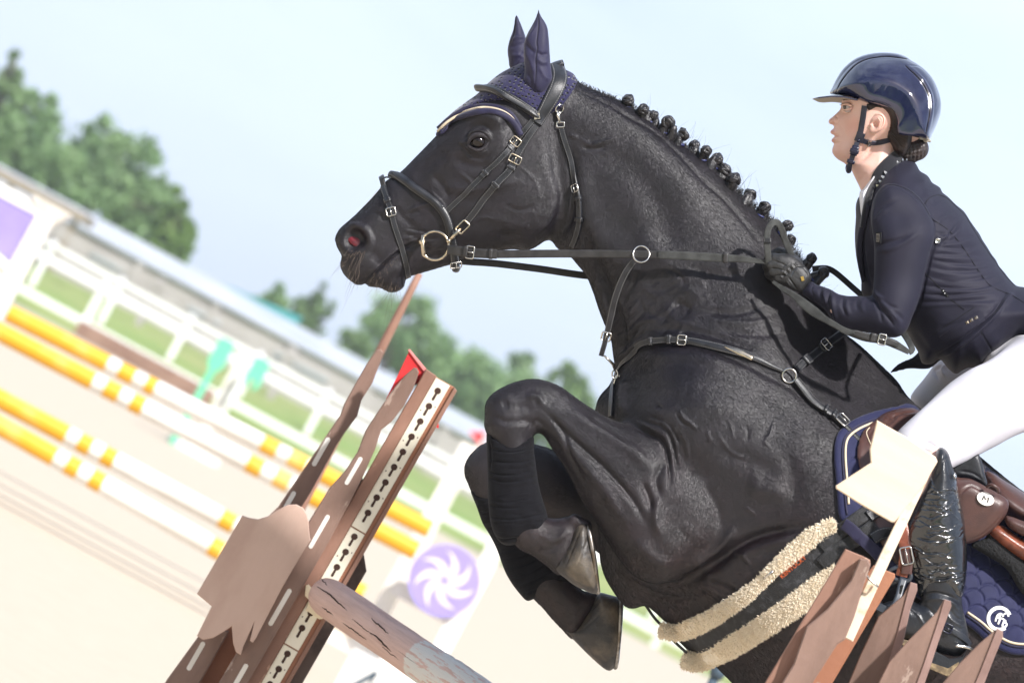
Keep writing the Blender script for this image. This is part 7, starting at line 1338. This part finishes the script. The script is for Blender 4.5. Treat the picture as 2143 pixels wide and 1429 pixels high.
# ---- boots
def boot(s_, lab):
    w0 = .385*s_; FBt = Field(seg(1800, 2050, 3.2), seg(924, 1424, 3.2), np.arange(w0-.085, w0+.088, .005))
    leg = [(1957, 951), (1962, 940), (1970, 935), (1979, 940), (1986, 950), (1992, 972), (1999, 992), (2006, 1034), (2015, 1077), (2019, 1125), (2021, 1174), (2019, 1214), (2014, 1245), (2014, 1265), (2022, 1300), (2028, 1335), (2026, 1352), (2010, 1372), (1990, 1372), (1965, 1365), (1940, 1352), (1880, 1335), (1848, 1322), (1834, 1300), (1836, 1275), (1852, 1260), (1880, 1254), (1905, 1255), (1922, 1262), (1928, 1250), (1922, 1235), (1914, 1206), (1903, 1166), (1896, 1125), (1902, 1100), (1913, 1074), (1925, 1044), (1938, 1018), (1948, 994)]
    FBt.slab(leg, [(1970, 950, .03), (1960, 1100, .052), (1970, 1230, .04), (1870, 1290, .035), (1990, 1330, .04)], [(1970, 950, .05), (1955, 1080, .055), (1965, 1230, .038), (1985, 1320, .034), (1900, 1300, .036), (1850, 1290, .036)], w0, smooth=5, blur=3)
    r = np.random.RandomState(21); st = [([(1990, 955), (1975, 962), (1965, 985), (1955, 1000)], 4, -2), ([(1978, 945), (1985, 975), (1990, 1000)], 3, -2.5), ([(1928, 1248), (1955, 1240), (1990, 1248), (2012, 1262)], 4, -4), ([(1932, 1258), (1960, 1252), (1992, 1260), (2014, 1276)], 4, 3.5), ([(1920, 1262), (1945, 1275), (1965, 1300), (1972, 1330)], 4, -2.5), ([(1985, 1270), (2000, 1290), (2018, 1300)], 4, -2.6), ([(1980, 1285), (1998, 1302), (2020, 1312)], 4, 2.4), ([(1990, 1262), (2005, 1276), (2020, 1286)], 3, 2), ([(1936, 1350), (1960, 1358), (2000, 1372)], 2.5, -2.5), ([(1900, 1268), (1920, 1285), (1935, 1310)], 3, 2)]
    o, m = realize(FBt, 'boot', ['boot_leather'], body, strokes=st if s_ > 0 else (), far=st if s_ < 0 else (), it=2); return o, m, w0
bt, BTM, w0 = boot(1, ''); bt2, _, w02 = boot(-1, '')
for o_, w_ in ((bt, w0), (bt2, w02)):
    g = Geo(); prism(g, [(1836, 1300), (1834, 1316), (1846, 1332), (1880, 1346), (1935, 1366), (1950, 1352), (1880, 1334), (1850, 1322)], w_-.036, w_+.036, bev=2); g.build('sole', 'sole_brown', o_, True, sharp=40)
    g = Geo(); prism(g, [(1946, 1356), (1940, 1378), (1946, 1399), (1986, 1415), (2008, 1396), (2026, 1352), (2012, 1374), (1988, 1378)], w_-.032, w_+.032, bev=2); g.build('heel', 'boot_leather', o_, True, sharp=40); g = Geo(); prism(g, [(1945, 1399), (1949, 1386), (1984, 1398), (2006, 1384), (2008, 1394), (1986, 1416)], w_-.033, w_+.033, bev=1); g.build('heel_tip', 'sole_brown', o_, True, sharp=40)
# shiny wrap round the boot leg
FW = Field(seg(1886, 2034, 2.6), seg(986, 1268, 2.6), np.arange(w0-.068, w0+.07, .0045))
wp = [(1946, 996), (1960, 998), (1985, 1000), (2000, 996), (2007, 1034), (2017, 1077), (2022, 1125), (2024, 1174), (2022, 1214), (2016, 1246), (2004, 1252), (1975, 1240), (1945, 1240), (1926, 1250), (1918, 1225), (1911, 1206), (1900, 1166), (1893, 1125), (1899, 1100), (1910, 1074), (1922, 1044), (1935, 1018)]
FW.slab(wp, [(1960, 1100, .055), (1970, 1230, .042), (1960, 1000, .05)], [(1970, 1000, .056), (1955, 1080, .060), (1965, 1230, .044)], w0, smooth=5, blur=3)
r = np.random.RandomState(31); WS = []
for k in range(30):
    y = 1004+k*8.4; t = (y-996)/250; xl = np.interp(y, [996, 1044, 1074, 1125, 1166, 1206, 1240], [1946, 1922, 1910, 1893, 1900, 1911, 1922]); xr = np.interp(y, [996, 1077, 1174, 1246], [2000, 2017, 2024, 2016]); sl = r.normal(0, 10)
    a0 = r.uniform(0, .35); b0 = r.uniform(.6, 1.); pts = [(xl+(xr-xl)*u, y+sl*u+r.normal(0, 3.)+8*math.sin(math.pi*u)) for u in np.linspace(a0, b0, 6)]; WS.append((pts, r.uniform(1.5, 2.4), -r.uniform(1.0, 2.4))); WS.append(([(x, yy+3.2) for x, yy in pts], r.uniform(1.8, 3), r.uniform(.8, 2.2)))
for k in range(70):
    x = r.uniform(1898, 2020); y = r.uniform(1004, 1244); a = r.choice([r.normal(.25, .35), r.normal(-.6, .3)]); L = r.uniform(8, 34); WS.append(([(x, y), (x+L*.5*math.cos(a), y+L*.5*math.sin(a)+r.normal(0, 3)), (x+L*math.cos(a), y+L*math.sin(a))], r.uniform(1.3, 3), r.choice([-1, 1])*r.uniform(.6, 1.7)))
realize(FW, 'boot_wrap', ['wrap_film'], bt, strokes=WS, it=1)
g = Geo(); S5 = Surf([BTM]); h = S5.hit(1994, 996); lathe(g, h[0]+h[1]*.004, h[1], [(.0065, 0), (.0065, .002), (.003, .003)], 16); g.build('zip_stud', 'steel', bt)
q = lay(S5, [(1952, 1302), (1975, 1310), (1998, 1322), (2020, 1338), (2030, 1350)], 4, .002); g = Geo(); band(g, q[0], q[1], .013, .003); g.build('spur_strap', 'boot_leather', bt); buckle('spur_buckle', frame_at(q, .32), .008, .0085, .0015, bt, .005, 'helmet_trim')
g = Geo(); tube(g, catmull([P(2000, 1350, w0+.04), P(2026, 1354, w0+.03), P(2038, 1362, w0), P(2030, 1356, w0-.03)], .004), .0035, 8); tube(g, np.array([P(2036, 1360, w0), P(2043, 1364, w0), P(2050, 1368, w0)]), .003, 8); g.build('spur', 'steel', bt)
# ---- gloves
def glove(s_):
    w0 = .150*s_; FG = Field(seg(1592, 1712, 2.), seg(516, 626, 2.), np.arange(w0-.07, w0+.05, .0032) if s_ > 0 else np.arange(w0-.05, w0+.07, .0032)); b = lambda d: w0+s_*d
    FG.slab([(1616, 542), (1630, 531), (1650, 531), (1668, 540), (1682, 554), (1697, 574), (1696, 590), (1684, 608), (1672, 612), (1652, 604), (1634, 592), (1618, 572), (1612, 556)], .022, .018, b(0), smooth=4)
    # fingers: knuckle -> first joint -> second joint curling away round the rein
    for i, (kx, ky, jx, jy, L) in enumerate([(1624, 541, 1611, 541, 1.), (1617, 554, 1606, 556, 1.08), (1622, 569, 1610, 571, 1.03), (1634, 583, 1622, 585, .88)]):
        r = (.0105, .0108, .0102, .0090)[i]; FG.caps([(kx+8, ky+2, b(.004), r+.001), (kx-4, ky, b(.002), r), (jx, jy, b(-.012), r*.97), (jx+2, jy+5, b(-.034*L), r*.92), (jx+15, jy+7, b(-.044*L), r*.86), (jx+26, jy+6, b(-.036*L), r*.8)], k=.0035)
    FG.caps([(1668, 552, b(-.012), .013), (1650, 535, b(-.026), .0125), (1632, 528, b(-.034), .0108), (1614, 536, b(-.036), .0098), (1606, 544, b(-.034), .0088)], k=.005)
    st = [([(1621, 547), (1632, 550), (1645, 556)], 1.6, -2.0), ([(1615, 562), (1628, 563), (1642, 566)], 1.6, -2.2), ([(1622, 577), (1635, 576), (1648, 578)], 1.6, -2.0), ([(1656, 576), (1665, 562), (1682, 560), (1692, 574)], 1.5, -2.4), ([(1650, 580), (1658, 592), (1668, 606)], 2, -2.6), ([(1646, 588), (1654, 600)], 2, 2), ([(1660, 558), (1648, 572), (1636, 580)], 2, -1.6), ([(1652, 552), (1640, 562), (1632, 574)], 2.4, 1.5)]
    for k in range(9): x = 1632+k*4; y = 576-k*3.4; st.append(([(x, y), (x+6, y+7)], 1.3, (-1)**k*1.6))
    o, m = realize(FG, 'glove', ['glove_leather'], body, strokes=st if s_ > 0 else (), far=st if s_ < 0 else (), it=1); return o, m
gl, GM = glove(1); glove(-1)
GS = Surf([GM]); h = GS.hit(1679, 583)
if h: T1 = P(1682, 592, 0)-P(1677, 576, 0); T1 /= np.linalg.norm(T1); T1 -= h[1]*(T1@h[1]); S1 = np.cross(h[1], T1); g = Geo(); box(g, h[0]+h[1]*.0012, T1*.0046, S1*.003, h[1]*.001); g.build('brass_tag', 'brass', gl, False)
g = Geo(); p, n = lay(GS, [(1655, 580), (1662, 566), (1676, 560), (1688, 568), (1694, 580)], 3, .0003); tube(g, p, .0007, 5); g.build('glove_piping', 'stirrup_grey', gl)
# ================================================================== THE JUMP THE HORSE IS CLEARING
mat('wing_brown', (.32, .175, .125), .62, col2=(.20, .105, .075), nscale=9, ndet=10, lo=.36, hi=.66, stretch=(1, 1, .35), chip=((.42, .26, .19), 15, .60), bump=.0016, bscale=60, spec=.4); mat('wing_taupe', (.25, .155, .12), .6, col2=(.15, .09, .068), nscale=9, ndet=10, lo=.36, hi=.66, stretch=(1, 1, .35), chip=((.33, .24, .195), 19, .60), bump=.0016, bscale=70)
mat('rust_brown', (.36, .155, .085), .6, chip=((.30, .20, .16), 11, .62), col2=(.25, .10, .055), nscale=6, ndet=8, lo=.35, hi=.75, bump=.001, bscale=60); mat('track_cream', (.80, .75, .62), .5, col2=(.66, .58, .44), nscale=14, ndet=7, lo=.55, hi=.85); mat('key_dark', (.05, .022, .014), .9); mat('cup_plastic', (.80, .68, .48), .4)
mat('dark_wood', (.045, .03, .026), .7, col2=(.10, .07, .06), nscale=12)
def px(pts, w): return [P(x, y, w) for x, y in pts]
lw = thing('jump_wing', 'brown picket jump wing with a cream keyhole track, standing behind the rail left of the horse', 'jump wing', P(640, 1300, -1.0), 'picket wings of the jumped fence')
lw['label'] = 'brown picket jump wing with cream keyhole track, left of the rail and the horse'
WL = -1.0
# directions of the leaning photo frame: the post runs from (929,795) to (560,1450)
def along(x0, y0, x1, y1): d = np.array([x1-x0, y1-y0], float); return d/np.linalg.norm(d)
pd = along(908, 818, 705, 1188) ; pd = np.array([-.497, .868]); pn = np.array([.868, .497])
def slat(g, top, bottom, hw0, hw1, w0, w1, mi=0, bev=1.5):
    a = np.array(top, float); b = np.array(bottom, float); d = (b-a)/np.linalg.norm(b-a); n = np.array([-d[1], d[0]])*-1
    prism(g, [a-n*hw0, a+n*hw0, b+n*hw1, b-n*hw1], w0, w1, mi, bev)
T0 = np.array([928., 797.]); LEN = 1150
g = Geo(); slat(g, T0, T0+pd*LEN, 27, 27, WL-.07, WL, bev=2); g.build('post', 'rust_brown', lw, False)      # box post behind the track
g = Geo(); a0 = T0-pn*38+pd*2; prism(g, [a0-pn*6+pd*-6, a0+pn*20-pd*4, a0+pn*20+pd*LEN, a0-pn*6+pd*LEN], WL-.06, WL+.012, 0, 2); g.build('side_board', 'wing_brown', lw, False)
g = Geo(); a0 = T0+pn*26; prism(g, [a0, a0+pn*9+pd*4, a0+pn*9+pd*LEN, a0+pd*LEN], WL-.06, WL+.008, 0, 1.5); g.build('edge_board', 'wing_brown', lw, False)
g = Geo(); a0 = T0+pd*395+pn*34; prism(g, [a0, a0+pn*24+pd*30, a0+pn*24+pd*LEN, a0+pd*LEN], WL-.09, WL-.05, 0, 1.5); g.build('back_board', 'dark_wood', lw, False)
for k, (s0, s1) in enumerate(((2, 358), (361, 640), (643, 1100))):
    g = Geo(); a0 = T0+pd*s0; prism(g, [a0-pn*17, a0+pn*17, a0+pn*17+pd*(s1-s0), a0-pn*17+pd*(s1-s0)], WL, WL+.004, 0, .6)
    tr = g.build('track_plate', 'track_cream', lw, False); kh = Geo(); hl = Geo(); s = s0+ (22 if k == 0 else 14); 
    while s < s1-12:
        c = T0+pd*s; q = [c+7*(pn*math.cos(t)+pd*math.sin(t)) for t in np.linspace(math.radians(110), math.radians(430), 16)]; q += [c+pn*2.9+pd*20, c+pn*1.6+pd*22.5, c-pn*1.6+pd*22.5, c-pn*2.9+pd*20]
        prism(kh, q, WL+.0035, WL+.0046); 
        if int(s/36.5) % 2: prism(hl, [c+pn*x_+pd*y_ for x_, y_ in ((11, -6), (13, -6), (13, -3), (11, -3))], WL+.0035, WL+.0046); prism(hl, [c+pn*x_+pd*y_ for x_, y_ in ((-12, 14), (-10, 14), (-10, 17), (-12, 17))], WL+.0035, WL+.0046)
        s += 36.7
    kh.build('keyholes', 'key_dark', tr, False); hl.build('screw_holes', 'key_dark', tr, False)
# picket beside the post: carved silhouette with routed slots
slot_m = 'white_paint'
def picket(name, poly, w0, w1, m, parent, slots=(), side=None, lab=None):
    g = Geo(); prism(g, poly, w0, w1, 0, 2.5); o = g.build(name, m, parent, False)
    for sx, sy, L, hw in slots:
        g = Geo(); c = np.array([sx, sy]); q = [c-pd*(L-hw)+hw*(pn*math.cos(t)-pd*math.sin(t)) for t in np.linspace(0, math.pi, 8)]+[c+pd*(L-hw)+hw*(-pn*math.cos(t)+pd*math.sin(t)) for t in np.linspace(0, math.pi, 8)]; prism(g, q, w1-.001, w1+.0012); g.build('painted_slot', slot_m, o, False)
    return o
pk = [(868, 769), (874, 771), (876, 782), (858, 836), (843, 850), (840, 875), (815, 912), (795, 905), (785, 930), (790, 958), (768, 1000), (700, 1115), (560, 1355), (480, 1500), (400, 1640), (372, 1626), (455, 1480), (600, 1230), (655, 1130), (690, 1062), (722, 1010), (748, 955), (770, 905), (788, 870), (806, 845), (838, 800), (858, 778)]
picket('picket', [(866, 769), (873, 770), (877, 779), (864, 815), (846, 848), (820, 882), (798, 899), (793, 915), (785, 940), (775, 962), (762, 992), (735, 1045), (690, 1130), (575, 1330), (480, 1495), (400, 1635), (352, 1608), (430, 1475), (545, 1280), (628, 1120), (690, 1020), (722, 985), (748, 945), (765, 900), (790, 862), (820, 818), (848, 785)], WL-.03, WL+.035, 'wing_taupe', lw, [(740, 985, 33, 4.5), (668, 1112, 40, 4.5), (586, 1270, 44, 5), (496, 1425, 42, 5)])
picket('picket_shadow_board', [(848, 785), (790, 862), (765, 900), (748, 945), (722, 985), (672, 1050), (640, 1102), (600, 1170), (560, 1120), (660, 1000), (700, 935), (730, 900), (800, 830)], WL-.10, WL-.06, 'wing_brown', lw) if False else None
g = Geo(); prism(g, [(695, 1060), (722, 1000), (745, 960), (762, 1010), (690, 1130), (655, 1200), (632, 1180)], WL-.055, WL-.035, 0, 1.5); g.build('rear_board', 'dark_wood', lw, False)
picket('picket', [(788, 732), (796, 730), (803, 737), (798, 752), (780, 800), (756, 838), (748, 870), (722, 905), (705, 930), (650, 1030), (600, 1110), (540, 1100), (582, 1060), (640, 975), (680, 915), (712, 868), (720, 845), (745, 800), (768, 760)], WL-.22, WL-.165, 'wing_taupe', lw, [(672, 945, 34, 5), (602, 1054, 30, 5)])
picket('picket', [(430, 1310), (480, 1320), (412, 1440), (330, 1580), (270, 1550), (350, 1420)], WL-.10, WL-.05, 'wing_taupe', lw, [(410, 1372, 34, 5)])
g = Geo(); prism(g, [(445, 1300), (540, 1290), (470, 1420), (380, 1580), (330, 1560), (420, 1400)], WL-.16, WL-.11, 0, 2); g.build('cross_board', 'rust_brown', lw, False)
crest_p = [(507, 1078), (522, 1083), (540, 1086), (560, 1080), (582, 1066), (602, 1056), (620, 1055), (634, 1062), (642, 1075), (646, 1090), (647, 1110), (650, 1130), (640, 1145), (590, 1230), (536, 1334), (529, 1344), (523, 1340), (533, 1298), (524, 1320), (509, 1352), (504, 1370), (494, 1364), (488, 1345), (485, 1310), (470, 1320), (446, 1334), (425, 1338), (412, 1330), (443, 1268), (412, 1242)]
g = Geo(); prism(g, crest_p, WL+.045, WL+.066, 0, 1.8); g.build('carved_crest_board', mat('crest_paint', (.54, .38, .31), .65, col2=(.45, .30, .24), nscale=9, ndet=10, lo=.42, hi=.68, chip=((.52, .38, .31), 20, .655), stretch=(1, 1, .4), bump=.0008, bscale=80), lw, False)
g = Geo(); tube(g, catmull([P(790, 742, WL-.2), P(818, 690, WL-.55), (P(868, 590, WL-1.0))], .05), np.linspace(.010, .008, 30)[:len(catmull([P(790, 742, WL-.2), P(818, 690, WL-.55), (P(868, 590, WL-1.0))], .05))] if False else .0085, 8)
# long thin lance continuing above the picket (a flag pole of a farther wing)
fl = thing('flag_pole', 'long thin brown pole rising out of focus from behind the tallest picket', 'flag pole', P(790, 745, -3.2)); g = Geo(); qa, qb = P(790, 745, -3.2), P(878, 572, -3.2); q0 = qa+(qa-qb)*(qa[2]/(qb[2]-qa[2])); q = catmull([q0, (q0+qa)/2, qa, qb], .06); tube(g, q, np.interp(np.linspace(0, 1, len(q)), [0, .8, 1], [.016, .015, .010]), 10); g.build('pole', 'wing_brown', fl)
rf = thing('red_flag', 'red wooden flag board fixed on top of the left picket wing', 'flag', P(860, 770, WL)); g = Geo(); prism(g, [(857, 733), (872, 750), (892, 778), (880, 800), (850, 815), (824, 826), (807, 836), (830, 790)], WL-.045, WL-.033, 0, 1); g.build('flag_board', 'red_paint', rf, False)
g = Geo(); prism(g, [(853, 732), (858, 731), (897, 778), (890, 782)], WL-.05, WL-.028, 0, 1); g.build('flag_edge', mat('pink_edge', (.8, .25, .24), .6), rf, False)
g = Geo(); prism(g, [(910, 884), (918, 886), (918, 896), (911, 893)], WL-.05, WL-.03); g.build('bolt', 'red_paint', lw, False)
# cup and rail
cp_ = thing('jump_cup', 'cream plastic jump cup holding the end of the weathered rail', 'jump cup', P(665, 1260, WL)); g = Geo(); prism(g, [(640, 1224), (646, 1222), (660, 1240), (668, 1256), (684, 1266), (700, 1276), (704, 1284), (680, 1280), (660, 1268), (638, 1246)], WL+.005, WL+.030, 0, 2); g.build('cup_lip', 'cup_plastic', cp_, False)
g = Geo(); prism(g, [(646, 1256), (682, 1278), (676, 1294), (668, 1295), (640, 1276)], WL+.004, WL+.024, 0, 2); g.build('cup_bracket', 'cup_plastic', cp_, False)
def railmat():
    def ex(T, b, tc, col):
        sp = T.new('ShaderNodeSeparateXYZ'); T.link(tc.outputs['UV'], sp.inputs[0]); n = T.new('ShaderNodeTexNoise', _Scale=9., _Detail=7., _Roughness=.7); mp = T.new('ShaderNodeMapping'); mp.inputs['Scale'].default_value = (3., 1.2, 1); T.link(tc.outputs['UV'], mp.inputs[0]); T.link(mp.outputs[0], n.inputs[0])
        # white painted band with chipped border starting part-way along the pole
        a = T.new('ShaderNodeMath', operation='MULTIPLY_ADD'); T.link(n.outputs['Fac'], a.inputs[0]); a.inputs[1].default_value = .05; T.link(sp.outputs[1], a.inputs[2]); r = T.new('ShaderNodeMapRange'); r.inputs[1].default_value = .480; r.inputs[2].default_value = .486; T.link(a.outputs[0], r.inputs[0])
        r2 = T.new('ShaderNodeMapRange'); r2.inputs[1].default_value = .44; r2.inputs[2].default_value = .47; T.link(n.outputs['Fac'], r2.inputs[0]); k = T.new('ShaderNodeMath', operation='MULTIPLY'); T.link(r.outputs[0], k.inputs[0]); T.link(r2.outputs[0], k.inputs[1])
        mx = T.new('ShaderNodeMix', data_type='RGBA'); T.link(k.outputs[0], mx.inputs[0]); T.link(col, mx.inputs[6]); mx.inputs[7].default_value = (.74, .71, .66, 1); T.link(mx.outputs[2], b.inputs['Base Color'])
    mat('weathered_rail', (.72, .50, .43), .8, col2=(.54, .35, .29), nscale=7, ndet=10, lo=.42, hi=.85, bump=.004, bscale=24, bdet=9, coord='UV', stretch=(6, 1.3, 1), extra=ex)
railmat()
A_ = P(672, 1240, WL+.055); B_ = P(1052, 1496, -.30); dB = B_-A_; L0 = np.linalg.norm(dB); C_ = A_+dB/L0*3.0
g = Geo(); N_ = 240; ts = np.linspace(0, 1, N_)[:, None]; pth = A_+(C_-A_)*ts; rr = .0445+.0022*np.sin(ts[:, 0]*9)+.0012*np.sin(ts[:, 0]*41); rr[0] = .030; rr[1] = .041; rr[2] = .0435
tube(g, pth, rr, 40); g.f = g.f; v = g.v[0].reshape(N_, 40, 3); uvv = g.uv[0]; r = np.random.RandomState(5)
for k in range(12):      # long drying cracks cut into the log
    a0 = r.uniform(0, 40); s0 = r.uniform(0, 200); L_ = r.randint(14, 60); dpt = r.uniform(.002, .006) if k > 5 else .009; a = a0
    if k < 7: a0 = [17, 21, 24, 19, 26, 15, 22][k]; s0 = [4, 30, 22, 62, 55, 85, 12][k]; L_ = [60, 50, 60, 50, 40, 60, 40][k]; a = a0
    for s in range(int(s0), min(N_-1, int(s0)+L_)):
        a += r.normal(0, .16)+.03; u = (s-s0)/L_; d_ = dpt*math.sin(math.pi*min(1, max(0, u)))
        for j in range(40):
            da = abs((j-a+20) % 40-20)
            if da < .9: v[s, j] -= (v[s, j]-pth[s])/np.linalg.norm(v[s, j]-pth[s])*d_*(1-da/.9)
g.v[0] = v.reshape(-1, 3); rl = g.build('jump_rail', 'weathered_rail', None, True); tag(rl, 'cracked weathered round rail, brown with a white painted band, in the cream cup', 'jump rail')
g = Geo(); RSf = Surf([(np.concatenate(g.v) if g.v else v.reshape(-1, 3), [tuple(f) for f in []])]) if False else None
g = Geo(); ax = (C_-A_)/3.0; camd = DW-ax*(DW@ax); camd /= np.linalg.norm(camd); sd_ = np.cross(ax, camd); r = np.random.RandomState(9)
for (s0, s1, a0) in ((.035, .20, -.28), (.20, .31, .08), (.16, .29, .62), (.30, .40, .15), (.27, .36, -.5), (.36, .46, .42), (.08, .15, .45), (.42, .60, .1), (.02, .06, -.75)):
    n = 26; t = np.linspace(0, 1, n); aa = a0+np.cumsum(r.normal(0, .012, n))+t*.12; ss = s0+(s1-s0)*t; R = .0452; q = A_+ax*ss[:, None]*1.0+(camd*np.cos(aa)[:, None]+sd_*np.sin(aa)[:, None])*R; tube(g, q, .0019*np.sin(np.linspace(.15, math.pi-.15, n))*r.uniform(.5, 1.3)+.0003, 5, up=camd)
g.build('drying_cracks', 'key_dark', rl)
# ------------------------------------------------------------------ near wing, right foreground
WR = 1.0; rw = thing('jump_wing', 'brown picket jump wing in the right foreground with a pale flag board above it', 'jump wing', P(1700, 1500, WR), 'picket wings of the jumped fence')
g = Geo(); prism(g, [(1769, 1148), (1806, 1163), (1821, 1171), (1822, 1180), (1740, 1330), (1690, 1429), (1620, 1560), (1530, 1530), (1600, 1429), (1690, 1280)], WR-.04, WR, 0, 2.5); g.build('post', 'wing_brown', rw, False)
g = Geo(); prism(g, [(1828, 1182), (1873, 1200), (1873, 1208), (1800, 1330), (1742, 1429), (1690, 1530), (1610, 1500), (1700, 1340)], WR-.13, WR-.09, 0, 2.5); g.build('rear_board', 'rust_brown', rw, False)
g = Geo(); prism(g, [(1800, 1168), (1816, 1170), (1822, 1182), (1806, 1230), (1788, 1290), (1768, 1338), (1752, 1348), (1722, 1395), (1700, 1429), (1650, 1520), (1580, 1500), (1636, 1429), (1660, 1390), (1688, 1310), (1730, 1275), (1780, 1215)], WR+.002, WR+.035, 0, 3); g.build('picket', 'wing_taupe', rw, False)
def pick3(poly, edge, w, nm='picket'):
    g = Geo(); prism(g, poly, w-.030, w, 0, 2); o = g.build(nm, 'wing_taupe', rw, False); g = Geo(); prism(g, edge, w-.034, w+.004, 0, 1.5); g.build('picket_edge', mat('edge_brown', (.36, .235, .21), .6, col2=(.28, .17, .15), nscale=8) if 'edge_brown' not in MATS else 'edge_brown', o, False)
MATS['edge_brown'] = mat('edge_brown', (.30, .19, .165), .6, col2=(.20, .12, .10), nscale=8, ndet=9, lo=.38, hi=.62)
pick3([(1904, 1219), (1890, 1245), (1838, 1290), (1800, 1370), (1775, 1429), (1740, 1500), (1830, 1520), (1862, 1400), (1885, 1330), (1905, 1260)], [(1905, 1217), (1919, 1221), (1920, 1234), (1905, 1275), (1890, 1345), (1868, 1400), (1858, 1390), (1878, 1320), (1896, 1250)], WR-.10)
pick3([(1975, 1254), (1960, 1280), (1900, 1340), (1860, 1385), (1838, 1429), (1800, 1500), (1900, 1520), (1938, 1400), (1965, 1330)], [(1976, 1253), (1990, 1257), (1991, 1268), (1968, 1330), (1945, 1400), (1935, 1429), (1910, 1500), (1895, 1490), (1932, 1390), (1962, 1300)], WR-.02)
pick3([(2084, 1316), (2050, 1345), (2010, 1385), (1972, 1429), (1930, 1480), (2020, 1500), (2060, 1429), (2080, 1370)], [(2086, 1314), (2099, 1320), (2099, 1332), (2075, 1390), (2060, 1429), (2030, 1500), (2015, 1490), (2048, 1410), (2072, 1350)], WR+.02)
pf = thing('pale_flag', 'pale unpainted swallowtail wooden flag on a cream stick in front of the saddle', 'flag', P(1860, 1000, WR))
mat('pale_wood', (.72, .60, .47), .7, col2=(.74, .58, .42), nscale=3, ndet=6, stretch=(1, 4, 9), bump=.0004, bscale=90); mat('pale_stick', (.74, .64, .50), .75, col2=(.52, .32, .18), nscale=30, ndet=6, lo=.55, hi=.72, stretch=(1, 1, 1), bump=.0006, bscale=80)
g = Geo(); prism(g, [(1835, 879), (1900, 916), (1958, 956), (1962, 966), (1930, 1020), (1872, 1092), (1866, 1093), (1800, 1055), (1749, 1022), (1749, 1016), (1822, 968), (1820, 940)], WR-.004, WR+.010, 0, 2.5); g.build('flag_board', 'pale_wood', pf, False)
g = Geo(); slat(g, (1951, 958), (1772, 1336), 10, 14, WR-.022, WR-.0055, bev=2); g.build('flag_stick', 'pale_stick', pf, False)
g = Geo(); tube(g, catmull([P(1813, 1202, WR+.012), P(1820, 1212, WR+.016), P(1836, 1226, WR+.014), P(1832, 1222, WR-.0)], .003), .0022, 6); g.build('wire_tie', 'steel', pf)
# ================================================================== AIR
hm = bpy.data.materials.new('haze'); hm.use_nodes = True; T = NT(hm); T.n.remove(T.n['Principled BSDF']); vp = T.new('ShaderNodeVolumePrincipled'); vp.inputs['Color'].default_value = (.93, .96, 1, 1); vp.inputs['Density'].default_value = .0008; vp.inputs['Anisotropy'].default_value = .2
T.link(vp.outputs[0], T.n['Material Output'].inputs['Volume']); MATS['haze'] = hm
g = Geo(); box(g, (0, 165, 8), (130, 0, 0), (0, 240, 0), (0, 0, 9.2)); hz = g.build('haze', 'haze', None, False); tag(hz, 'thin summer haze over the arena', 'haze', kind='stuff')
